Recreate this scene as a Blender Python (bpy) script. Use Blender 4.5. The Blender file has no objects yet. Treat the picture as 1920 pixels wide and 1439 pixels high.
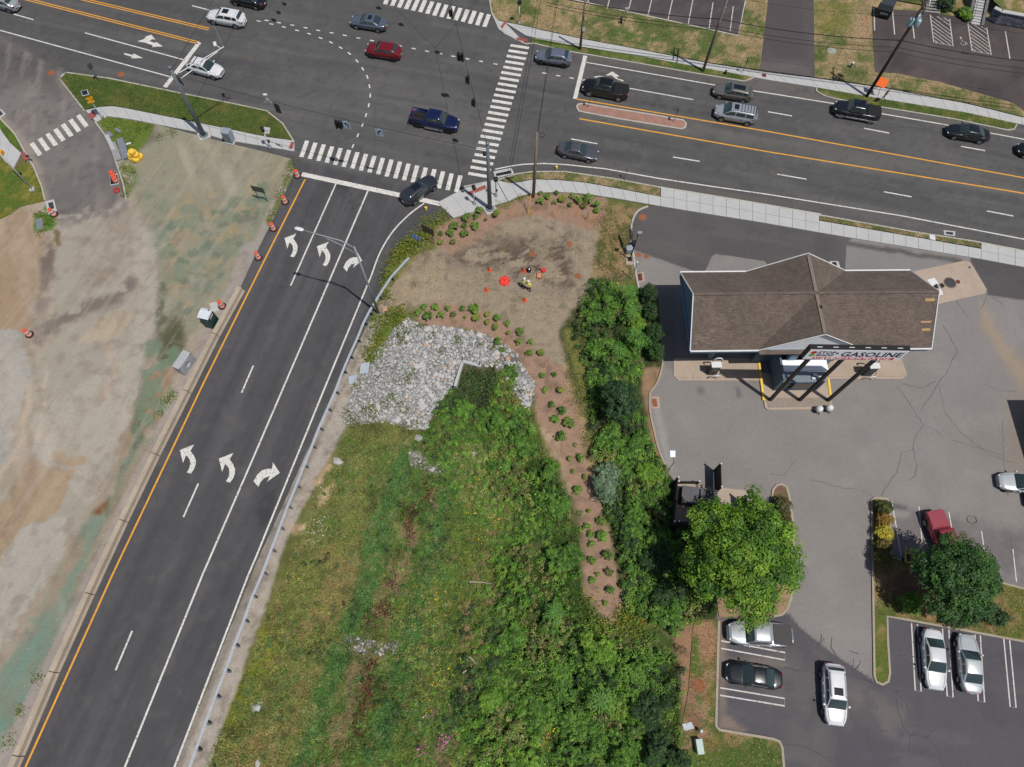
import bpy, bmesh, math, random
import numpy as np
from mathutils import Vector, Matrix
random.seed(7); RNG = np.random.default_rng(11)
SC = bpy.context.scene; COL = SC.collection; R = math.radians

# ------------------------------------------------------------------ camera, sky, sun, exposure
F, CX, CY, CAMH = 1333.0, 960.0, 719.5, 66.0          # survey of the photograph: focal length (px), centre, drone height (m)
_n = np.array([(942-CX)/F, -(1285-CY)/F, -1.0]); _n /= np.linalg.norm(_n)
_x = np.array([1.0, 0, 0]); _x = _x-(_x@_n)*_n; _x /= np.linalg.norm(_x)
ROT = np.array([_x, np.cross(-_n, _x), -_n])
cam_d = bpy.data.cameras.new('camera'); cam = bpy.data.objects.new('camera', cam_d); COL.objects.link(cam)
cam_d.sensor_fit = 'HORIZONTAL'; cam_d.sensor_width = 36.0; cam_d.lens = 36.0*F/1920.0
cam_d.clip_start = 0.5; cam_d.clip_end = 4000
cam.matrix_world = Matrix([list(ROT[0])+[0], list(ROT[1])+[0], list(ROT[2])+[CAMH], [0, 0, 0, 1]])
SC.camera = cam
SUN_EL, SUN_AZ = 68.0, -40.0
w = bpy.data.worlds.new('World'); SC.world = w; w.use_nodes = True
nt = w.node_tree; bg = nt.nodes['Background']; sky = nt.nodes.new('ShaderNodeTexSky'); sky.sky_type = 'NISHITA'
sky.sun_disc = False; sky.sun_elevation = R(SUN_EL); sky.sun_rotation = R(90-SUN_AZ); sky.altitude = 100
sky.air_density = 1.0; sky.dust_density = 1.5
nt.links.new(sky.outputs[0], bg.inputs[0]); bg.inputs[1].default_value = 0.072
sd = bpy.data.lights.new('sun', 'SUN'); sd.energy = 3.95; sd.angle = R(0.53); sd.color = (1.0, 0.955, 0.89)
so = bpy.data.objects.new('sun', sd); COL.objects.link(so)
_s = Vector((math.cos(R(SUN_AZ))*math.cos(R(SUN_EL)), math.sin(R(SUN_AZ))*math.cos(R(SUN_EL)), math.sin(R(SUN_EL))))
so.rotation_euler = _s.to_track_quat('Z', 'Y').to_euler(); so.location = (0, 0, 100)
SC.view_settings.view_transform = 'Standard'; SC.view_settings.look = 'None'; SC.view_settings.gamma = 1.0
SC.view_settings.use_curve_mapping = False; SC.view_settings.exposure = 0.0

# ------------------------------------------------------------------ survey helpers: a photo pixel to the place it shows
def G(px, py, z=0.0):
    d = ROT@np.array([(px-CX)/F, -(py-CY)/F, -1.0]); t = (z-CAMH)/d[2]
    return Vector((t*d[0], t*d[1], z))
def P(pts):
    q = (np.asarray(pts, float)-[0, 0, CAMH])@ROT
    return np.stack([CX+F*q[..., 0]/-q[..., 2], CY-F*q[..., 1]/-q[..., 2]], -1)
def GL(poly, z=0.0): return [tuple(G(x, y, z))[:2] for x, y in poly]
def pole_h(base, top):
    b = G(*base); hs = np.arange(.3, 26, .05)
    pp = P(np.stack([np.full_like(hs, b.x), np.full_like(hs, b.y), hs], -1))
    return float(hs[np.argmin(np.hypot(pp[:, 0]-top[0], pp[:, 1]-top[1]))])

def lin(c):
    c = np.asarray(c, float)/255.0
    return np.where(c <= .04045, c/12.92, ((c+.055)/1.055)**2.4)
KEXP = 1.32                                            # how bright this daylight shows a matt white surface
def A(r, g, b): return tuple(float(v) for v in lin((r, g, b))/KEXP)

# ------------------------------------------------------------------ noise and polygon maths for soil colours
_NT = {}
def vnoise(x, y, seed=0):
    T = _NT.get(seed)
    if T is None: T = _NT[seed] = np.random.default_rng(seed+1000).random((256, 256))
    xi = np.floor(x).astype(int); yi = np.floor(y).astype(int); fx = x-xi; fy = y-yi
    fx = fx*fx*(3-2*fx); fy = fy*fy*(3-2*fy)
    a = T[xi % 256, yi % 256]; b = T[(xi+1) % 256, yi % 256]; c = T[xi % 256, (yi+1) % 256]; d = T[(xi+1) % 256, (yi+1) % 256]
    return (a*(1-fx)+b*fx)*(1-fy)+(c*(1-fx)+d*fx)*fy
def fbm(x, y, seed=0, oct=4):
    s = 0; a = .5; t = 0
    for i in range(oct): s = s+a*vnoise(x, y, seed+i*17); t += a; x = x*2.03+11.3; y = y*2.03+5.1; a *= .5
    return s/t
def sdist(X, Y, poly):                                 # signed distance, positive inside
    d = np.full(X.shape, 1e9); ins = np.zeros(X.shape, bool); n = len(poly)
    for i in range(n):
        x0, y0 = poly[i]; x1, y1 = poly[(i+1) % n]; ex, ey = x1-x0, y1-y0; L = ex*ex+ey*ey+1e-12
        t = np.clip(((X-x0)*ex+(Y-y0)*ey)/L, 0, 1); d = np.minimum(d, np.hypot(X-x0-t*ex, Y-y0-t*ey))
        if y0 != y1:
            c = ((y0 > Y) != (y1 > Y)) & (X < (x1-x0)*(Y-y0)/(y1-y0)+x0); ins ^= c
    return np.where(ins, d, -d)
def ldist(X, Y, pts):
    d = np.full(X.shape, 1e9)
    for (x0, y0), (x1, y1) in zip(pts[:-1], pts[1:]):
        ex, ey = x1-x0, y1-y0; L = ex*ex+ey*ey+1e-12; t = np.clip(((X-x0)*ex+(Y-y0)*ey)/L, 0, 1)
        d = np.minimum(d, np.hypot(X-x0-t*ex, Y-y0-t*ey))
    return d
def sstep(a, b, x): t = np.clip((x-a)/(b-a+1e-9), 0, 1); return t*t*(3-2*t)
def inpoly(x, y, poly): return bool(sdist(np.array([x]), np.array([y]), poly)[0] > 0)

# a layer: dict(p=polygon in photo px | l=polyline, w=width), c=colour, f=feather, a=alpha, w=warp, n=(noise size px, low, high))
def paint(V, base, layers, warp=5):
    pp = P(V); X, Y = pp[:, 0], pp[:, 1]; gx, gy = V[:, 0], V[:, 1]
    out = np.tile(np.array(base, float), (len(V), 1))
    for k, L in enumerate(layers):
        wv = L.get('w', warp)
        wx = X+(fbm(gx*.55, gy*.55, k*3+1)-.5)*wv*4+(fbm(gx*2.1, gy*2.1, k*3+2, 3)-.5)*wv*2.2
        wy = Y+(fbm(gx*.55+40, gy*.55, k*3+5)-.5)*wv*4+(fbm(gx*2.1+40, gy*2.1, k*3+6, 3)-.5)*wv*2.2
        f = L.get('f', 6)
        if 'p' in L: m = sstep(-f, f, sdist(wx, wy, L['p']))
        elif 'l' in L: m = 1-sstep(L['d']-f, L['d']+f, ldist(wx, wy, L['l']))
        else: m = np.ones(len(V))
        if 'n' in L:
            s, lo, hi = L['n'][:3]; st = L['n'][3] if len(L['n']) > 3 else (1, 1, 0)
            ca, sa = math.cos(R(st[2])), math.sin(R(st[2]))
            u = (gx*ca+gy*sa)/(s*st[0]); v = (-gx*sa+gy*ca)/(s*st[1])
            m = m*sstep(lo, hi, fbm(u, v, 77+k*5, 4))
        m = (m*L.get('a', 1.0))[:, None]
        out = out*(1-m)+np.array(A(*L['c']))*m
    return out

# ------------------------------------------------------------------ materials
MATS = {}
def _bsdf(name):
    m = bpy.data.materials.new(name); m.use_nodes = True; MATS[name] = m
    return m, m.node_tree, m.node_tree.nodes['Principled BSDF']
def _scaled(t, src, pairs):                            # colour times (1 +- a*noise) for each (scale, amount[, detail])
    geo = t.nodes.new('ShaderNodeNewGeometry'); out = src
    for sc, am, *rest in pairs:
        nz = t.nodes.new('ShaderNodeTexNoise'); nz.inputs['Scale'].default_value = sc; nz.inputs['Detail'].default_value = rest[0] if rest else 3
        t.links.new(geo.outputs['Position'], nz.inputs['Vector'])
        mr = t.nodes.new('ShaderNodeMapRange'); mr.inputs[1].default_value = .25; mr.inputs[2].default_value = .75
        mr.inputs[3].default_value = 1-am; mr.inputs[4].default_value = 1+am; t.links.new(nz.outputs['Fac'], mr.inputs[0])
        vm = t.nodes.new('ShaderNodeVectorMath'); vm.operation = 'SCALE'
        t.links.new(out, vm.inputs[0]); t.links.new(mr.outputs[0], vm.inputs['Scale']); out = vm.outputs[0]
    return out
def painted(name, pairs, rough=.9, bump=None, spec=.25, leaf=0):
    m, t, b = _bsdf(name); at = t.nodes.new('ShaderNodeAttribute'); at.attribute_name = 'Col'
    c = _scaled(t, at.outputs['Color'], pairs); t.links.new(c, b.inputs['Base Color'])
    b.inputs['Roughness'].default_value = rough; b.inputs['Specular IOR Level'].default_value = spec
    if bump:
        geo = t.nodes.new('ShaderNodeNewGeometry'); nz = t.nodes.new('ShaderNodeTexNoise'); nz.inputs['Scale'].default_value = bump[0]; nz.inputs['Detail'].default_value = 4
        t.links.new(geo.outputs['Position'], nz.inputs['Vector']); bp = t.nodes.new('ShaderNodeBump'); bp.inputs['Strength'].default_value = bump[1]; bp.inputs['Distance'].default_value = bump[2]
        t.links.new(nz.outputs['Fac'], bp.inputs['Height']); t.links.new(bp.outputs[0], b.inputs['Normal'])
    if leaf:
        tr = t.nodes.new('ShaderNodeBsdfTranslucent'); t.links.new(c, tr.inputs[0]); mx = t.nodes.new('ShaderNodeMixShader'); mx.inputs[0].default_value = leaf
        o = t.nodes['Material Output']; t.links.new(b.outputs[0], mx.inputs[1]); t.links.new(tr.outputs[0], mx.inputs[2]); t.links.new(mx.outputs[0], o.inputs[0])
    return m
def M(name, col=None, rough=.6, metal=0., pairs=((3., .10), (14., .06)), coat=0., spec=.4, emit=None):
    if name in MATS: return MATS[name]
    m, t, b = _bsdf(name)
    rgb = t.nodes.new('ShaderNodeRGB'); rgb.outputs[0].default_value = (*col, 1)
    c = _scaled(t, rgb.outputs[0], pairs) if pairs else rgb.outputs[0]
    t.links.new(c, b.inputs['Base Color'])
    b.inputs['Roughness'].default_value = rough; b.inputs['Metallic'].default_value = metal; b.inputs['Specular IOR Level'].default_value = spec
    b.inputs['Coat Weight'].default_value = coat; b.inputs['Coat Roughness'].default_value = .06
    return m
def worn(name, col, under, scale=5., thr=(.36, .42), rough=.75):   # paint worn through to what is under it
    m, t, b = _bsdf(name); geo = t.nodes.new('ShaderNodeNewGeometry')
    nz = t.nodes.new('ShaderNodeTexNoise'); nz.inputs['Scale'].default_value = scale; nz.inputs['Detail'].default_value = 6; nz.inputs['Roughness'].default_value = .7
    t.links.new(geo.outputs['Position'], nz.inputs['Vector'])
    mr = t.nodes.new('ShaderNodeMapRange'); mr.inputs[1].default_value = thr[0]; mr.inputs[2].default_value = thr[1]; t.links.new(nz.outputs['Fac'], mr.inputs[0])
    mx = t.nodes.new('ShaderNodeMix'); mx.data_type = 'RGBA'; mx.inputs[6].default_value = (*under, 1); mx.inputs[7].default_value = (*col, 1)
    t.links.new(mr.outputs[0], mx.inputs[0]); c = _scaled(t, mx.outputs[2], ((1.3, .10), (9., .07))); t.links.new(c, b.inputs['Base Color'])
    b.inputs['Roughness'].default_value = rough; b.inputs['Specular IOR Level'].default_value = .3
    return m

# ------------------------------------------------------------------ mesh builder
class MB:
    def __init__(s): s.v = []; s.f = []; s.m = []
    def add(s, vs, fs, m=0):
        o = len(s.v); s.v += [tuple(v) for v in vs]; s.f += [tuple(i+o for i in f) for f in fs]; s.m += [m]*len(fs); return s
    def box(s, c, d, rz=0., m=0, top=(1, 1), rx=0., ry=0.):
        hx, hy, hz = d[0]/2, d[1]/2, d[2]/2; M3 = Matrix.Rotation(rz, 3, 'Z')@Matrix.Rotation(ry, 3, 'Y')@Matrix.Rotation(rx, 3, 'X'); c = Vector(c)
        vs = [c+M3@Vector((x*hx*(top[0] if z > 0 else 1), y*hy*(top[1] if z > 0 else 1), z*hz)) for z in (-1, 1) for x, y in ((-1, -1), (1, -1), (1, 1), (-1, 1))]
        return s.add(vs, [(3, 2, 1, 0), (4, 5, 6, 7), (0, 1, 5, 4), (1, 2, 6, 5), (2, 3, 7, 6), (3, 0, 4, 7)], m)
    def poly(s, pts, m=0): return s.add(pts, [tuple(range(len(pts)))], m)
    def prism(s, poly, z0, z1, m=0, bottom=False):
        ar = sum(poly[i][0]*poly[(i+1) % len(poly)][1]-poly[(i+1) % len(poly)][0]*poly[i][1] for i in range(len(poly)))
        if ar < 0: poly = poly[::-1]
        n = len(poly); vs = [(x, y, z0) for x, y in poly]+[(x, y, z1) for x, y in poly]
        fs = [tuple(range(n, 2*n))]+[(i, (i+1) % n, (i+1) % n+n, i+n) for i in range(n)]
        if bottom: fs.append(tuple(range(n-1, -1, -1)))
        return s.add(vs, fs, m)
    def tube(s, pts, r, n=8, m=0, cap=True):
        pts = [Vector(p) for p in pts]; rs = r if isinstance(r, (list, tuple)) else [r]*len(pts); vs = []; fs = []
        for i, p in enumerate(pts):
            d = (pts[min(i+1, len(pts)-1)]-pts[max(i-1, 0)]).normalized(); u = d.orthogonal().normalized() if abs(d.z) < .9 else Vector((1, 0, 0)).cross(d).normalized()
            if abs(d.z) < .9: u = d.cross(Vector((0, 0, 1))).normalized()
            v = d.cross(u)
            for k in range(n): a = 2*math.pi*k/n; vs.append(p+(u*math.cos(a)+v*math.sin(a))*rs[i])
        for i in range(len(pts)-1):
            for k in range(n): fs.append((i*n+k, i*n+(k+1) % n, (i+1)*n+(k+1) % n, (i+1)*n+k))
        if cap: fs += [tuple(range(n-1, -1, -1)), tuple(range((len(pts)-1)*n, len(pts)*n))]
        return s.add(vs, fs, m)
    def lathe(s, prof, c=(0, 0, 0), n=14, m=0, axis='z'):
        vs = []; fs = []; L = len(prof)
        for r, z in prof:
            for k in range(n):
                a = 2*math.pi*k/n; x, y = r*math.cos(a), r*math.sin(a)
                q = (x, y, z) if axis == 'z' else ((x, z, y) if axis == 'y' else (z, x, y)); vs.append((q[0]+c[0], q[1]+c[1], q[2]+c[2]))
        for i in range(L-1):
            for k in range(n):
                q = (i*n+k, i*n+(k+1) % n, (i+1)*n+(k+1) % n, (i+1)*n+k); fs.append(q if axis != 'y' else q[::-1])
        e = [tuple(range(n-1, -1, -1)), tuple(range((L-1)*n, L*n))]; fs += e if axis != 'y' else [x[::-1] for x in e]
        return s.add(vs, fs, m)
    def mesh(s, name, mats, smooth=False, bevel=0., seg=2):
        me = bpy.data.meshes.new(name); me.from_pydata(s.v, [], s.f)
        for x in (mats if isinstance(mats, (list, tuple)) else [mats]): me.materials.append(x)
        if any(s.m): me.polygons.foreach_set('material_index', s.m)
        if bevel:
            bm = bmesh.new(); bm.from_mesh(me); bmesh.ops.remove_doubles(bm, verts=bm.verts, dist=1e-5)
            ed = [e for e in bm.edges if len(e.link_faces) == 2 and e.calc_face_angle(0) > .3]
            bmesh.ops.bevel(bm, geom=ed, offset=bevel, segments=seg, profile=.5, affect='EDGES'); bm.to_mesh(me); bm.free()
        if smooth: me.polygons.foreach_set('use_smooth', [True]*len(me.polygons))
        me.update(); return me
    def build(s, name, mats, parent=None, smooth=False, bevel=0., seg=2):
        o = bpy.data.objects.new(name, s.mesh(name, mats, smooth, bevel, seg)); COL.objects.link(o)
        if parent: o.parent = parent
        return o
def inst(name, mesh, parent=None, loc=(0, 0, 0), rz=0., sc=1.):
    o = bpy.data.objects.new(name, mesh); COL.objects.link(o); o.location = loc; o.rotation_euler = (0, 0, rz)
    o.scale = (sc, sc, sc) if not isinstance(sc, (list, tuple)) else sc
    if parent: o.parent = parent
    return o
def tag(o, label=None, cat=None, group=None, kind=None):
    if label: o['label'] = label
    if cat: o['category'] = cat
    if group: o['group'] = group
    if kind: o['kind'] = kind
    return o
def thing(name, label, cat, loc=(0, 0, 0), rz=0., group=None):
    o = bpy.data.objects.new(name, None); COL.objects.link(o); o.location = loc; o.rotation_euler = (0, 0, rz); o.empty_display_size = .3
    return tag(o, label, cat, group)
def copy_tree(o, loc, rz=0., label=None, group=None, sc=None):
    def rec(s, par):
        c = s.copy(); COL.objects.link(c); c.parent = par
        if s.parent: c.matrix_parent_inverse = s.matrix_parent_inverse
        for ch in s.children: rec(ch, c)
        return c
    c = rec(o, None); c.location = loc; c.rotation_euler = (0, 0, rz)
    if sc: c.scale = (sc, sc, sc)
    return tag(c, label, None, group)
def struct(o): o['kind'] = 'structure'; return o

# ------------------------------------------------------------------ sheets of ground with their own colours
def paintsheet(name, poly_px, z, base, layers, mat, res=.3, warp=5, zf=None, parent=None, dz=None):
    poly = GL(poly_px); xs = [p[0] for p in poly]; ys = [p[1] for p in poly]
    x0, y0 = min(xs)-res, min(ys)-res; nx = int((max(xs)-x0)/res)+3; ny = int((max(ys)-y0)/res)+3
    gx, gy = np.meshgrid(x0+np.arange(nx)*res, y0+np.arange(ny)*res, indexing='ij'); X, Y = gx.ravel().copy(), gy.ravel().copy()
    d = sdist(X, Y, poly); ins = d > 0; out = ~ins & (d > -res*1.6)
    ix = np.where(out)[0]                              # snap the rim onto the outline
    bx = np.full(len(ix), 1e9); best = np.full(len(ix), 1e9); by = bx.copy()
    for i in range(len(poly)):
        (ax, ay), (cx_, cy_) = poly[i], poly[(i+1) % len(poly)]; ex, ey = cx_-ax, cy_-ay; L = ex*ex+ey*ey+1e-12
        t = np.clip(((X[ix]-ax)*ex+(Y[ix]-ay)*ey)/L, 0, 1); qx, qy = ax+t*ex, ay+t*ey; dd = np.hypot(X[ix]-qx, Y[ix]-qy); u = dd < best
        best[u] = dd[u]; bx[u] = qx[u]; by[u] = qy[u]
    X[ix] = bx; Y[ix] = by
    I = (np.arange(nx-1)[:, None]*ny+np.arange(ny-1)[None, :]).ravel(); q = np.stack([I, I+ny, I+ny+1, I+1], 1)
    ok = ins[q].any(1) & (ins | out)[q].all(1); q = q[ok]
    used = np.unique(q); mp = np.full(nx*ny, -1); mp[used] = np.arange(len(used)); q = mp[q]
    Z = np.full(len(used), float(z)); X, Y = X[used], Y[used]
    if zf is not None: Z = zf(X, Y)+z
    V = np.stack([X, Y, Z], 1); col = paint(V, A(*base), layers, warp)
    if dz is not None: V[:, 2] += dz(V)
    me = bpy.data.meshes.new(name); me.from_pydata(V.tolist(), [], q.tolist()); me.materials.append(mat)
    at = me.color_attributes.new('Col', 'FLOAT_COLOR', 'POINT'); at.data.foreach_set('color', np.concatenate([col, np.ones((len(col), 1))], 1).astype(np.float32).ravel())
    if zf is not None: me.polygons.foreach_set('use_smooth', [True]*len(me.polygons))
    me.update(); o = bpy.data.objects.new(name, me); COL.objects.link(o)
    if parent: o.parent = parent
    else: struct(o)
    return o
def smooth_line(pts, n=6):
    out = []; p = [pts[0]]+list(pts)+[pts[-1]]
    for i in range(1, len(p)-2):
        for k in range(n):
            t = k/n; a, b, c, d = (np.array(p[i+j], float) for j in (-1, 0, 1, 2))
            out.append(tuple(.5*((2*b)+(-a+c)*t+(2*a-5*b+4*c-d)*t*t+(-a+3*b-3*c+d)*t**3)))
    return out+[tuple(pts[-1])]
def offset_line(pts, d):
    out = []; n = len(pts)
    for i in range(n):
        a = np.array(pts[max(i-1, 0)][:2]); b = np.array(pts[min(i+1, n-1)][:2]); t = (b-a)/(np.linalg.norm(b-a)+1e-9)
        out.append((pts[i][0]-t[1]*d, pts[i][1]+t[0]*d))
    return out
def ribbon(mb, pts, wdt, z, m=0):                      # flat stripe along a world polyline
    a, b = offset_line(pts, wdt/2), offset_line(pts, -wdt/2); n = len(pts)
    mb.add([(x, y, z) for x, y in b]+[(x, y, z) for x, y in a], [(i, i+1, n+i+1, n+i) for i in range(n-1)], m); return mb
def kerb(name, px, wdt=.16, h=.13, z=0., mat=None, closed=False, parent=None, sm=0):
    pts = GL(smooth_line(px, sm) if sm else px, h); pts = pts+[pts[0]] if closed else pts; a, b = offset_line(pts, wdt/2), offset_line(pts, -wdt/2); n = len(pts); mb = MB()
    vs = [(x, y, z+zz) for l, zz in ((b, -.05), (b, h), (a, h), (a, -.05)) for x, y in l]
    fs = [(k*n+i, k*n+i+1, (k+1)*n+i+1, (k+1)*n+i) for k in range(3) for i in range(n-1)]+[(0, n, 2*n, 3*n), (3*n+n-1, 2*n+n-1, n+n-1, n-1)]
    o = mb.add(vs, fs).build(name, mat or MATS['kerb'], parent)
    return o if parent else struct(o)

# ------------------------------------------------------------------ foliage: many small leaf faces with their own colour
def leaves(name, Cn, N, size, col, mat, parent=None, aspect=.62, jit=.35):
    n = len(Cn); Cn = np.asarray(Cn, float); N = np.asarray(N, float)+RNG.normal(0, jit, (n, 3)); N /= np.linalg.norm(N, axis=1)[:, None]+1e-9
    r = RNG.normal(0, 1, (n, 3)); T = np.cross(N, r); T /= np.linalg.norm(T, axis=1)[:, None]+1e-9; B = np.cross(N, T)
    s = (np.asarray(size)*np.ones(n))[:, None]/2; a = s*aspect
    V = np.stack([Cn-T*s, Cn+B*a-N*s*.15, Cn+T*s, Cn-B*a-N*s*.15], 1).reshape(-1, 3)
    fc = np.arange(4*n).reshape(n, 4)
    me = bpy.data.meshes.new(name); me.vertices.add(4*n); me.vertices.foreach_set('co', V.astype(np.float32).ravel())
    me.loops.add(4*n); me.loops.foreach_set('vertex_index', fc.ravel().astype(np.int32)); me.polygons.add(n)
    me.polygons.foreach_set('loop_start', (np.arange(n)*4).astype(np.int32)); me.materials.append(mat)
    cc = np.repeat(np.concatenate([np.asarray(col, float), np.ones((n, 1))], 1), 4, 0)
    at = me.color_attributes.new('Col', 'FLOAT_COLOR', 'POINT'); at.data.foreach_set('color', cc.astype(np.float32).ravel())
    me.update(); me.validate(); o = bpy.data.objects.new(name, me); COL.objects.link(o)
    if parent: o.parent = parent
    return o
def jitter(col, n, v=.18, h=.06):
    c = np.tile(np.array(col, float), (n, 1))*(1+RNG.normal(0, v, (n, 1))); return np.clip(c*(1+RNG.normal(0, h, (n, 3))), .004, .9)
def blob_leaves(center, rad, n_cl, per, cr, palette, droop=.0, low=-.3, dense=1.):
    """leaf clumps over the skin of an ellipsoid: gives uneven outline, gaps, light and dark lumps"""
    Cs, Ns, Co = [], [], []
    c = np.array(center, float); rad = np.array(rad, float)
    for k in range(n_cl):
        d = RNG.normal(0, 1, 3); d /= np.linalg.norm(d)
        if d[2] < low: d[2] = abs(d[2])
        q = c+d*rad*RNG.uniform(.62, 1.02); r = cr*RNG.uniform(.6, 1.35); m = int(per*RNG.uniform(.7, 1.3))
        e = RNG.normal(0, 1, (m, 3)); e /= np.linalg.norm(e, axis=1)[:, None]; e[:, 2] = np.where(e[:, 2] < -.2, -e[:, 2], e[:, 2])
        Cs.append(q+e*r*RNG.uniform(.55, 1.05, (m, 1))*[1, 1, .75]); Ns.append(e*.7+d*.3+np.array([0, 0, .55]))
        pc = palette[RNG.integers(len(palette))]; Co.append(jitter(np.array(pc)*RNG.uniform(.78, 1.22), m))
    return np.concatenate(Cs), np.concatenate(Ns), np.concatenate(Co)

# ================================================================== materials used by the setting
ASPH = A(88, 87, 88); ASPH_NEW = A(74, 72, 75); ASPH_OLD = A(140, 135, 132)
m_road = painted('asphalt', ((.35, .06, 5), (3.5, .06), (22., .10, 2)), rough=.85, bump=(30, .25, .02))
m_lot = painted('lot_asphalt', ((.3, .06, 5), (2.6, .06), (18., .10, 2)), rough=.9, bump=(24, .3, .02))
m_soil = painted('soil', ((1.2, .14, 5), (5., .16, 4), (19., .2, 2)), rough=.95, bump=(7, .6, .08))
m_dirt = painted('dirt', ((.9, .06, 5), (4., .07, 5), (13., .12, 3), (34., .12, 2)), rough=.95, bump=(5, .35, .05))
m_turf = painted('turf', ((1.5, .14, 4), (6., .22, 4), (24., .25, 2)), rough=.95, bump=(14, .8, .08))
m_leaf = painted('leaf', ((1.1, .16, 3),), rough=.55, spec=.35, leaf=.28)
m_white = worn('road_paint_white', A(222, 220, 213), ASPH, 6., (.36, .46))
m_white_old = worn('road_paint_worn', A(205, 203, 196), A(110, 108, 108), 6., (.40, .50))
m_pale = worn('lot_paint', A(205, 200, 192), A(84, 80, 82), 5., (.36, .44))
m_yellow = worn('road_paint_yellow', A(230, 165, 62), ASPH, 5., (.33, .42))
m_conc = M('concrete', A(188, 188, 187), .9, pairs=((.8, .06, 4), (6., .05), (30., .06)))
M('kerb', A(182, 178, 168), .9, pairs=((1.2, .12, 4), (9., .10)))
M('kerb_tan', A(170, 158, 142), .9, pairs=((1.2, .12, 4), (9., .10)))
m_tactile = M('tactile_red', A(158, 84, 80), .85)
m_steel = M('galvanised', A(158, 163, 168), .5, .15)
m_steel_d = M('grey_steel', A(112, 120, 126), .5, .1)
m_black = M('black_metal', A(34, 34, 37), .5)
m_dark = M('black_plastic', A(26, 26, 28), .45)
m_rust = M('rust', A(150, 92, 62), .9, pairs=((3., .2), (14., .2)))
m_redrust = M('red_rust', A(105, 52, 46), .85)
m_wood = M('pole_wood', A(140, 126, 110), .9, pairs=((2., .2), (14., .2)))
m_wood_d = M('dark_pole_wood', A(76, 66, 58), .9, pairs=((2., .2), (14., .2)))
m_orange = M('orange_plastic', A(240, 92, 44), .5, pairs=((4., .06),))
m_orange_d = M('orange_drum', A(232, 92, 60), .5, pairs=((4., .06),))
m_wband = M('white_band', A(232, 228, 224), .4, pairs=((4., .04),))
m_rubber = M('black_rubber', A(34, 33, 34), .8)
m_wht = M('white_enamel', A(228, 228, 228), .4, pairs=((4., .04),))
m_wire = M('cable', A(34, 33, 34), .6)
m_yplastic = M('yellow_plastic', A(248, 206, 78), .45, pairs=((5., .08),))

# ================================================================== terrain heights: a swale beside the ramp with a deeper pool at the outlet
SWALE = GL([(770, 605), (860, 612), (950, 645), (1000, 720), (1012, 800), (1062, 940), (1085, 1100), (1150, 1200), (1240, 1260), (1250, 1640), (350, 1640), (430, 1330), (482, 1195), (548, 1030), (605, 905), (668, 800), (742, 650)])
PIT = GL([(868, 676), (932, 692), (934, 712), (912, 775), (868, 778), (850, 728)], -1.0)
def terr(x, y):
    x = np.asarray(x, float); y = np.asarray(y, float); sh = x.shape; x = x.ravel(); y = y.ravel()
    d = sdist(x, y, SWALE); z = -1.5*sstep(0, 7.5, d)
    z = z-.45*sstep(-.3, 1.3, sdist(x, y, PIT))
    z = z+sstep(0, 1.5, d)*(fbm(x*.5, y*.5, 3, 3)-.5)*.5
    return z.reshape(sh)
def GTa(X, Y):                                         # photo pixels to points on the sloping field
    X = np.asarray(X, float); Y = np.asarray(Y, float); D = np.stack([(X-CX)/F, -(Y-CY)/F, -np.ones_like(X)], -1)@ROT.T; z = np.zeros_like(X)
    for _ in range(5): t = (z-CAMH)/D[:, 2]; z = terr(t*D[:, 0], t*D[:, 1])
    t = (z-CAMH)/D[:, 2]; return np.stack([t*D[:, 0], t*D[:, 1], z], 1)
def GT(px, py): return Vector(GTa([px], [py])[0].tolist())

# the ground: one sheet to the horizon, just under everything laid on it
gxs = np.concatenate([np.array([-2500, -800, -250, -120]), np.arange(-90, 91, 3.), np.array([120, 250, 800, 2500])])
gys = np.concatenate([np.array([-2500, -800, -200, -60]), np.arange(-30, 121, 3.), np.array([150, 260, 800, 2500])])
GX, GY = np.meshgrid(gxs, gys, indexing='ij'); GZ = np.full(GX.shape, -.08)
_in = sdist(GX.ravel(), GY.ravel(), SWALE).reshape(GX.shape); GZ = np.where(_in > -4.5, -.08-3.2*sstep(-4.5, 1, _in), GZ)
ny_ = len(gys); I_ = (np.arange(len(gxs)-1)[:, None]*ny_+np.arange(ny_-1)[None, :]).ravel()
me = bpy.data.meshes.new('ground'); Vg = np.stack([GX.ravel(), GY.ravel(), GZ.ravel()], 1)
me.from_pydata(Vg.tolist(), [], np.stack([I_, I_+ny_, I_+ny_+1, I_+1], 1).tolist()); me.materials.append(m_turf)
cg = paint(Vg*[1, 1, 1], A(112, 108, 66), [])
at = me.color_attributes.new('Col', 'FLOAT_COLOR', 'POINT'); at.data.foreach_set('color', np.concatenate([cg, np.ones((len(cg), 1))], 1).astype(np.float32).ravel())
ground = bpy.data.objects.new('ground', me); COL.objects.link(ground); struct(ground)

# ================================================================== roads
ROADP = [(-260, -160), (2200, -160), (2200, 545), (1840, 478), (1540, 432), (1245, 383), (1100, 362), (1010, 358), (930, 378), (850, 405), (800, 424), (748, 466), (724, 502), (713, 545), (690, 606), (600, 792), (540, 927), (480, 1057), (420, 1207), (365, 1347), (315, 1472), (290, 1540), (-40, 1540), (20, 1439), (160, 1130), (300, 840), (440, 565), (455, 530), (478, 480), (520, 395), (552, 322), (545, 300), (230, 250), (205, 260), (222, 320), (232, 372), (215, 390), (150, 402), (104, 412), (80, 385), (66, 325), (38, 288), (-10, 225), (-260, 60)]
ramp_poly = [(560, 300), (840, 372), (748, 466), (713, 545), (600, 792), (480, 1057), (365, 1347), (280, 1560), (-50, 1560), (160, 1130), (440, 565), (478, 480)]
access_poly = [(-260, 20), (0, 70), (115, 130), (180, 220), (215, 300), (235, 380), (215, 410), (90, 430), (80, 320), (0, 220), (-260, 100)]
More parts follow.
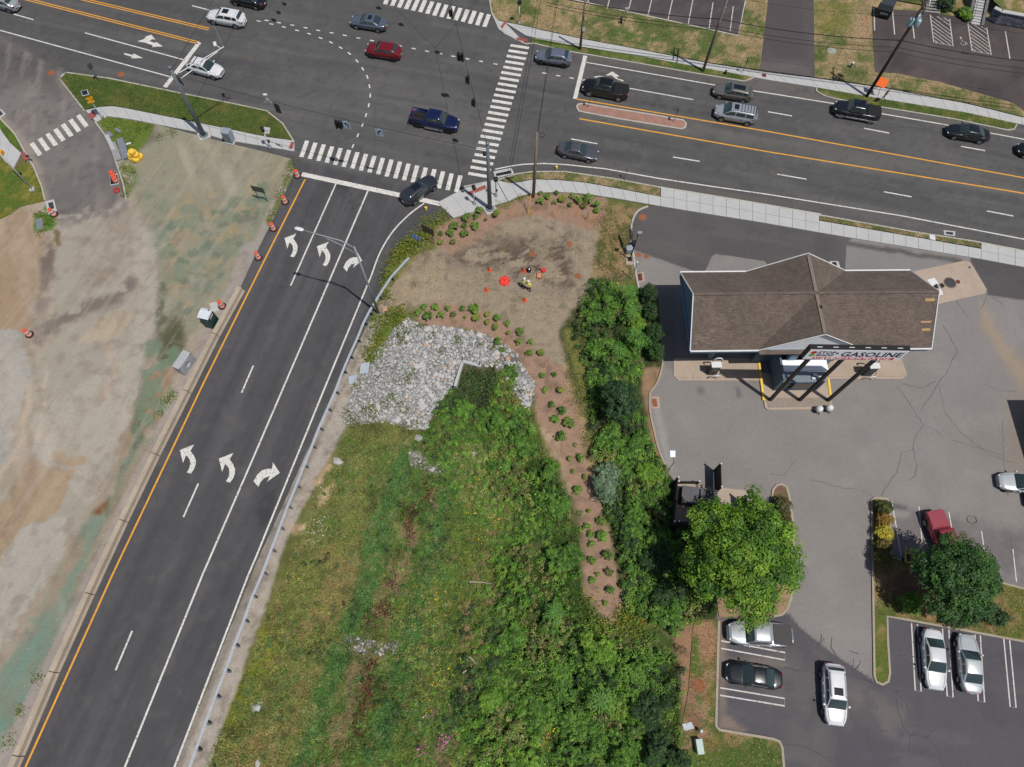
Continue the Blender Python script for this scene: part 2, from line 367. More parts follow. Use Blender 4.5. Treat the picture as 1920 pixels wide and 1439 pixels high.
main_poly = [(-260, -160), (2200, -160), (2200, 545), (1540, 432), (1000, 350), (840, 372), (560, 300), (330, 180), (110, 135), (-260, 60)]
rl = [dict(l=[(-20, 190), (0, 212), (45, 268), (76, 322), (90, 385)], d=7, c=(150, 138, 128), f=5, w=3), dict(p=ramp_poly, c=(80, 79, 81), f=4, w=1), dict(p=access_poly, c=(122, 117, 114), f=10, w=4), dict(l=[(-20, 195), (0, 217), (45, 273), (74, 325), (88, 388)], d=9, c=(148, 138, 129), f=4, w=3),
      dict(p=[(-260, 100), (-260, 40), (0, 75), (110, 120), (110, 180), (0, 140)], c=(96, 92, 90), f=25),
      dict(p=[(480, 95), (900, 160), (1000, 330), (560, 280), (500, 200)], c=(96, 95, 94), f=40, a=.7),
      dict(p=[(1090, 195), (1920, 330), (1920, 372), (1090, 228)], c=(104, 102, 98), f=6, a=.8),
      dict(p=[(1100, 290), (2100, 470), (2100, 500), (1100, 330)], c=(95, 94, 92), f=12, a=.7),
      dict(p=[(1080, 95), (1110, 92), (1330, 130), (1570, 170), (1900, 240), (1900, 260), (1560, 192), (1095, 114)], c=(98, 94, 90), f=5, a=.8),
      dict(p=[(1405, 140), (1535, 160), (1560, 195), (1400, 172)], c=(104, 99, 96), f=5, a=.8),
      dict(p=[(930, 335), (1060, 318), (1240, 342), (1440, 372), (1440, 388), (1240, 360), (1000, 330)], c=(98, 94, 88), f=5, a=.7),
      dict(l=[(640, 352), (660, 372), (655, 395)], d=7, c=(42, 40, 42), f=6, a=.8, n=(1.0, .35, .55)),
      dict(l=[(-20, 20), (330, 118), (700, 120), (960, 175)], d=9, c=(80, 79, 81), f=10, a=.5), dict(l=[(1120, 155), (1500, 225), (1920, 305)], d=10, c=(80, 79, 81), f=8, a=.6),
      dict(l=[(1120, 283), (1500, 352), (1920, 425)], d=9, c=(80, 79, 81), f=9, a=.5),
      dict(l=[(535, 395), (400, 700), (150, 1240), (60, 1439)], d=8, c=(92, 90, 91), f=9, a=.45), dict(l=[(600, 400), (470, 700), (240, 1240), (150, 1439)], d=8, c=(92, 90, 91), f=9, a=.4),
      dict(l=[(660, 420), (590, 590), (420, 980), (270, 1320)], d=8, c=(92, 90, 91), f=9, a=.4),
      dict(p=[(498, 925), (520, 915), (515, 965), (490, 1000), (478, 960)], c=(58, 57, 60), f=8, a=.7),
      dict(p=[(70, 190), (110, 230), (150, 330), (120, 400), (100, 330)], c=(132, 124, 118), f=14, a=.6, n=(2., .35, .6)),
      dict(p=[(80, 330), (200, 300), (235, 380), (215, 410), (90, 420)], c=(112, 107, 104), f=14, a=.7),
      dict(p=main_poly, c=(74, 73, 75), a=.3, n=(5., .5, .75, (3, 1, -13))), dict(p=main_poly, c=(112, 110, 108), a=.35, n=(.9, .52, .74, (16, 1, -13))), dict(p=main_poly, c=(70, 69, 71), a=.35, n=(.8, .54, .74, (20, 1, -13))), dict(c=(104, 102, 100), a=.3, n=(1.1, .6, .72)), dict(c=(66, 65, 67), a=.3, n=(.6, .64, .72)),
      dict(p=ramp_poly, c=(98, 96, 97), a=.4, f=4, w=1, n=(.8, .52, .74, (22, 1, 75))), dict(p=ramp_poly, c=(66, 65, 68), a=.4, f=4, w=1, n=(.7, .54, .74, (25, 1, 75))), 
      dict(l=[(100, 412), (150, 402), (217, 388), (235, 370)], d=12, c=(160, 149, 137), f=9, w=7, n=(.9, .38, .55)), dict(p=access_poly, c=(148, 138, 130), a=.5, f=4, n=(1.0, .5, .7, (9, 1, 100))), dict(p=access_poly, c=(96, 92, 92), a=.4, f=4, n=(2.2, .52, .7)),
      dict(l=[(1105, 135), (1300, 168)], d=3, c=(60, 59, 60), f=4, a=.6, n=(.8, .4, .6)), dict(l=[(1120, 178), (1330, 214)], d=3, c=(60, 59, 60), f=4, a=.6, n=(.8, .4, .6)), dict(l=[(300, 130), (150, 90)], d=3, c=(60, 59, 60), f=4, a=.6, n=(.8, .4, .6)), dict(l=[(600, 350), (560, 440)], d=3, c=(56, 55, 57), f=4, a=.6, n=(.8, .4, .6)), dict(l=[(735, 380), (690, 470)], d=3, c=(56, 55, 57), f=4, a=.5, n=(.8, .4, .6))]
road = paintsheet('road', ROADP, .004, (88, 87, 87), rl, m_road, res=.32, warp=2)
ZM = .012
def stripe(name, px, wdt, mat=None, z=ZM, sm=0, parent=None):
    pts = GL(smooth_line(px, sm) if sm else px); out = [pts[0]]
    for a, b in zip(pts[:-1], pts[1:]):
        n = max(1, int(math.hypot(b[0]-a[0], b[1]-a[1])/4)); out += [(a[0]+(b[0]-a[0])*k/n, a[1]+(b[1]-a[1])*k/n) for k in range(1, n+1)]
    return ribbon(MB(), out, wdt, z).build(name, mat or m_white, parent or road)
for a, b in (((-40, -24), (373, 81)), ((-60, -52), (392, 55))):
    pts = GL([a, b])
    for d in (-.16, .16): ribbon(MB(), offset_line(pts, d), .14, ZM).build('double_yellow_line', m_yellow, road)
stripe('edge_line', [(-60, 41), (321, 145)], .16); stripe('lane_line', [(159, 62), (346, 113)], .16)
for d in (((26, 27), (63, 37.5)), ((-40, 8), (-5, 18)), ((360, 11), (391, 19)), ((453, 737), (475, 686)), ((344, 970), (372, 907)), ((217, 1257), (248, 1183)), ((110, 1500), (140, 1440)), ((1440, 210), (1485, 218)), ((1620, 241), (1667, 250)), ((1802, 275), (1847, 283)), ((1071, 261), (1120, 270)), ((1262, 295), (1312, 303)), ((1457, 327), (1512, 336.5)), ((1657, 360), (1709, 369.5)), ((1850, 396), (1900, 405.5))):
    stripe('lane_dash', d, .16)
stripe('stop_bar', [(374, 80), (309, 164)], .55); stripe('stop_bar', [(566, 327), (827, 383)], .6); stripe('stop_bar', [(1097.5, 105), (1078, 186)], .5)
stripe('yellow_line', [(572, 337), (480, 520), (382, 718), (210, 1080), (20, 1500)], .17, m_yellow)
stripe('lane_line', [(630, 345), (545, 536)], .16); stripe('lane_line', [(690, 358), (534.5, 720), (480, 847), (379, 1080), (234, 1439), (208, 1500)], .17)
stripe('edge_line', [(795, 382), (768, 402), (737, 434), (713, 473), (697, 515), (690, 532)], .16, sm=5)
stripe('edge_line', [(690, 532), (612, 720), (480, 1045), (465, 1080), (327, 1439), (305, 1500)], .17)
stripe('edge_line', [(1097, 117), (1335, 159), (1440, 175), (1565, 195), (1655, 214), (1777, 235), (1980, 273)], .15)
stripe('lane_line', [(1090, 150), (1300, 187.5)], .15)
stripe('yellow_line', [(1080, 186), (1440, 247), (1920, 334), (2000, 350)], .17, m_yellow); stripe('yellow_line', [(1086, 223), (1440, 285), (1902, 360), (2000, 378)], .17, m_yellow)
stripe('edge_line', [(928, 318), (957, 312), (982, 308.5), (1020, 307), (1060, 309), (1135, 317), (1235, 335), (1335, 350), (1440, 365), (1690, 405), (1920, 449), (2000, 465)], .15)
for i, (x, y) in enumerate([(172, 172), (272, 190), (372, 210), (467, 230), (567, 248), (666, 267), (768, 287), (1182, 366), (1284, 386), (1383, 404), (1480, 424), (1585, 443), (1688, 462), (1796, 482), (80, 155), (870, 306), (1080, 346)]):
    x, y = x/4+480, y/4; stripe('guide_dash', [(x-3.7, y-.6), (x+3.7, y+.7)], .17)
for x, y in ((243, 551), (347, 570), (447, 587)): x, y = x/4+960, y/4; stripe('guide_dash', [(x-4, y-.6), (x+4, y+.7)], .17)
cv = [(20, 160), (115, 182), (210, 205), (308, 230), (398, 255), (484, 287), (562, 320), (635, 360), (700, 403), (758, 460), (801, 519), (835, 579), (851, 648), (857, 718), (846, 791), (825, 866), (799, 938), (764, 1016), (727, 1098)]
cv = [(x/4+480, y/4) for x, y in cv]
for i, (x, y) in enumerate(cv):
    a, b = cv[max(i-1, 0)], cv[min(i+1, len(cv)-1)]; t = np.array(b)-np.array(a); t = t/np.linalg.norm(t)*3.6; stripe('guide_dash', [(x-t[0], y-t[1]), (x+t[0], y+t[1])], .17)
def crosswalk(c0, c1, n, e0, e1, thick, mat=None):
    a, b = G(*c0), G(*c1); u = (G(*e1)-G(*e0)); ln = u.length; u.normalize(); v = Vector((-u.y, u.x, 0))
    me = MB().box((0, 0, 0), (1, 1, .001)).mesh('crosswalk_bar', mat or m_white)
    for i in range(n):
        c = a.lerp(b, i/(n-1)); mb = MB(); h = ln/2+RNG.uniform(-.03, .03); t = thick/2
        mb.poly([(c+u*sx*h+v*sy*t).to_tuple()[:2]+(ZM,) for sx, sy in ((-1, -1), (1, -1), (1, 1), (-1, 1))]).build('crosswalk_bar', mat or m_white, road)
crosswalk((974.5, 88), (897.5, 328.7), 23, (956.6, 85), (992, 90.6), .42)
crosswalk((570.5, 279.5), (859.5, 345), 19, (565, 295), (576, 264.5), .5)
crosswalk((727, -3), (912.5, 39), 15, (868.7, 39.8), (878, 16.4), .55)
crosswalk((67.5, 280), (154.5, 227), 7, (146, 217), (162.5, 239), .52)
# turn arrows, outlines in photo px of the left one, moved and scaled for the others
LEFT = [(1360, 505), (1467, 463), (1440, 510), (1464, 545), (1480, 580), (1478, 615), (1465, 650), (1443, 682), (1412, 672), (1431, 640), (1438, 610), (1435, 578), (1422, 557), (1405, 545), (1384, 602)]
LEFT = [(x/4, y/4+720) for x, y in LEFT]
RIGHT = [(165, 680), (112, 600), (106, 650), (70, 650), (32, 662), (-5, 695), (-32, 745), (5, 785), (18, 752), (45, 722), (80, 707), (90, 705), (68, 748)]
RIGHT = [(x/4+480, y/4+720) for x, y in RIGHT]
def arrow(outl, c, sc=1., mat=None):
    c0 = np.mean(outl, 0); pts = [tuple((np.array(p)-c0)*sc+c) for p in outl]
    MB().poly([(x, y, ZM) for x, y in GL(pts)]).build('turn_arrow', mat or m_white, road)
arrow(LEFT, (356, 864)); arrow(LEFT, (429.5, 880.5), 1.02); arrow(RIGHT, (498, 892))
arrow(LEFT, (549, 463), .82); arrow(LEFT, (610, 479), .84); arrow([((x-495)*.72+495, (y-890)*.8+890) for x, y in RIGHT], (660, 493), 1.0)
S1 = [(930, 400), (1000, 415), (1000, 402), (1072, 437), (985, 440), (990, 428), (935, 412)]
arrow([(x/4, y/4) for x, y in S1], np.mean(S1, 0)/4)
S2 = [(1035, 310), (1075, 298), (1098, 283), (1080, 282), (1135, 262), (1165, 300), (1140, 296), (1120, 312), (1165, 325), (1170, 315), (1222, 350), (1140, 355), (1148, 343), (1090, 322), (1040, 314)]
arrow([(x/4, y/4) for x, y in S2], np.mean(S2, 0)/4)
S3 = [(835, 615), (775, 590), (750, 568), (700, 568), (752, 538), (808, 575), (780, 576), (798, 594), (835, 603)]
arrow([(x/4+960, y/4) for x, y in S3], np.mean(S3, 0)/4+[960, 0])
arrow([((x)/4+960, y/4) for x, y in ((612, 577), (655, 570), (690, 576), (660, 584), (618, 582))], np.array([1122, 144.5]))
# iron covers in the carriageway
def disc(name, px, r, mat, z, parent, n=20):
    p = G(*px); return MB().lathe([(r*.98, -.004), (r, 0), (r*.97, .006), (0.02, .008)], (p.x, p.y, z), n).build(name, mat, parent)
M('iron', A(98, 88, 80), .8); m_iron = MATS['iron']
for px, r in (((96, 137), .42), ((227, 140), .42), ((469, 110), .38), ((1450, 325), .4), ((1867, 72), .3)): disc('manhole_cover', px, r, m_rust if px[0] < 300 else m_iron, .008, road)

# brick median with kerb
med = [(485, 800), (498, 782), (540, 776), (800, 820), (1050, 860), (1285, 902), (1306, 925), (1300, 955), (1270, 966), (1200, 955), (800, 890), (560, 845), (500, 832)]
med = [(x/4+960, y/4) for x, y in med]
mt, tt, bb = _bsdf('median_brick'); br = tt.nodes.new('ShaderNodeTexBrick'); gg = tt.nodes.new('ShaderNodeNewGeometry'); tt.links.new(gg.outputs['Position'], br.inputs['Vector'])
br.inputs['Color1'].default_value = (*A(172, 122, 108), 1); br.inputs['Color2'].default_value = (*A(150, 98, 88), 1); br.inputs['Mortar'].default_value = (*A(160, 140, 125), 1)
br.inputs['Scale'].default_value = 4.; br.inputs['Mortar Size'].default_value = .03; tt.links.new(_scaled(tt, br.outputs['Color'], ((1.5, .15), (8., .12))), bb.inputs['Base Color']); bb.inputs['Roughness'].default_value = .9
median = struct(MB().prism(GL(med), -.02, .12).build('median', mt)); kerb('kerb', med, .2, .15, parent=median, closed=True)

# ================================================================== pavements: single slabs
def slabs(name, up, dn, n, z=.125, mat=None, h=.16, gap=.022, rows=1):
    par = struct(bpy.data.objects.new(name, None)); COL.objects.link(par)
    def at(l, t):
        d = [0.]
        for a, b in zip(l[:-1], l[1:]): d.append(d[-1]+math.hypot(b[0]-a[0], b[1]-a[1]))
        t *= d[-1]
        for i in range(len(l)-1):
            if t <= d[i+1] or i == len(l)-2: f = (t-d[i])/(d[i+1]-d[i]+1e-9); return Vector((l[i][0]+(l[i+1][0]-l[i][0])*f, l[i][1]+(l[i+1][1]-l[i][1])*f))
    U, D = GL(up, z), GL(dn, z)
    for i in range(n):
        for r in range(rows):
            q = []
            for t, s in ((i/n, r/rows), ((i+1)/n, r/rows), ((i+1)/n, (r+1)/rows), (i/n, (r+1)/rows)): q.append(at(U, t).lerp(at(D, t), s))
            c = sum(q, Vector((0, 0)))/4; q = [p+(c-p).normalized()*gap for p in q]; dz = RNG.uniform(-.006, .006)
            MB().prism([tuple(p) for p in q], z-h, z+dz).build('slab', mat or m_conc, par)
    return par
slabs('sidewalk', [(820, 380), (870, 353), (905, 344), (930, 338)], [(850, 409), (890, 397), (925, 386), (952, 378)], 4)
slabs('sidewalk', [(931, 338), (960, 345), (1000, 336.5), (1050, 338), (1100, 343), (1160, 354), (1239, 369)], [(953, 378), (970, 369), (1000, 362), (1050, 360), (1100, 364), (1160, 373), (1239, 387)], 13)
slabs('driveway_apron', [(1239, 350), (1300, 361), (1420, 381), (1536, 402)], [(1239, 387), (1300, 397), (1420, 416), (1536, 436)], 12, rows=2)
slabs('sidewalk', [(1536, 414), (1700, 442), (1840, 467)], [(1536, 436), (1600, 447), (1700, 463), (1840, 486)], 13)
slabs('driveway_apron', [(1840, 455), (1920, 471), (2000, 486)], [(1840, 486), (1920, 501), (2000, 515)], 5, rows=2)
slabs('sidewalk', [(945, 41), (960, 44), (1085, 72), (1210, 95), (1335, 120), (1440, 136), (1532, 147), (1655, 165), (1815, 195), (1920, 221), (2000, 238)], [(985, 66), (997, 71), (1085, 87), (1210, 107), (1322, 128), (1440, 150), (1530, 164), (1655, 186), (1815, 212), (1907, 232), (2000, 250)], 52)
slabs('sidewalk', [(922, 26), (932, 38), (945, 41)], [(935, 55), (960, 72), (985, 82)], 3)
slabs('sidewalk', [(160, 207), (190, 200), (215, 199), (380, 232), (500, 257), (552, 264)], [(180, 229), (200, 218), (240, 223), (380, 250), (420, 262), (552, 284)], 17)
slabs('sidewalk', [(-20, 205), (12, 262), (40, 287)], [(-20, 260), (5, 300), (25, 316)], 4)
for q in (((876, 361), (909, 347), (913, 353), (882, 366)), ((947, 39), (951, 40), (942, 54), (938, 51)), ((970, 70), (990, 74), (988, 79), (968, 75)), ((164, 214), (175, 209), (182, 218), (171, 224)), ((546, 266), (552, 267), (548, 280), (541, 279)), ((38, 289), (46, 285), (54, 298), (46, 302))):
    struct(MB().prism(GL(q, .13), .1, .137).build('tactile_paving', m_tactile))

# ================================================================== verges (raised behind kerbs)
TURF = [dict(c=(76, 96, 40), a=.8, n=(1.6, .4, .65)), dict(c=(150, 130, 90), a=.8, n=(1.1, .55, .72)), dict(c=(66, 92, 36), a=.8, n=(2.6, .5, .7))]
TURF_DRY = [dict(c=(88, 106, 52), a=.85, n=(1.3, .5, .6)), dict(c=(176, 150, 118), a=.8, n=(.9, .5, .68)), dict(c=(78, 98, 46), a=.8, n=(2.6, .55, .66))]
ISL = [(112, 148), (124, 136), (205, 147), (330, 173), (440, 195), (500, 208), (530, 232), (550, 264), (500, 257), (380, 232), (215, 199), (190, 200), (158, 207), (140, 184)]
paintsheet('verge', ISL, .11, (80, 92, 42), TURF[:1]+TURF[2:]+[dict(c=(118, 110, 58), a=.6, n=(1.2, .5, .7))], m_turf, .35)
kerb('kerb', ISL[:8], .17, .13); kerb('kerb', [(158, 207), (140, 184), (112, 148), (116, 141), (124, 136)], .17, .13)
V1 = [(940, 336), (970, 326), (1000, 322), (1060, 322), (1150, 335), (1236, 351), (1238, 369), (1160, 354), (1100, 343), (1050, 338), (1000, 336.5), (952, 346)]
paintsheet('verge', V1, .11, (122, 116, 78), TURF_DRY, m_turf, .3); kerb('kerb', [(870, 350), (905, 343), (938, 336)]+V1[1:6]+[(1300, 361), (1420, 381), (1540, 402)], .17, .13)
V2 = [(1536, 411), (1547, 405), (1715, 435), (1830, 453), (1840, 466), (1700, 442), (1537, 414)]
paintsheet('verge', V2, .11, (122, 112, 76), TURF_DRY, m_turf, .3); kerb('kerb', [(1536, 404)]+V2[1:4]+[(1845, 456), (2000, 486)], .17, .13)
V3 = [(996, 72), (994, 78), (1000, 81), (1060, 95), (1172, 114), (1285, 134), (1395, 152), (1408, 148), (1415, 143), (1322, 128), (1210, 107), (1085, 87)]
paintsheet('verge', V3, .11, (104, 118, 58), TURF, m_turf, .35); kerb('kerb', [(914, -60), (918, 0), (922, 24), (945, 62), (985, 82)]+V3[2:9], .17, .13)
V4 = [(1531, 165), (1532, 171), (1545, 179), (1567, 185), (1655, 201), (1790, 223), (1890, 244), (1902, 242), (1907, 233), (1815, 212), (1655, 186)]
paintsheet('verge', V4, .11, (110, 112, 58), TURF, m_turf, .35); kerb('kerb', V4[:9], .17, .13)
NEP = [(914, -160), (918, 0), (922, 26), (932, 38), (960, 44), (1085, 72), (1210, 95), (1335, 120), (1440, 136), (1532, 147), (1655, 165), (1815, 195), (1920, 221), (2200, 281), (2200, -160)]
paintsheet('north_ground', NEP, .105, (150, 134, 98), [dict(p=[(1080, 40), (1340, 80), (1420, 130), (1330, 118), (1090, 70)], c=(84, 108, 48), f=12, n=(1.4, .4, .6)), dict(p=[(920, 0), (1060, 20), (1090, 60), (940, 40)], c=(160, 140, 100), f=14, n=(1., .35, .6))]+TURF_DRY+[dict(p=[(1610, 25), (1632, 22), (1634, 75), (1612, 70)], c=(172, 140, 110), f=5), dict(p=[(1530, 0), (1600, 10), (1600, 60), (1530, 60)], c=(132, 126, 66), f=10, a=.7)], m_turf, .4)
# west verge
WV = [(-200, 40), (0, 222), (28, 252), (42, 282), (34, 288), (12, 262), (-20, 205), (-200, 10)]
paintsheet('verge', WV, .06, (92, 112, 40), TURF[:1]+TURF[2:], m_turf, .35); kerb('kerb', [(-200, 40), (0, 222), (28, 252), (46, 284), (62, 310), (78, 350), (84, 375)], .16, .1)
WV2 = [(-250, 260), (-20, 258), (5, 300), (25, 316), (52, 304), (66, 322), (78, 350), (84, 378), (40, 388), (20, 402), (0, 412), (-250, 430)]
paintsheet('verge', WV2, .05, (112, 114, 46), [dict(c=(86, 108, 42), a=.9, n=(1.3, .42, .58)), dict(c=(142, 132, 62), a=.8, n=(.8, .55, .7))], m_turf, .35)

kerb('kerb', [(178, 228), (198, 255), (211, 285), (222, 318), (231, 345), (236, 374)], .16, .1)
# ================================================================== north car parks and drive
LOT1 = [(900, -160), (1068, -2), (1384, 67), (1398, 0), (1425, -160)]
lot1 = paintsheet('car_park', LOT1, .115, (84, 78, 80), [dict(c=(72, 67, 70), a=.6, n=(3., .4, .6)), dict(c=(98, 92, 90), a=.5, n=(1.5, .5, .7))], m_lot, .5)
def pst(px, wdt, par, mat=None, z=.127): return ribbon(MB(), GL(px, z), wdt, z).build('parking_line', mat or m_pale, par)
pst([(1040, -8), (1384, 67), (1400, -10)], .14, lot1)
for a, b in (((565, 35), (575, -10)), ((714, 65), (735, -20)), ((868, 100), (898, -20)), ((1016, 128), (1050, -10)), ((1168, 160), (1208, -20)), ((1320, 190), (1360, -20)), ((1478, 215), (1508, 20)), ((1636, 232), (1660, 50))):
    pst([(a[0]/4+960, a[1]/4), (b[0]/4+960, b[1]/4)], .12, lot1)
drv = paintsheet('drive', [(1424, 133), (1440, 0), (1448, -160), (1526, -160), (1525, 0), (1527, 147)], .114, (84, 78, 80), [dict(p=[(1424, 110), (1527, 125), (1527, 147), (1424, 133)], c=(102, 96, 94), f=10), dict(c=(96, 90, 90), a=.5, n=(3., .45, .7, (1, 4, -3)))], m_lot, .4)
LOT2 = [(1634, 18), (1720, 22), (1790, 32), (1838, 44), (1845, 33), (1920, 55), (2200, 110), (2200, 265), (1925, 215), (1900, 195), (1760, 155), (1680, 139), (1640, 137), (1636, 90)]
lot2 = paintsheet('car_park', LOT2, .115, (82, 74, 74), [dict(c=(66, 60, 62), a=.6, n=(3.5, .45, .65)), dict(c=(100, 90, 86), a=.5, n=(1.5, .52, .7)), dict(p=[(1700, 80), (1900, 110), (1890, 160), (1700, 120)], c=(92, 85, 83), f=20, a=.7)], m_lot, .5)
for a, b in (((932, 60), (950, 260)), ((795, 60), (800, 230)), ((1085, 180), (1098, 290)), ((1780, 235), (1815, 445))):
    pst([(a[0]/4+1440, a[1]/4), (b[0]/4+1440, b[1]/4)], .14, lot2)
def hatch(tl, tr, brr, bl, n):
    q = [np.array(v, float)/4+[1440, 0] for v in (tl, tr, brr, bl)]
    pst([tuple(q[0]), tuple(q[3]), tuple(q[2]), tuple(q[1])], .13, lot2)
    for k in range(n):
        f = (k+.3)/n; a = q[0]*(1-f)+q[3]*f
        g = f+.42
        if g <= 1: b = q[1]*(1-g)+q[2]*g
        else: h = 1-(g-1)/.42*1.0; b = q[3]*(1-h)+q[2]*h
        pst([tuple(a), tuple(b)], .09, lot2)
    for f0 in (.35, .7): a = q[0]*(1-f0)+q[1]*f0; g = .42*(1-f0)-.02; b = q[1]*(1-g)+q[2]*g; pst([tuple(a), tuple(b)], .09, lot2)
hatch((1217, 112), (1362, 145), (1388, 346), (1243, 318), 7); hatch((1500, 180), (1640, 208), (1674, 410), (1530, 382), 7)
wc = MB(); c = G(1805.5, 79, .128); 
for k in range(14): a0, a1 = R(-200+k*17), R(-200+(k+1)*17); ribbon(wc, [(c.x+.33*math.cos(a0), c.y-.2+.33*math.sin(a0)), (c.x+.33*math.cos(a1), c.y-.2+.33*math.sin(a1))], .055, .127)
ribbon(wc, [(c.x-.1, c.y+.65), (c.x-.05, c.y+.05), (c.x+.3, c.y), (c.x+.5, c.y-.45)], .06, .129); wc.lathe([(.12, 0), (.12, .002)], (c.x-.1, c.y+.75, .127), 10)
wc.build('wheelchair_symbol', m_pale, lot2)

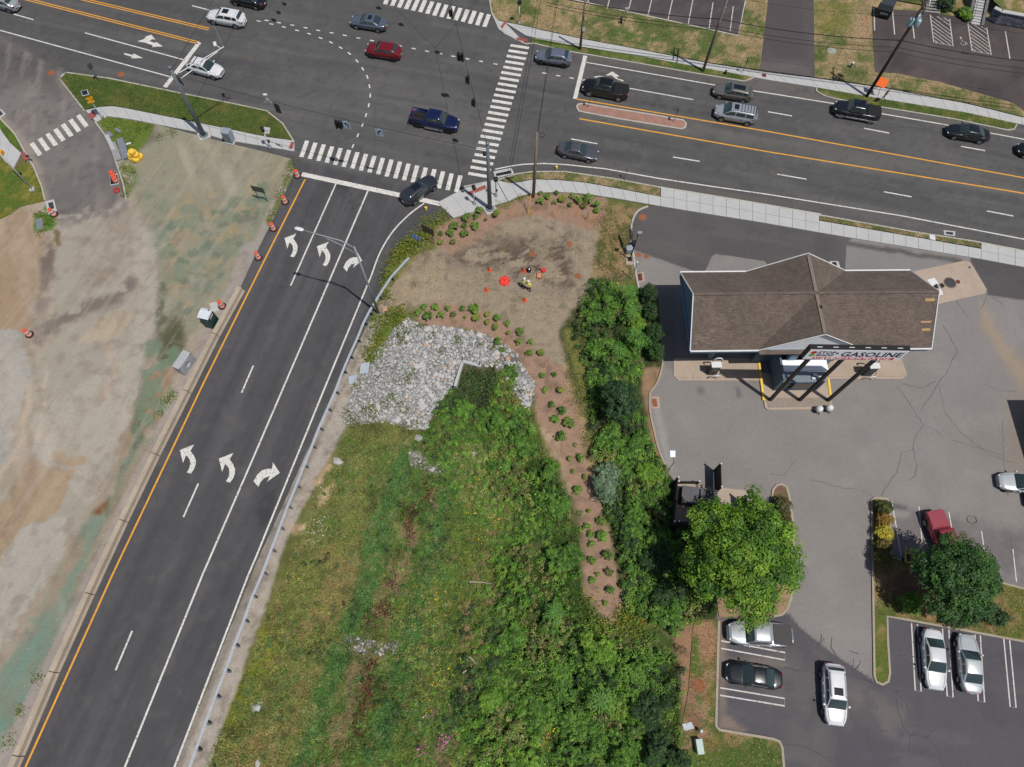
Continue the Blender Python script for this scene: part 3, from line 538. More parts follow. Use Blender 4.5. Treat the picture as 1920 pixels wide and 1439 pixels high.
# ================================================================== dirt lot on the left
DIRT = [(290, 233), (400, 262), (500, 286), (545, 298), (552, 322), (520, 395), (478, 480), (455, 530), (440, 565), (300, 840), (160, 1130), (20, 1439), (-40, 1560), (-320, 1560), (-320, 420), (0, 412), (20, 402), (40, 388), (84, 378), (104, 412), (150, 402), (215, 390), (232, 372), (236, 340), (222, 318), (205, 262), (183, 228), (200, 218), (240, 223)]
dl = [dict(p=[(-300, 380), (80, 390), (85, 480), (62, 560), (40, 700), (-60, 860), (-300, 900)], c=(160, 138, 114), f=5, w=8),
      dict(p=[(105, 405), (240, 360), (275, 430), (300, 560), (290, 650), (255, 760), (200, 900), (150, 980), (80, 1100), (-50, 1200), (-100, 1000), (60, 880), (50, 720), (110, 620), (100, 520)], c=(162, 154, 141), f=2.5, w=8), dict(p=[(245, 445), (290, 430), (303, 520), (300, 610), (275, 640), (255, 740), (200, 880), (160, 950), (120, 900), (90, 860), (60, 900), (80, 780), (180, 700), (215, 650), (240, 640), (262, 560)], c=(172, 164, 151), f=2.5, w=7, a=.9),
      dict(p=[(245, 370), (290, 400), (290, 520), (270, 560), (235, 500), (180, 560), (150, 520), (160, 440)], c=(150, 138, 124), f=14, a=.8, n=(1.2, .35, .6)),
      dict(p=[(60, 865), (140, 885), (100, 960), (0, 1080), (-150, 1160), (-150, 1000), (0, 940)], c=(166, 145, 119), f=3, w=8),
      dict(p=[(40, 1000), (120, 960), (130, 1010), (30, 1180), (-100, 1330), (-150, 1250)], c=(170, 164, 154), f=3, w=8),
      dict(p=[(-50, 620), (40, 620), (60, 700), (10, 860), (-60, 950)], c=(164, 161, 154), f=4, w=8),
      dict(l=[(60, 720), (40, 830), (5, 880), (-40, 960)], d=6, c=(186, 168, 148), f=6, a=.8), dict(l=[(88, 700), (70, 820)], d=4, c=(186, 172, 156), f=5, a=.8),
      dict(p=[(78, 455), (105, 455), (100, 510), (90, 590), (70, 620), (62, 600), (72, 530)], c=(112, 98, 92), f=7, a=.9, n=(1., .3, .5)),
      dict(l=[(75, 628), (110, 610), (160, 580), (215, 560), (245, 535)], d=12, c=(116, 104, 98), f=9, a=.85, n=(.9, .32, .5)), dict(p=[(60, 610), (100, 590), (110, 620), (75, 650), (60, 640)], c=(104, 96, 92), f=6, n=(.8, .3, .5)),
      dict(p=[(180, 600), (240, 580), (250, 600), (205, 640), (150, 640)], c=(186, 167, 142), f=10, a=.6), dict(l=[(60, 870), (50, 930), (10, 1000)], d=14, c=(140, 118, 102), f=10, a=.6, n=(1.2, .3, .6)),
      dict(l=[(105, 855), (130, 868), (155, 860)], d=8, c=(168, 144, 116), f=5, a=.8), dict(l=[(205, 640), (215, 690), (190, 760)], d=4, c=(190, 160, 140), f=6, a=.5),
      dict(p=[(236, 225), (300, 235), (545, 298), (552, 322), (478, 478), (440, 562), (335, 650), (300, 640), (298, 520), (280, 430), (255, 380), (236, 345)], c=(145, 141, 122), f=3, w=7),
      dict(p=[(236, 250), (290, 240), (292, 262), (260, 275)], c=(116, 112, 100), f=6), dict(p=[(245, 330), (300, 370), (420, 400), (520, 330), (480, 460), (330, 600), (305, 500)], c=(126, 134, 114), f=12, a=.85, n=(1.6, .45, .56)), dict(p=[(300, 420), (520, 330), (470, 470), (330, 620)], c=(104, 118, 100), f=12, a=.7, n=(.9, .55, .62)), dict(p=[(300, 380), (500, 320), (440, 540), (330, 620)], c=(160, 142, 112), f=12, a=.7, n=(1.0, .55, .64)),
      dict(p=[(500, 290), (545, 300), (545, 320), (510, 390), (500, 330)], c=(150, 140, 115), f=10, a=.7),
      dict(p=[(300, 520), (330, 560), (345, 640), (320, 690), (290, 760), (255, 830), (285, 700), (292, 640)], c=(92, 96, 76), f=10, a=.9, n=(1.3, .38, .55)), dict(p=[(310, 610), (340, 600), (350, 660), (330, 690), (305, 680)], c=(82, 84, 58), f=10, a=.8),
      dict(p=[(270, 700), (330, 690), (300, 780), (250, 830), (225, 870), (215, 900), (240, 800)], c=(150, 124, 98), f=7, a=.9),
      dict(l=[(262, 770), (255, 810), (262, 830), (245, 870), (235, 880)], d=9, c=(84, 98, 78), f=5, a=.9, n=(1., .42, .55)), dict(p=[(175, 960), (205, 930), (215, 960), (200, 980), (190, 970)], c=(124, 84, 52), f=6, w=3), dict(p=[(190, 985), (205, 950), (215, 945), (213, 970)], c=(84, 116, 98), f=5, w=3),
      dict(p=[(150, 985), (210, 960), (200, 1010), (120, 1180), (60, 1290), (0, 1410), (-60, 1500), (-160, 1500), (-60, 1330), (60, 1180), (110, 1060)], c=(122, 138, 122), f=8, w=7, a=.95), dict(p=[(30, 1250), (90, 1180), (70, 1260), (10, 1380), (-30, 1400)], c=(112, 140, 126), f=14, a=.9, n=(1.6, .4, .6)),
      dict(p=[(140, 1010), (165, 1010), (120, 1100), (90, 1150), (70, 1150)], c=(168, 140, 116), f=10, a=.6), dict(p=[(270, 640), (330, 640), (350, 700), (300, 800), (250, 890), (205, 985), (190, 960), (235, 850), (265, 740)], c=(112, 130, 108), f=6, w=7, a=.85, n=(1.2, .42, .52)), dict(p=[(260, 830), (285, 820), (240, 930), (150, 1120), (130, 1120), (215, 930)], c=(150, 132, 112), f=7, a=.7),
      dict(l=[(470, 470), (440, 545), (300, 828), (210, 1015), (120, 1205), (5, 1445), (-40, 1540)], d=17, c=(158, 149, 142), f=4, w=2), dict(l=[(450, 510), (425, 560), (350, 690)], d=10, c=(170, 134, 110), f=6, a=.0),
      dict(l=[(400, 600), (330, 735), (275, 840), (240, 915)], d=5, c=(172, 132, 108), f=5, a=.0),
      dict(p=[(532, 330), (550, 320), (520, 396), (478, 480), (455, 530), (440, 560), (425, 570), (470, 470)], c=(160, 150, 143), f=4, w=2), dict(l=[(545, 305), (535, 360), (508, 410)], d=7, c=(108, 112, 62), f=4, n=(.8, .4, .55)),
      dict(l=[(100, 418), (150, 408), (217, 396), (238, 374)], d=9, c=(130, 123, 117), f=7, w=6, n=(.8, .3, .5)), dict(c=(120, 104, 90), a=.3, n=(1.0, .55, .75)), dict(c=(196, 182, 166), a=.3, n=(2.4, .55, .75, (1, 4, 25))), dict(c=(122, 111, 100), a=.16, n=(.6, .56, .7, (1, 12, -18))), dict(c=(182, 172, 156), a=.2, n=(.5, .58, .7, (1, 14, -22))), dict(p=[(180, 225), (200, 215), (290, 232), (250, 300), (205, 262)], c=(96, 116, 46), f=5, w=3), dict(p=[(230, 300), (260, 312), (245, 370), (232, 372)], c=(100, 116, 52), f=5, a=.8, n=(.8, .35, .5)),
      dict(p=[(92, 378), (104, 395), (100, 430), (66, 435), (64, 402), (78, 398)], c=(86, 118, 44), f=4, w=3, n=(.9, .3, .45)), dict(l=[(106, 440), (110, 458)], d=6, c=(120, 106, 74), f=3)]
dirt = paintsheet('dirt_lot', DIRT, .008, (158, 146, 130), dl, m_dirt, res=.19, warp=4)
dirt.data.polygons.foreach_set('use_smooth', [True]*len(dirt.data.polygons))

# ================================================================== field between ramp and fuel station: soil, straw, mulch, meadow floor
FIELD = [(850, 408), (800, 424), (748, 466), (724, 502), (713, 545), (690, 606), (600, 792), (540, 927), (480, 1057), (420, 1207), (365, 1347), (290, 1540), (1345, 1560), (1345, 1160), (1345, 1000), (1300, 950), (1252, 885), (1235, 850), (1218, 760), (1222, 735), (1242, 690), (1235, 560), (1196, 535), (1188, 480), (1183, 445), (1185, 415), (1196, 396), (1215, 387), (1130, 370), (1060, 362), (1000, 364), (930, 388)]
MULCH1 = [(848, 410), (930, 388), (1000, 364), (1060, 362), (1140, 373), (1138, 400), (1128, 432), (1080, 425), (1000, 403), (935, 422), (890, 455), (850, 472), (822, 468), (812, 450), (826, 426)]
MULCH2 = [(775, 582), (800, 572), (860, 570), (940, 600), (1000, 660), (1062, 690), (1092, 790), (1108, 870), (1132, 960), (1152, 1020), (1167, 1140), (1150, 1172), (1110, 1165), (1090, 1110), (1088, 1000), (1060, 920), (1037, 850), (1008, 790), (998, 720), (950, 650), (880, 618), (800, 612), (785, 600)]
RIPS = [[(765, 598), (790, 612), (850, 614), (920, 632), (962, 658), (935, 668), (920, 692), (868, 676), (853, 722), (835, 740), (815, 770), (800, 805), (775, 808), (720, 790), (650, 800), (645, 788), (660, 735), (690, 690), (715, 650), (745, 612)], [(958, 716), (984, 700), (1000, 714), (1002, 745), (990, 768), (966, 746)], [(765, 845), (790, 850), (800, 866), (860, 880), (857, 893), (800, 884), (772, 872)], [(650, 1195), (690, 1200), (745, 1210), (740, 1226), (700, 1230), (653, 1220)], [(470, 1320), (490, 1318), (492, 1333), (474, 1335)], [(922, 662), (962, 657), (986, 690), (986, 704), (960, 718), (946, 702), (930, 690)]]
fl = [dict(p=[(760, 850), (960, 860), (960, 1000), (920, 1150), (860, 1350), (800, 1520), (560, 1520), (640, 1300), (720, 1050)], c=(92, 112, 54), f=14, w=6), dict(p=[(650, 790), (780, 820), (750, 950), (700, 1080), (625, 1300), (560, 1500), (330, 1560), (430, 1330), (482, 1195), (560, 1000)], c=(114, 114, 66), f=10, w=6),
      dict(p=[(640, 810), (760, 850), (700, 1000), (600, 1000)], c=(94, 108, 54), f=20, n=(2., .4, .6)), dict(p=[(560, 1020), (700, 1000), (620, 1300), (520, 1500), (400, 1500), (500, 1180)], c=(128, 114, 72), f=20, n=(1.6, .42, .6, (1, 2, -25))),
      dict(p=[(490, 1180), (540, 1180), (480, 1300), (420, 1400), (400, 1400)], c=(122, 122, 48), f=14, n=(1.2, .4, .55)),
      dict(l=[(765, 850), (728, 950), (680, 1120), (610, 1300), (550, 1500)], d=20, c=(82, 110, 60), f=9, w=5), dict(l=[(815, 900), (770, 1010), (715, 1150), (655, 1310), (600, 1500)], d=20, c=(128, 114, 82), f=9, w=9, n=(1.4, .36, .5)),
      dict(l=[(800, 905), (770, 960), (765, 1010), (720, 1140), (690, 1300), (660, 1400)], d=12, c=(92, 60, 46), f=6, a=.7, n=(.8, .5, .6), w=10), dict(l=[(800, 905), (765, 1015)], d=26, c=(88, 112, 54), f=8, n=(1.3, .45, .55)),
      dict(l=[(860, 890), (810, 1060), (770, 1200), (700, 1450)], d=20, c=(82, 112, 62), f=8, w=5), dict(l=[(880, 930), (830, 1150), (770, 1400)], d=30, c=(104, 116, 56), f=12, w=6, n=(1.2, .3, .5)),
      dict(p=[(890, 900), (960, 900), (930, 1100), (880, 1250), (840, 1300), (860, 1100)], c=(104, 112, 52), f=14), dict(p=[(935, 880), (950, 900), (945, 1000), (900, 1120), (870, 1220), (850, 1210), (900, 1050)], c=(150, 120, 96), f=8, n=(1.1, .42, .55), w=8),
      dict(p=[(920, 1080), (960, 1100), (910, 1300), (850, 1440), (800, 1440), (880, 1250)], c=(132, 108, 86), f=8, n=(1.0, .48, .6), w=8),
      dict(p=[(690, 606), (735, 590), (722, 640), (652, 795), (592, 905), (540, 1010), (482, 1185), (432, 1325), (370, 1500), (280, 1560), (365, 1347), (480, 1057), (600, 792)], c=(170, 160, 149), f=4, w=3), dict(p=[(690, 606), (660, 690), (560, 890), (480, 1057), (365, 1347), (300, 1500), (310, 1510), (492, 1070), (612, 800), (700, 610)], c=(134, 126, 120), f=3, w=1, a=.8),
      dict(l=[(630, 860), (600, 920), (560, 990)], d=14, c=(184, 156, 126), f=8, n=(1.2, .4, .6)),
      dict(p=[(735, 520), (770, 482), (830, 462), (900, 430), (1000, 395), (1100, 395), (1200, 392), (1186, 440), (1190, 520), (1120, 515), (1085, 570), (1055, 620), (1068, 700), (1000, 660), (940, 604), (860, 575), (790, 575), (735, 592), (705, 600), (714, 560)], c=(153, 139, 120), f=6, w=4),
      dict(p=[(860, 440), (1110, 430), (1070, 560), (900, 520), (800, 500)], c=(132, 120, 106), f=20, a=.8, n=(1.2, .42, .58)), dict(p=[(830, 470), (1060, 440), (1080, 540), (960, 520), (880, 500)], c=(88, 73, 66), f=14, a=.85, n=(.6, .52, .6, (2.2, 1, 30))),
      dict(p=[(770, 480), (810, 470), (800, 540), (760, 560), (745, 530)], c=(110, 92, 80), f=10, a=.75, n=(.7, .5, .62)), dict(p=[(740, 520), (830, 490), (840, 560), (750, 575)], c=(164, 148, 122), f=14, a=.7),
      dict(p=[(1130, 380), (1196, 394), (1184, 440), (1190, 520), (1115, 515), (1120, 460)], c=(150, 126, 90), f=6, w=4), dict(p=[(1130, 385), (1190, 398), (1184, 440), (1190, 520), (1110, 520)], c=(92, 96, 50), f=6, n=(.55, .47, .58, (1, 2.2, 20))),
      dict(p=[(820, 425), (850, 408), (890, 400), (850, 420), (800, 470), (765, 500), (725, 545), (712, 560), (713, 530), (724, 502), (748, 466), (800, 424)], c=(112, 112, 54), f=4, w=3, n=(1., .25, .45)),
      dict(p=MULCH1, c=(156, 127, 108), f=4, w=4), dict(p=MULCH2, c=(158, 129, 110), f=4, w=4), dict(p=[(930, 395), (1130, 385), (1120, 425), (1000, 400), (940, 420)], c=(166, 124, 94), f=8, a=.7, n=(.9, .48, .62)),
      dict(l=[(1062, 690), (1092, 790), (1108, 870)], d=8, c=(164, 142, 106), f=4, n=(.9, .3, .5)), dict(p=[(1010, 800), (1040, 810), (1060, 900), (1085, 930), (1070, 950), (1040, 870)], c=(176, 152, 124), f=6, n=(.8, .4, .55)),
      dict(p=[(715, 600), (760, 590), (765, 600), (735, 640), (705, 690), (680, 720), (670, 700)], c=(96, 112, 50), f=5, n=(.9, .3, .45)),
      dict(p=[(1050, 620), (1120, 520), (1235, 560), (1240, 690), (1222, 735), (1218, 760), (1252, 885), (1300, 960), (1345, 1000), (1345, 1180), (1170, 1150), (1140, 960), (1095, 780), (1065, 690)], c=(58, 70, 34), f=6, w=4),
      dict(p=[(1205, 690), (1240, 690), (1226, 735), (1222, 770), (1238, 850), (1256, 890), (1232, 890), (1215, 800), (1204, 740)], c=(150, 122, 94), f=4, w=2),
      dict(p=[(1060, 620), (1085, 620), (1100, 720), (1100, 780), (1085, 740)], c=(122, 124, 64), f=6),
      dict(p=[(990, 850), (1040, 870), (1085, 960), (1090, 1110), (1150, 1180), (1270, 1180), (1290, 1300), (1275, 1500), (850, 1500), (880, 1300), (940, 1100)], c=(64, 84, 36), f=12, w=6)]
fl += [dict(p=p, c=(128, 126, 122), f=3, w=3) for p in RIPS]
fl += [dict(p=[(868, 680), (930, 694), (915, 770), (870, 775), (855, 728)], c=(62, 72, 48), f=8, w=2), dict(p=[(1260, 1160), (1345, 1160), (1345, 1560), (1265, 1560), (1280, 1330), (1270, 1230)], c=(150, 116, 92), f=6, w=4), dict(p=[(1310, 1250), (1345, 1200), (1345, 1500), (1300, 1500)], c=(110, 118, 54), f=8, n=(1.4, .35, .55)), dict(p=[(1320, 1270), (1345, 1270), (1343, 1370), (1325, 1360)], c=(104, 124, 48), f=6, a=.9),
       dict(c=(70, 62, 44), a=.35, n=(.9, .55, .72)), dict(c=(150, 132, 100), a=.25, n=(.7, .55, .72))]
field = paintsheet('field', FIELD, .0, (98, 104, 54), fl, m_soil, res=.2, warp=4, zf=terr)

# ================================================================== fuel station yard
YARD = [(1183, 440), (1186, 414), (1197, 395), (1215, 387), (1245, 384), (1540, 432), (1840, 478), (2200, 545), (2200, 1580), (1340, 1580), (1345, 1150), (1345, 1000), (1300, 950), (1252, 885), (1235, 850), (1218, 760), (1222, 735), (1242, 690), (1235, 560), (1196, 535), (1188, 480)]
yl = [dict(c=(128, 124, 121), a=.4, n=(6., .48, .68)), dict(c=(150, 145, 142), a=.3, n=(3., .55, .72)), dict(p=[(1183, 380), (1245, 380), (1540, 432), (1600, 445), (1586, 460), (1583, 520), (1440, 560), (1440, 490), (1337, 475), (1321, 510), (1300, 508), (1188, 469), (1183, 440)], c=(92, 88, 88), f=2.2, w=1),
      dict(p=[(1820, 480), (2200, 545), (2200, 600), (1852, 553), (1850, 542), (1818, 492)], c=(88, 84, 86), f=2.5, w=1), dict(p=[(1560, 448), (1800, 486), (1815, 497), (1560, 458)], c=(92, 90, 88), f=3, w=2),
      dict(p=[(1345, 1158), (1478, 1150), (1500, 1178), (1560, 1225), (1640, 1278), (1668, 1290), (1664, 1158), (1920, 1203), (2200, 1245), (2200, 1580), (1345, 1580)], c=(88, 86, 91), f=2, w=1.2),
      dict(p=[(1540, 1270), (1640, 1290), (1700, 1330), (1710, 1390), (1620, 1380), (1570, 1350)], c=(122, 113, 109), f=22, a=.55, n=(1.2, .25, .6)), dict(p=[(1440, 1220), (1540, 1220), (1560, 1439), (1480, 1500), (1470, 1360), (1430, 1300)], c=(106, 102, 102), f=24, a=.6), dict(p=[(1348, 1160), (1362, 1165), (1358, 1340), (1400, 1372), (1348, 1364)], c=(132, 118, 106), f=6, a=.8), dict(p=[(1345, 1230), (1440, 1235), (1480, 1250), (1350, 1248)], c=(128, 118, 110), f=6, a=.7),
      dict(p=[(1672, 945), (1760, 960), (1920, 1000), (1920, 1100), (1700, 1050)], c=(118, 112, 112), f=16, n=(2.2, .35, .6), w=6), dict(p=[(1655, 935), (1700, 950), (1705, 962), (1660, 950)], c=(96, 94, 98), f=5), dict(p=[(1870, 1000), (1925, 1000), (1925, 1100), (1880, 1095)], c=(110, 106, 108), f=12, a=.7, n=(1.2, .3, .6)),
      dict(p=[(1835, 565), (1845, 575), (1900, 660), (1925, 700), (1925, 740), (1880, 680), (1840, 610)], c=(158, 140, 120), f=8, w=3, a=.8), dict(p=[(1880, 740), (2000, 760), (1990, 900), (1890, 880)], c=(142, 130, 120), f=12, a=.7),
      dict(p=[(1308, 725), (1320, 722), (1322, 745), (1310, 748)], c=(100, 97, 96), f=6, a=.8, n=(.7, .35, .55)), dict(p=[(1375, 725), (1385, 725), (1390, 742), (1380, 745)], c=(96, 94, 94), f=5, a=.8, n=(.7, .3, .5)),
      dict(p=[(1235, 540), (1265, 540), (1270, 700), (1245, 690)], c=(120, 116, 114), f=4, a=.6), dict(p=[(1222, 760), (1236, 760), (1262, 880), (1250, 880)], c=(158, 156, 152), f=6, a=.7), dict(p=[(1790, 1260), (1830, 1270), (1830, 1330), (1800, 1320)], c=(120, 112, 108), f=10, a=.7, n=(1., .35, .55)),  # strip left of the canopy has its cast shadow painted into the yard
      dict(p=[(1560, 460), (1800, 495), (1700, 530), (1580, 540)], c=(132, 130, 128), f=4, a=.8)]
yard = paintsheet('fuel_yard', YARD, .004, (137, 132, 129), yl, m_lot, res=.25, warp=2)
paintsheet('car_park', [(1348, 1160), (1440, 1160), (1474, 1154), (1500, 1178), (1530, 1203), (1560, 1226), (1600, 1252), (1641, 1281), (1655, 1286), (1667, 1281), (1670, 1262), (1665, 1200), (1664, 1158), (1700, 1163), (1920, 1204), (2200, 1246), (2200, 1580), (1472, 1580), (1470, 1439), (1467, 1402), (1462, 1391), (1450, 1386), (1350, 1369), (1344, 1362)], .007, (89, 87, 92), [L for L in yl[6:9]]+[dict(p=[(1348, 1160), (1362, 1165), (1358, 1340), (1400, 1372), (1348, 1364)], c=(132, 118, 106), f=6, a=.8), dict(p=[(1345, 1230), (1440, 1235), (1480, 1250), (1350, 1248)], c=(128, 118, 110), f=6, a=.7), dict(c=(78, 76, 82), a=.4, n=(2.2, .5, .68)), dict(c=(108, 104, 105), a=.35, n=(1.2, .55, .7, (6, 1, -10)))], m_lot, .3, 2)
paintsheet('driveway', [(1186, 420), (1197, 396), (1215, 388), (1245, 386), (1540, 435), (1588, 447), (1584, 512), (1440, 545), (1440, 491), (1337, 475), (1322, 509), (1300, 508), (1188, 468), (1184, 440)], .007, (92, 89, 89), [dict(c=(84, 81, 82), a=.5, n=(3., .45, .65)), dict(c=(104, 100, 99), a=.4, n=(1.2, .55, .7, (6, 1, -13)))], m_lot, .35, 2)
paintsheet('driveway', [(1822, 483), (1845, 487), (2200, 545), (2200, 600), (1853, 553), (1851, 542)], .007, (89, 86, 87), [dict(c=(80, 78, 80), a=.5, n=(3., .45, .65))], m_lot, .35, 2)
m_crack = M('crack', A(98, 94, 93), .95)
def crack(px, wd=.06, mat=None, par=None, z=.010, amp=1.6):
    pts = [px[0]]
    for a, b in zip(px[:-1], px[1:]):
        n = max(2, int(math.hypot(b[0]-a[0], b[1]-a[1])/7))
        for k in range(1, n+1): t = k/n; j = amp if k < n else 0; pts.append((a[0]+(b[0]-a[0])*t+random.uniform(-j, j), a[1]+(b[1]-a[1])*t+random.uniform(-j, j)))
    g = GL(pts); n = len(g); ws = [wd*random.uniform(.5, 1.3)/2 for _ in g]; mb = MB(); L, Q = [], []
    for i in range(n):
        a = np.array(g[max(i-1, 0)]); b = np.array(g[min(i+1, n-1)]); t = (b-a)/(np.linalg.norm(b-a)+1e-9); L.append((g[i][0]-t[1]*ws[i], g[i][1]+t[0]*ws[i], z)); Q.append((g[i][0]+t[1]*ws[i], g[i][1]-t[0]*ws[i], z))
    mb.add(Q+L, [(i, i+1, n+i+1, n+i) for i in range(n-1)]).build('crack', mat or m_crack, par or yard)
m_seal = M('crack_sealant', A(68, 66, 70), .7)
for px in ([(1760, 720), (1744, 745), (1725, 772)], [(1682, 725), (1705, 755), (1731, 798), (1716, 820), (1710, 845), (1690, 848), (1683, 880), (1665, 910), (1652, 930)], [(1731, 798), (1750, 805), (1768, 820)], [(1712, 842), (1718, 870), (1716, 892), (1702, 902)], [(1768, 610), (1785, 640), (1795, 660), (1780, 690), (1760, 720)], [(1793, 565), (1815, 595)], [(1850, 553), (1840, 580)], [(1860, 558), (1885, 575)], [(1690, 720), (1730, 728), (1755, 715)]): crack(px)
for px in ([(1762, 725), (1770, 770), (1800, 810), (1850, 850), (1905, 870)], [(1785, 826), (1830, 838), (1860, 848), (1882, 855)], [(1845, 720), (1875, 735), (1905, 735)], [(1879, 790), (1882, 870), (1890, 930)], [(1894, 1000), (1897, 1030), (1900, 1060)], [(1445, 890), (1470, 892), (1490, 865)], [(1520, 900), (1560, 910), (1620, 922), (1642, 935)]): crack(px, .05)
for px in ([(1560, 1195), (1558, 1215), (1568, 1230), (1574, 1250)], [(1585, 1265), (1625, 1275), (1640, 1285), (1662, 1290), (1680, 1295), (1682, 1325), (1692, 1360), (1706, 1378), (1738, 1383), (1760, 1405), (1772, 1445)], [(1738, 1383), (1750, 1368)], [(1706, 1378), (1703, 1410)], [(1680, 1295), (1700, 1320), (1705, 1345)], [(1600, 1235), (1598, 1262), (1612, 1245), (1612, 1238)], [(1470, 1395), (1510, 1400), (1545, 1420), (1580, 1440)], [(1470, 1252), (1500, 1258), (1530, 1262)], [(1672, 1228), (1700, 1230), (1725, 1234)], [(1595, 1330), (1597, 1350), (1610, 1370)], [(1545, 1198), (1530, 1215), (1545, 1225)], [(1540, 1190), (1538, 1202)], [(1592, 1220), (1610, 1226)], [(1650, 1370), (1666, 1373)], [(1575, 1405), (1590, 1407)], [(1620, 1275), (1640, 1280), (1650, 1272)]): crack(px, .09, m_seal)
m_lotline = worn('bay_paint', A(214, 208, 204), A(86, 84, 90), 5., (.36, .44))
def bay(a, b, wd=.11): ribbon(MB(), GL([a, b]), wd, .010).build('parking_line', m_lotline, yard)
def loop_bay(p): ribbon(MB(), GL(p), .11, .010).build('parking_line', m_lotline, yard)
loop_bay([(1352, 1202), (1472, 1224), (1472, 1238), (1352, 1216)]); loop_bay([(1350, 1290), (1471, 1310), (1471, 1324), (1350, 1304)])
loop_bay([(1709, 1168), (1716, 1295), (1727, 1297), (1720, 1171)]); loop_bay([(1767, 1179), (1776, 1306), (1787, 1308), (1779, 1181)]); loop_bay([(1828, 1190), (1834, 1315), (1846, 1317), (1838, 1192)]); loop_bay([(1882, 1198), (1894, 1326), (1905, 1327), (1893, 1201)])
for a, b in (((1723, 950), (1730, 1028)), ((1779, 960), (1786, 1000)), ((1840, 995), (1850, 1060)), ((1899, 1030), (1906, 1092)), ((1672, 940), (1690, 1045))): bay(a, b, .1)

# kerbs and islands of the yard
kt = MATS['kerb_tan']
kerb('kerb', [(1215, 387), (1197, 395), (1187, 412), (1183, 440), (1188, 480), (1193, 515), (1198, 540)], .2, .13, mat=MATS['kerb'], sm=3)
kerb('kerb', [(1243, 680), (1239, 700), (1230, 722), (1219, 738), (1219, 770), (1226, 805), (1236, 845), (1254, 886)], .18, .13, mat=kt, sm=3)
I1 = [(1448, 935), (1450, 918), (1457, 910), (1466, 908), (1475, 913), (1480, 930), (1488, 985), (1490, 1060), (1484, 1120), (1476, 1143), (1466, 1153), (1440, 1158), (1400, 1158), (1348, 1158), (1340, 1100), (1345, 1000), (1440, 980)]
paintsheet('planter', I1, .11, (128, 96, 82), [dict(p=[(1440, 1090), (1500, 1090), (1490, 1160), (1340, 1160), (1340, 1040)], c=(160, 134, 104), f=8), dict(c=(90, 100, 48), a=.6, n=(1.2, .5, .6))], m_soil, .3)
kerb('kerb', I1[:13], .2, .14, mat=kt)
I2 = [(1635, 938), (1640, 934), (1664, 936), (1668, 942), (1671, 1044), (1690, 1050), (1890, 1096), (1920, 1104), (2200, 1150), (2200, 1245), (1920, 1203), (1700, 1162), (1664, 1156), (1665, 1200), (1669, 1262), (1666, 1278), (1655, 1284), (1644, 1279), (1640, 1268), (1638, 1150)]
paintsheet('planter', I2, .11, (104, 108, 50), [dict(p=[(1640, 1060), (1700, 1060), (1900, 1150), (1880, 1190), (1700, 1160), (1650, 1140)], c=(142, 104, 80), f=8), dict(p=[(1636, 934), (1670, 934), (1672, 1050), (1636, 1050)], c=(110, 86, 66), f=3), dict(c=(82, 104, 42), a=.7, n=(1.4, .45, .6)), dict(c=(160, 132, 96), a=.6, n=(.9, .55, .7))], m_turf, .3)
kerb('kerb', I2[3:9], .16, .13, mat=kt); kerb('kerb', I2[10:]+[I2[0], I2[1], I2[2], I2[3]], .18, .14, mat=kt)
I3 = [(1348, 1164), (1343, 1362), (1350, 1369), (1450, 1386), (1462, 1391), (1467, 1402), (1470, 1439), (1472, 1560), (1240, 1560), (1270, 1400), (1290, 1300), (1300, 1170)]
paintsheet('planter', I3, .08, (116, 108, 60), [dict(p=[(1290, 1160), (1346, 1164), (1344, 1240), (1300, 1240)], c=(162, 124, 96), f=8), dict(p=[(1290, 1270), (1322, 1270), (1325, 1380), (1285, 1400)], c=(148, 106, 90), f=6), dict(c=(78, 104, 40), a=.9, n=(1.5, .42, .6)), dict(c=(170, 138, 108), a=.7, n=(.9, .52, .68)), dict(p=[(1400, 1395), (1465, 1400), (1470, 1500), (1350, 1500), (1340, 1410)], c=(76, 100, 40), f=12, a=.8)], m_turf, .25)
kerb('kerb', I3[:8], .2, .14, mat=kt)
disc('manhole_cover', (1311, 1286), .5, m_rust, .1, yard)
for px, r, mm in (((1205, 408), .45, m_rust), ((1197.5, 478), .3, m_rust), ((1212, 481), .3, m_rust), ((1806, 1003), .4, m_iron), ((1823, 1014), .3, m_iron), ((1839, 980), .0, m_iron)):
    if r: disc('manhole_cover', px, r, mm, .006, yard)
for px in ((998, 477), (1068, 458), (1083, 518)): disc('manhole_cover', px, .36, m_rust, .01, field)
# concrete pads, catch basins
m_pad = M('pad_concrete', A(178, 161, 145), .9, pairs=((.7, .08, 4), (5., .07)))
m_padl = M('pad_joint', A(160, 134, 112), .9)
def pad(px, h=.03, mat=None, name='concrete_pad', par=None): return MB().prism(GL(px, h), -.02, h).build(name, mat or m_pad, par or yard)
pad([(1263, 672), (1425, 672), (1427, 714), (1272, 714), (1263, 705)], .10); pad([(1546, 672), (1690, 672), (1701, 702), (1692, 711), (1548, 711)], .10)
pad([(1427, 700), (1548, 700), (1560, 755), (1556, 768), (1440, 769), (1434, 764)], .14)
pad([(1700, 512), (1808, 489), (1820, 492), (1850, 543), (1848, 550), (1757, 571), (1720, 575)], .03)
for px in ([(1268, 705), (1275, 709), (1426, 709)], [(1548, 706), (1690, 706), (1697, 701)], [(1300, 700), (1300, 714)], [(1340, 700), (1340, 714)], [(1380, 700), (1380, 714)]): ribbon(MB(), GL(px, .1), .05, .104).build('slab_joint', m_padl, yard)
m_grate = M('grate', A(70, 74, 78), .7, .3)
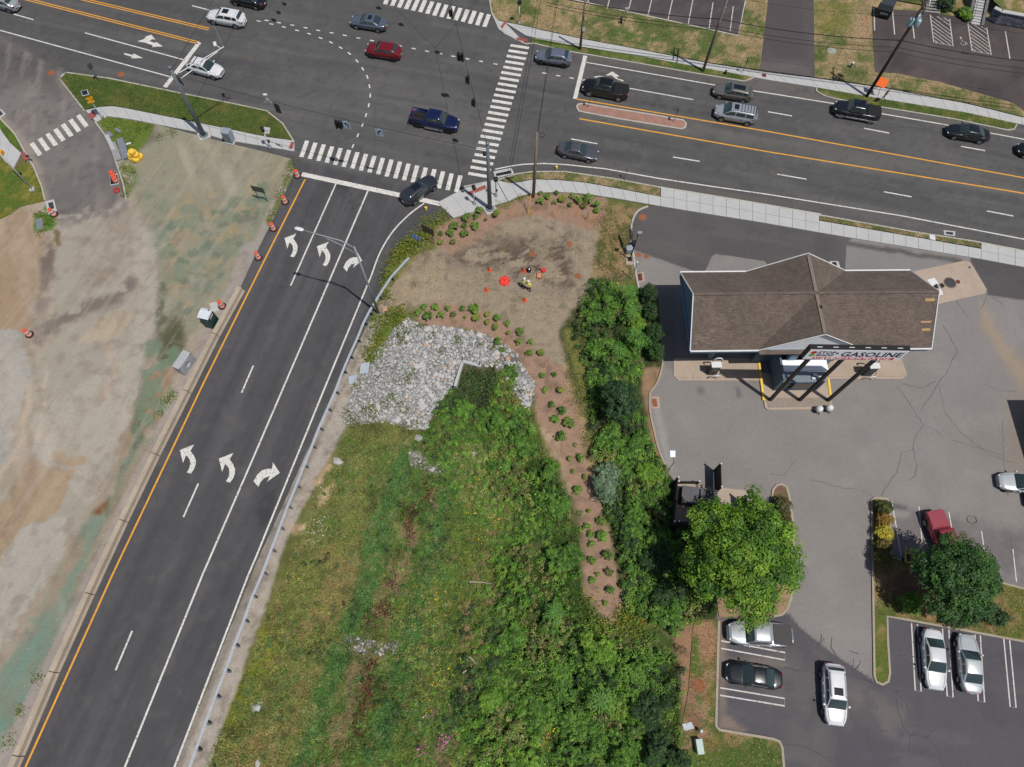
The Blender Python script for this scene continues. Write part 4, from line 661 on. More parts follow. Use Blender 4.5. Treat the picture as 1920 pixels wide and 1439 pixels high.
def basin(px, grate_px, name, label, mat, gm):
    t = thing(name, label, 'storm drain', G(*np.mean(px, 0)).to_tuple()); o = Vector(t.location)
    f = MB().prism([(x-o.x, y-o.y) for x, y in GL(px, .02)], -.02, .022).build('frame', mat, t)
    MB().prism([(x-o.x, y-o.y) for x, y in GL(grate_px, .02)], 0, .026).build('pit', m_dark, t)
    q = [Vector((x-o.x, y-o.y)) for x, y in GL(grate_px, .02)]
    for k in range(5):
        f0 = (k+.5)/5; a, b = q[0].lerp(q[1], f0), q[3].lerp(q[2], f0); pts = [tuple(a), tuple(b)]
        ribbon(MB(), pts, .09, .04).build('grate_bar', gm, t)
basin([(1193, 513), (1207, 510), (1209, 528), (1197, 530)], [(1195, 514), (1203, 513), (1205, 526), (1197, 527)], 'catch_basin', 'rusty red grate drain by the kerb near the fuel station entrance', m_pad, m_redrust)
basin([(1221, 744), (1236, 744), (1237, 766), (1222, 766)], [(1222, 748), (1231, 748), (1233, 763), (1224, 763)], 'catch_basin', 'rusty grate drain at the kerb below the round clipped shrub', m_pad, m_rust)
basin([(1555, 490), (1572, 490), (1576, 504), (1560, 504)], [(1560, 492), (1568, 492), (1570, 501), (1562, 501)], 'catch_basin', 'square drain partly hidden behind the brown station roof', m_conc, m_black)
basin([(1769, 432), (1791, 434), (1791, 443), (1771, 441)], [(1773, 435), (1787, 436), (1787, 441), (1774, 439)], 'catch_basin', 'pale framed street drain beside the far right verge strip', m_conc, m_grate)
basin([(925, 322), (959, 315), (964, 326), (929, 335)], [(929, 326), (957, 320), (960, 325), (931, 331)], 'catch_basin', 'long grey street drain at the crosswalk corner by the steel pole', m_conc, m_grate)
basin([(85, 378), (101, 374), (107, 398), (90, 402)], [(90, 381), (99, 379), (102, 391), (93, 393)], 'catch_basin', 'dark drain beside the orange drum at the access road end', m_conc, m_grate)
basin([(-10, 210), (2, 205), (11, 214), (0, 222)], [(-6, 211), (1, 208), (6, 214), (0, 218)], 'catch_basin', 'grey drain at the left picture edge above the crosswalk', m_conc, m_grate)

# ================================================================== riprap: broken white stone
riprap = struct(bpy.data.objects.new('riprap', None)); COL.objects.link(riprap)
m_stone = [M('stone_%s' % k, A(*c), .9, pairs=((2., .12), (11., .10))) for k, c in (('white', (192, 191, 188)), ('grey', (162, 162, 163)), ('warm', (184, 174, 162)), ('pink', (196, 160, 134)))]
_ico = bmesh.new(); bmesh.ops.create_icosphere(_ico, subdivisions=1, radius=1.); ICO = np.array([v.co for v in _ico.verts]); ICF = [tuple(v.index for v in f.verts) for f in _ico.faces]; _ico.free()
def stone_verts(r): 
    rs = np.array([1, 1, 1])*RNG.uniform(.7, 1.25, 3)*[1, 1, .62]; q = ICO*(1+RNG.uniform(-.32, .25, (len(ICO), 1)))*rs*r; a = RNG.uniform(0, 6.3); c, s = math.cos(a), math.sin(a)
    return q@np.array([[c, -s, 0], [s, c, 0], [0, 0, 1]])
spots = []
for k, rp in enumerate(RIPS):
    xs, ys = zip(*rp); st = 3.5
    xx, yy = np.meshgrid(np.arange(min(xs), max(xs), st), np.arange(min(ys), max(ys), st)); xx = xx.ravel()+RNG.uniform(-1.8, 1.8, xx.size); yy = yy.ravel()+RNG.uniform(-1.8, 1.8, yy.size)
    if k > 1: keep_ = RNG.random(xx.size) < .5; xx, yy = xx[keep_], yy[keep_]
    ok = (sdist(xx, yy, rp) > RNG.uniform(-3, 3, xx.size)) & (sdist(xx, yy, [(868, 676), (932, 692), (912, 765), (868, 770), (850, 728)]) < 0)
    spots += [(x, y, RNG.lognormal(-2.22, .36)*(.72+.34*float(sstep(670, 800, np.float64(x))))) for x, y in zip(xx[ok], yy[ok])]
spots.sort(key=lambda s: -s[2]); big, small = spots[:290], spots[290:]
svar = []
for mm in m_stone:
    for _ in range(3): mb = MB(); mb.add(stone_verts(1.), ICF); svar.append(mb.mesh('stone', mm))
SP = GTa([q[0] for q in spots], [q[1] for q in spots])
for (x, y, r), p in zip(big, SP):
    p = Vector(p.tolist()); k = RNG.choice([0, 0, 0, 1, 1, 1, 2, 3], p=[.2, .15, .15, .15, .12, .11, .09, .03]); o = inst('stone', svar[k*3+RNG.integers(3)], riprap, (p.x, p.y, p.z+r*.25), RNG.uniform(0, 6.3), r*1.12)
for mi in (0, 1):
    mb = MB()
    for i, (x, y, r) in enumerate(small):
        if (i*7919 % 100 < 55) == (mi == 0): mb.add(stone_verts(r*1.1)+SP[290+i]+[0, 0, r*.2], ICF)
    mb.build('small_stones', m_stone[mi], riprap)['kind'] = 'stuff'
# boulders lying about in the meadow
for i, (px, r, lb, mi) in enumerate((((786, 822), .42, 'lone grey boulder just below the riprap slope', 1), ((634, 867), .5, 'white boulder on bare sand beside the guardrail', 0), ((952, 673), .42, 'tan boulder at the planting strip edge, nearest the outlet', 3), ((932, 671), .38, 'cream boulder on the riprap beside the outlet headwall', 2), ((892, 853), .35, 'pale boulder alone in the green meadow', 2), ((482, 1327), .5, 'white rubble chunk near the lower guardrail', 0), ((722, 582), .35, 'pale rock behind the street light foot', 3), ((484, 1433), .3, 'small white stone at the bottom meadow edge', 0))):
    p = GT(*px); mb = MB(); mb.add(stone_verts(r), ICF); o = mb.build('boulder', m_stone[mi]); o.location = (p.x, p.y, p.z+r*.25); tag(o, lb, 'boulder')

# outlet headwall (concrete U with railing posts)
hw = thing('outlet_headwall', 'pale concrete culvert headwall set into the riprap slope', 'headwall', GT(868, 676).to_tuple()); o = Vector(hw.location)
zt = float(o.z)+.25
def wallseg(a, b, th, z0, z1, nm):
    a, b = G(*a, z1), G(*b, z1); pts = [(a.x-o.x, a.y-o.y), (b.x-o.x, b.y-o.y)]; l, r_ = offset_line(pts, th/2), offset_line(pts, -th/2)
    MB().prism([r_[0], r_[1], l[1], l[0]], z0-o.z, z1-o.z, bottom=True).build(nm, m_conc, hw)
wallseg((867, 677), (902, 686), .32, -3, zt, 'front_wall'); wallseg((902, 686), (926, 694), .3, -3, zt-.45, 'front_wall'); wallseg((867, 679), (853, 724), .3, -3, zt-.12, 'wing_wall'); wallseg((926, 694), (922, 716), .3, -3, zt-.6, 'wing_wall')
for px in ((867, 676), (899, 685), (926, 693)):
    p = G(*px, zt); MB().tube([(p.x-o.x, p.y-o.y, zt-.5-o.z), (p.x-o.x, p.y-o.y, zt+1.0-o.z)], .05, 6).build('rail_post', m_black, hw)

# ================================================================== concrete barriers along the ramp
bl = [(453, 544), (405, 631), (352, 737), (293, 854), (233, 978), (170, 1114), (104, 1260), (38, 1416), (-25, 1560)]
m_bar = M('barrier_concrete', A(178, 164, 146), .9, pairs=((.8, .12, 4), (6., .10)))
for i in range(len(bl)-1):
    a, b = G(*bl[i]), G(*bl[i+1]); d = (b-a); L = d.length-.06; mid = (a+b)/2; mb = MB()
    prof = [(-.42, 0), (-.42, .08), (-.3, .26), (-.24, .70), (.24, .70), (.3, .26), (.42, .08), (.42, 0)]; n = len(prof)
    mb.add([(x, y, z) for x in (-L/2, L/2) for y, z in prof], [(k, k+1, n+k+1, n+k) for k in range(n-1)]+[tuple(range(n)), tuple(range(2*n-1, n-1, -1))])
    names = ['nearest the portable toilet, northernmost', 'beside the concrete block, second from the north end', 'third from the north end', 'fourth from the north end', 'fifth from the north end', 'sixth from the north end', 'lowest whole one', 'cut by the bottom picture edge']
    bo = mb.build('concrete_barrier', m_bar, bevel=.02); bo.location = mid; bo.rotation_euler = (0, 0, math.atan2(d.y, d.x)); tag(bo, 'long concrete barrier piece along the ramp, '+names[i], 'barrier', 'concrete barriers along the ramp')

# ================================================================== guardrail
gr = thing('guardrail', 'galvanised steel guardrail running down the ramp edge', 'guardrail')
gp = [(768, 484), (735, 520), (712, 555), (694, 585), (684, 604), (671, 636), (657, 667), (645, 695), (630, 734), (616, 766), (600, 802), (587, 836), (572, 873), (557, 911), (541, 950), (526, 990), (510, 1032), (494, 1075), (475, 1119), (459, 1165), (441, 1211), (424, 1259), (405, 1307), (387, 1357), (369, 1407), (350, 1460), (330, 1515)]
gw = [Vector((*GL([p], .72)[0], 0)) for p in gp]
pts = [(v.x, v.y) for v in gw]; fr = offset_line(pts, -.14)
prof = [(-.0, .42), (.07, .47), (.07, .53), (.0, .57), (.07, .61), (.07, .68), (0, .73)]
mb = MB(); n = len(pts)
lay = [[(p[0], p[1], z) for p in offset_line(pts, -.08-dx)] for dx, z in prof]
mb.add([v for l in lay for v in l], [(k*n+i, k*n+i+1, (k+1)*n+i+1, (k+1)*n+i) for k in range(len(prof)-1) for i in range(n-1)]).build('rail_beam', M('rail_steel', A(178, 185, 194), .5, .1), gr, smooth=True)
ribbon(MB(), offset_line(pts, -.10), .22, .735).build('rail_cap', MATS['rail_steel'], gr)
pm = MB().box((0, 0, .25), (.12, .18, 1.1)).mesh('post', m_steel_d); bm_ = MB().box((0, 0, .55), (.16, .16, .36)).mesh('block', m_black)
for i in range(1, len(gw)):
    d = gw[min(i+1, len(gw)-1)]-gw[i-1]; a = math.atan2(d.y, d.x); po = inst('post', pm, gr, gw[i]+Vector((-d.y, d.x, 0)).normalized()*.14, a); inst('block', bm_, po)

# ================================================================== vehicles
def paint_mat(name, rgb, metal=.35, rough=.28): return M('paint_'+name, A(*rgb), rough, metal, pairs=((1.2, .03),), coat=1.0, spec=.5)
m_glass = M('car_glass', (.022, .036, .036), .05, 0, pairs=(), coat=.6, spec=.9)
m_tint = M('tinted_glass', (.006, .008, .009), .05, 0, pairs=(), coat=.5, spec=.8)
m_tyre = M('tyre', A(34, 33, 34), .85); m_rim = M('alloy', A(170, 172, 176), .35, .7); m_rimd = M('dark_alloy', A(70, 70, 74), .4, .6)
m_trim = M('black_trim', A(28, 28, 30), .55); m_chrome = M('chrome', A(200, 203, 206), .2, .9, pairs=())
m_head = M('headlight_glass', A(214, 220, 226), .15, pairs=(), coat=1.); m_tail = M('taillight_red', A(170, 30, 34), .2, pairs=(), coat=1.)
m_plate = M('number_plate', A(206, 210, 214), .5)
# kind: L, W, H, [(x, z) deck line front to back], cabin (cowl, roof front, roof rear, rear base), belt z, side pane splits, wheelbase, wheel r
KIND = {
 'sedan': dict(L=4.75, W=1.84, H=1.45, deck=[(2.37, .50), (2.30, .66), (2.05, .76), (1.0, .93), (.2, .96), (-1.5, .99), (-1.75, 1.0), (-2.25, .96), (-2.36, .80), (-2.37, .55)], cab=(1.05, .22, -.80, -1.68), belt=.93, pil=(.0, .46, .86), wb=2.75, wr=.33),
 'suv': dict(L=4.7, W=1.9, H=1.70, deck=[(2.34, .55), (2.28, .80), (2.05, .92), (1.05, 1.06), (.2, 1.08), (-1.6, 1.12), (-2.1, 1.12), (-2.30, 1.02), (-2.35, .60)], cab=(1.12, .38, -1.72, -2.22), belt=1.06, pil=(.0, .40, .74, .97), wb=2.75, wr=.37),
 'cuv': dict(L=4.5, W=1.86, H=1.62, deck=[(2.24, .55), (2.18, .78), (1.95, .90), (1.0, 1.0), (.2, 1.03), (-1.5, 1.08), (-2.0, 1.08), (-2.2, .98), (-2.25, .60)], cab=(1.08, .30, -1.30, -2.10), belt=1.0, pil=(.0, .42, .80, .97), wb=2.66, wr=.36),
 'minivan': dict(L=5.1, W=1.98, H=1.76, deck=[(2.54, .55), (2.48, .78), (2.3, .88), (1.5, 1.02), (.2, 1.06), (-1.8, 1.08), (-2.4, 1.08), (-2.52, 1.0), (-2.55, .60)], cab=(1.62, .72, -2.02, -2.48), belt=1.02, pil=(.0, .36, .70, .98), wb=3.0, wr=.35),
 'pickup': dict(L=5.75, W=2.02, H=1.90, deck=[(2.86, .62), (2.80, .92), (2.6, 1.04), (1.35, 1.14), (.3, 1.16), (-.9, 1.18), (-1.0, 1.18), (-2.8, 1.18), (-2.86, 1.05), (-2.87, .62)], cab=(1.42, .78, -.72, -.98), belt=1.13, pil=(.0, .52, .98), wb=3.6, wr=.40, bed=(-1.08, -2.74)),
 'wagon': dict(L=4.75, W=1.84, H=1.56, deck=[(2.37, .52), (2.30, .70), (2.05, .80), (1.0, .95), (.2, .98), (-1.6, 1.02), (-2.1, 1.02), (-2.33, .92), (-2.37, .58)], cab=(1.08, .30, -1.78, -2.28), belt=.95, pil=(.0, .38, .72, .97), wb=2.75, wr=.34)}
def interp(x, tab):
    for (xa, za), (xb, zb) in zip(tab[:-1], tab[1:]):
        if xb <= x <= xa: t = (x-xa)/(xb-xa+1e-9); return za+(zb-za)*t
    return tab[-1][1]
def car_parts(t, K, paint, o):
    L, W, H = K['L'], K['W'], K['H']; hw = W/2; deck = K['deck']
    xs = sorted(set([d[0] for d in deck]+([K['bed'][0]+.03, K['bed'][0], K['bed'][1], K['bed'][1]-.03] if 'bed' in K else [])+[L/2*.995*f for f in (1, .96, .9, .8, .68, .5, .3, .1, -.1, -.3, -.5, -.68, -.8, -.9, -.96, -1)]), reverse=True)
    plan = lambda x: hw*(1-.42*max(0, (abs(x)/(L/2)-.52)/.48)**2.4)
    secs = []
    for x in xs:
        u = abs(x)/(L/2); wy = plan(x); zt = interp(x, deck); zb = .24+.16*max(0, u-.86)/.14; zm = zb+(zt-zb)*.52
        secs.append([(x, 0, zb), (x, wy*.82, zb), (x, wy*.97, zb+.10), (x, wy, zm), (x, wy*.985, zt-.13), (x, wy*.945, zt-.035), (x, wy*.86, zt), (x, wy*.45, zt+.03), (x, 0, zt+.04)])
    if 'bed' in K:
        for s in secs:
            if K['bed'][1]-.02 <= s[0][0] <= K['bed'][0]+.02:
                zf_ = s[6][2] if o.get('cover') else .74
                s[-1] = (s[0][0], 0, zf_); s[-2] = (s[0][0], s[6][1]*.955, zf_)
    mb = MB(); full = [[(a, b, c) for a, b, c in s]+[(a, -b, c) for a, b, c in s[-2:0:-1]] for s in secs]; n = len(full[0])
    fs = [(i*n+k, (i+1)*n+k, (i+1)*n+(k+1) % n, i*n+(k+1) % n) for i in range(len(full)-1) for k in range(n)]
    fs = [f[::-1] for f in fs]+[tuple(range(n)), tuple(range(len(full)*n-1, (len(full)-1)*n-1, -1))]
    body = mb.add([v for f in full for v in f], fs).build('body', paint, t, smooth=True)
    # cabin: one curved surface S(x, v), v runs over the roof from the left belt to the right belt
    c0, r0, r1, c1 = K['cab']; zc0, zc1 = interp(c0, deck), interp(c1, deck); xm = (r0+r1)/2; wr_ = hw*.72
    XS = [c0+.06, c0-.02]+[c0+(r0-c0)*f for f in (.3, .6, .85)]+[r0]+[r0+(r1-r0)*f for f in (.15, .35, .5, .65, .85)]+[r1]+[r1+(c1-r1)*f for f in (.2, .5, .8)]+[c1]
    def ztop(x):
        if x >= r0: u = min(1, max(0, (c0-x)/(c0-r0))); return zc0-.03+(H-.035-zc0+.03)*(u*(1.18-.18*u*u)) if u < 1 else H-.035
        if x <= r1: u = min(1, max(0, (x-c1)/(r1-c1))); return zc1-.03+(H-.06-zc1+.03)*(u*(1.25-.25*u*u))
        u = (x-r1)/(r0-r1); return H-.06+.025*u+.10*u*(1-u)
    def S(x, v, off=0.):
        zt = ztop(x); zb = interp(x, deck)-.04; u = abs(2*v-1); sg = 1 if v < .5 else -1; e = min(1., max(0, (c0+.06-x)/.5))*min(1., max(.0, (x-c1+.02)/.5)) if not o.get('boxy') else 1.
        wb_ = hw*(.80+.13*e); f = max(0., min(1., (zt-zb)/(H-zb))); wt = wb_-(wb_-hw*.71)*f
        prof = ((1., wb_, zb), (.62, wt*1.03+.0, zb+(zt-zb)*.86), (.5, wt*.93, zt-.02*f), (.25, wt*.5, zt+.022), (0., 0., zt+.03))
        for (ua, ya, za), (ub, yb, zb2) in zip(prof[:-1], prof[1:]):
            if u >= ub-1e-9: t_ = (ua-u)/(ua-ub); y_, z_ = ya+(yb-ya)*t_, za+(zb2-za)*t_; break
        nrm = Vector((.5 if x > r0 else (-.5 if x < r1 else 0), sg*(.9 if u > .62 else .25 if u > .5 else 0), .35 if u > .62 else 1.)).normalized()
        return Vector((x, sg*y_, z_))+nrm*off
    VS = [0, .06, .12, .19, .25, .31, .375, .5, .625, .69, .75, .81, .88, .94, 1]
    def patch(name, xs_, vs_, mat, off, par=t):
        mb_ = MB(); n_ = len(vs_); mb_.add([S(x, v, off) for x in xs_ for v in vs_], [(a*n_+b, a*n_+b+1, (a+1)*n_+b+1, (a+1)*n_+b) for a in range(len(xs_)-1) for b in range(n_-1)]); return mb_.build(name, mat, par, smooth=True)
    patch('cabin', XS, VS, paint, 0.)
    gm = o.get('glass', m_glass); L_ = lambda a, b, n_: [a+(b-a)*k/n_ for k in range(n_+1)]
    patch('cowl', L_(c0+.05, c0-.06, 2), L_(.2, .8, 6), m_trim, .008)
    patch('windshield', L_(c0-.05, r0+.03, 5), L_(.235, .765, 6), gm, .012)
    if 'bed' in K: patch('rear_window', L_(r1-.04, c1+.06, 3), L_(.27, .73, 6), gm, .012)
    else: patch('rear_window', L_(r1-.04, c1+(.12 if o.get('_sedan') else (r1-c1)*.42), 4), L_(.25, .75, 6), gm, .012)
    pil = K['pil']; xa, xb = c0-.30, (c1+.32 if 'bed' not in K else c1+.06)
    for s in (1, -1):
        for i in range(len(pil)-1):
            u0, u1 = pil[i], pil[i+1]-.035; xs_ = L_(xa+(xb-xa)*u0, xa+(xb-xa)*u1, 4); vs_ = [.055, .11, .175] if s > 0 else [.825, .89, .945]
            patch('side_window', xs_, vs_, gm if i == 0 or not o.get('tint') else m_tint, .012)
    # wheels
    for sx in (1, -1):
        for s in (1, -1):
            x = sx*K['wb']/2+(.06 if sx > 0 else -.02); y = s*(hw-.115); r = K['wr']
            MB().lathe([(r+.075, -.006), (r+.075, .006)], (x, s*(hw*.985+.004), r+.03), 20, axis='y').build('wheel_arch', m_trim, t)
            wh = MB().lathe([(r*.7, -.11), (r*.97, -.10), (r, -.05), (r, .05), (r*.97, .11), (r*.72, .125)], (x, y+s*.0, r), 18, axis='y').build('wheel', m_tyre, t, smooth=False)
            mb = MB().lathe([(r*.66, -.012), (r*.66, .0), (r*.6, .012)], (x, y+s*.125, r), 14, axis='y'); mb.build('rim', o.get('rim', m_rim), wh)
    fx = L/2; zt = interp(fx*.97, deck)
    for s in (1, -1):
        hx = fx*.90; MB().box((hx, s*plan(hx)*.80, interp(hx, deck)-.085), (.40, .20, .10), rz=-s*.42).build('headlight', m_head, t, bevel=.03)
        rx = -fx*.945; MB().box((rx, s*plan(rx)*.82, interp(rx, deck)-.15), (.20, .24, .16), rz=s*.45).build('taillight', m_tail, t, bevel=.02)
        mx = c0-.28; MB().box((mx, s*(hw+.09), K['belt']+.06), (.16, .20, .15), rz=s*.15).build('mirror', o.get('mirror', paint), t, bevel=.04)
        for hx in ((.25, -.75) if len(pil) > 2 else (.1,)): MB().box((hx, s*(hw*.99+.012), K['belt']-.12), (.20, .035, .035)).build('door_handle', o.get('handle', paint), t)
    for s in (1, -1):
        MB().tube([(x, s*plan(x)*.74, interp(x, deck)+.022) for x in L_(c0+.08, fx*.9, 5)], .011, 4).build('hood_seam', m_trim, t)
        for dx in (c0-.35, xm-.02) if len(pil) > 2 else (c0-.35,): MB().box((dx, s*(hw*.994+.004), K['belt']-.32), (.018, .012, .5)).build('door_seam', m_trim, t)
    if o.get('_sedan'): MB().tube([(c1-.10, y*plan(c1), interp(c1-.1, deck)+.03-.02*abs(y)) for y in (-.72, -.4, 0, .4, .72)], .011, 4).build('trunk_seam', m_trim, t)
    MB().box((fx*.97, 0, interp(fx*.97, deck)-.10), (.12, hw*.9, .12)).build('grille', o.get('grille', m_trim), t, bevel=.02)
    MB().box((fx*.975, 0, .36), (.12, W*.58, .14)).build('bumper', m_trim if o.get('trim') else paint, t, bevel=.04); MB().box((-fx*.975, 0, .38), (.12, W*.60, .16)).build('bumper', m_trim if o.get('trim') else paint, t, bevel=.04)
    MB().box((-fx-.02, 0, .62 if 'bed' not in K else .5), (.02, .36, .16)).build('number_plate', m_plate, t)
    zr_ = H+.045
    if o.get('sunroof'): a, b = o['sunroof']; patch('sunroof', L_(max(a, b), min(a, b), 4), L_(.36, .64, 6), m_tint, .014)
    if o.get('rails'):
        for s in (1, -1): MB().tube([(r0-.15, s*wr_*.88, H-.0), (r0-.3, s*wr_*.9, H+.06), (r1+.25, s*wr_*.9, H+.05), (r1+.1, s*wr_*.88, H-.02)], .025, 6).build('roof_rail', o.get('railmat', m_trim), t)
    for x in o.get('bars', ()): MB().box((x, 0, H+.07), (.06, wr_*1.9, .03)).build('cross_bar', o.get('railmat', m_trim), t)
    if 'bed' in K:
        b0, b1 = K['bed']; zt = interp(-1.5, deck)
        if o.get('cover') is None:
            MB().box(((b0+b1)/2, 0, .76), (b0-b1-.04, hw*1.56, .03)).build('bed_floor', o.get('bed', m_trim), t)
            for s in (1, -1): MB().box(((b0+b1)/2, s*hw*.86, zt+.05), (b0-b1+.1, .12, .07)).build('bed_rail', paint, t, bevel=.02)
            MB().box((b1-.04, 0, zt+.05), (.09, hw*1.8, .07)).build('tailgate', paint, t, bevel=.02)
            for k in (-.35, .35): MB().box(((b0+b1)/2, k, .80), (1.1, .34, .05)).build('bed_liner_pad', m_tyre, t)
        else:
            n = o['cover']; w_ = (b0-b1)/n
            for k in range(n): MB().box((b0-w_*(k+.5), 0, zt+.04), (w_-.035, hw*1.70, .06)).build('bed_cover', o.get('bed', m_trim), t, bevel=.01)
    if o.get('lower'):
        for s in (1, -1): MB().box((-.05, s*(hw+.004), .44), (L*.88, .03, .2)).build('side_cladding', o['lower'], t, bevel=.01)
    if o.get('steps'):
        for s in (1, -1): MB().box((.1, s*(hw+.02), .36), (2.2, .16, .05)).build('side_step', o['steps'], t)
    if o.get('spare'): MB().box((r1-.02, 0, H-.01), (.22, wr_*1.6, .05)).build('rear_spoiler', paint, t, bevel=.02)
def car(name, label, kind, paint, c, d, cat='car', group=None, z=0., **o):
    p = G(*c, .75); a, b = G(*d[0]), G(*d[1]); rz = math.atan2(b.y-a.y, b.x-a.x)
    t = thing(name, label, cat, (p.x, p.y, z+.012), rz, group); K = dict(KIND[kind])
    if 'L' in o:
        f = o['L']/K['L']; K.update(L=o['L'], deck=[(x*f, zz) for x, zz in K['deck']], cab=tuple(x*f for x in K['cab']), wb=K['wb']*f)
        if 'bed' in K: K['bed'] = tuple(x*f for x in K['bed'])
    if 'Hh' in o: K['H'] = o['Hh']
    if 'W' in o: K['W'] = o['W']
    o['_sedan'] = kind == 'sedan'
    car_parts(t, K, paint, o); return t
W_ = paint_mat('white', (226, 227, 230), .0, .3); W2 = paint_mat('pearl_white', (214, 217, 220), .0, .3); SIL = paint_mat('silver', (176, 182, 186), .35); LSIL = paint_mat('light_silver', (206, 212, 214), .3)
GRB = paint_mat('grey_blue', (104, 116, 132), .4); RED = paint_mat('red', (132, 22, 34), .3); BLK = paint_mat('black', (20, 18, 18), .2); BLU = paint_mat('navy', (24, 36, 84), .4)
GRW = paint_mat('taupe_grey', (122, 120, 114), .4); GRY = paint_mat('mid_grey', (98, 98, 104), .4); DGR = paint_mat('dark_grey', (62, 62, 72), .4); DGN = paint_mat('green_black', (30, 36, 38), .4); MIDN = paint_mat('midnight_black', (24, 28, 36), .3); FADED = paint_mat('faded_red', (146, 30, 50), .0, .45)
EW = ((1100, 285), (1000, 266)); WE = ((1000, 266), (1100, 285)); WEL = ((330, 110), (420, 134))
V = 'vehicles driving through the intersection'
car('suv', 'white suv with a dark sunroof entering the left leg of the road', 'suv', W_, (424, 33), ((480, 42), (380, 24)), 'suv', V, L=4.95, sunroof=(.15, -.65), tint=True)
car('sedan', 'dark sedan cut by the top picture edge above the white suv', 'sedan', MIDN, (464, -2), ((510, 8), (420, -12)), 'car', V)
car('hatchback', 'pale silver hatchback cut by the top left picture corner', 'cuv', SIL, (3, 3), ((50, 14), (-50, -12)), 'car', V)
car('sedan', 'blue grey sedan with open sunroof near the top crosswalk', 'sedan', GRB, (691, 41), ((740, 49), (650, 34)), 'car', V, sunroof=(-.05, -.55))
car('suv', 'dark red crossover in the middle of the intersection', 'cuv', RED, (719, 95), ((770, 103), (670, 86)), 'suv', V, rim=m_rimd, spare=1)
car('crossover', 'silver blue coupe crossover at the top of the long crosswalk', 'cuv', paint_mat('silver_blue', (128, 136, 152), .45), (1038, 107), ((1070, 111), (1000, 101)), 'suv', V, rim=m_rimd, lower=m_trim)
car('pickup_truck', 'black pickup with folded bed cover waiting beside the brick median', 'pickup', BLK, (1135, 167), EW, 'pickup', V, cover=3, L=5.7)
car('wagon', 'taupe grey wagon with a glass roof behind the black pickup', 'wagon', GRW, (1374, 172), EW, 'car', V, sunroof=(.1, -1.3))
car('minivan', 'silver minivan with roof bars next to the taupe wagon', 'minivan', SIL, (1380, 213), EW, 'van', V, sunroof=(.45, -.1), bars=(-.45, -.8, -1.15, -1.5, -1.85), railmat=m_chrome, rails=True)
car('pickup_truck', 'dark pickup with silver lower trim and a decal on its hood', 'pickup', MIDN, (1607, 208), ((1660, 217), (1560, 199)), 'pickup', V, cover=1, lower=m_rim, L=5.5)
car('sedan', 'black green sedan in the right lane at far right', 'sedan', DGN, (1816, 248), ((1870, 257), (1770, 240)), 'car', V, L=4.95)
car('sedan', 'black car cut by the right picture edge', 'sedan', BLK, (1948, 283), ((2000, 292), (1900, 274)), 'car', V)
car('pickup_truck', 'navy blue pickup with an open bed crossing towards the right', 'pickup', BLU, (815, 226), ((770, 215), (865, 234)), 'pickup', V, L=5.9, steps=m_rim, rim=m_rimd)
car('sedan', 'mid grey sedan driving right beside the long crosswalk', 'sedan', GRY, (1084, 283), ((1045, 273), (1125, 289)), 'car', V)
car('suv', 'white suv with black roof bars stopped at the left stop line', 'cuv', W_, (384, 127), ((345, 116), (425, 138)), 'suv', V, rails=True, bars=(.0, -.9), L=4.6)
car('sedan', 'dark slate sedan turning right over the lower crosswalk', 'wagon', DGR, (786, 355), ((755, 378), (820, 330)), 'car', V, sunroof=(.1, -.9), L=4.8, Hh=1.5)
PK = 'vehicles parked at the fuel station and shops'
car('sedan', 'silver sedan nosing in from the right edge of the picture', 'sedan', LSIL, (1921, 906), ((1960, 911), (1880, 902)), 'car', PK)
car('sedan', 'red car cut by the right edge below the silver sedan', 'sedan', RED, (1975, 942), ((2013, 947), (1933, 937)), 'car', PK)
car('pickup_truck', 'faded red pickup half hidden under the right tree', 'pickup', FADED, (1768, 1010), ((1754, 980), (1778, 1040)), 'pickup', PK, cover=1, bed=FADED, L=5.2, W=1.9)
car('pickup_truck', 'silver pickup with black bed cover under the big tree', 'pickup', SIL, (1424, 1189), ((1470, 1192), (1370, 1186)), 'pickup', PK, cover=1, L=5.6)
car('sedan', 'black sedan parked between the double white lines', 'sedan', DGN, (1414, 1267), ((1460, 1275), (1365, 1260)), 'car', PK, L=4.8)
car('suv', 'white wagon with a sunroof rolling down the lower aisle', 'suv', W_, (1564, 1302), ((1561, 1250), (1567, 1355)), 'suv', PK, L=4.9, sunroof=(.1, -.5), rails=True, railmat=m_chrome)
car('sedan', 'white sedan parked nose down, left of the pair', 'sedan', W2, (1752, 1236), ((1748, 1190), (1756, 1285)), 'car', PK, L=5.0)
car('sedan', 'silver white sedan parked nose up, right of the pair', 'sedan', LSIL, (1818, 1244), ((1822, 1290), (1813, 1195)), 'car', PK, L=4.85)

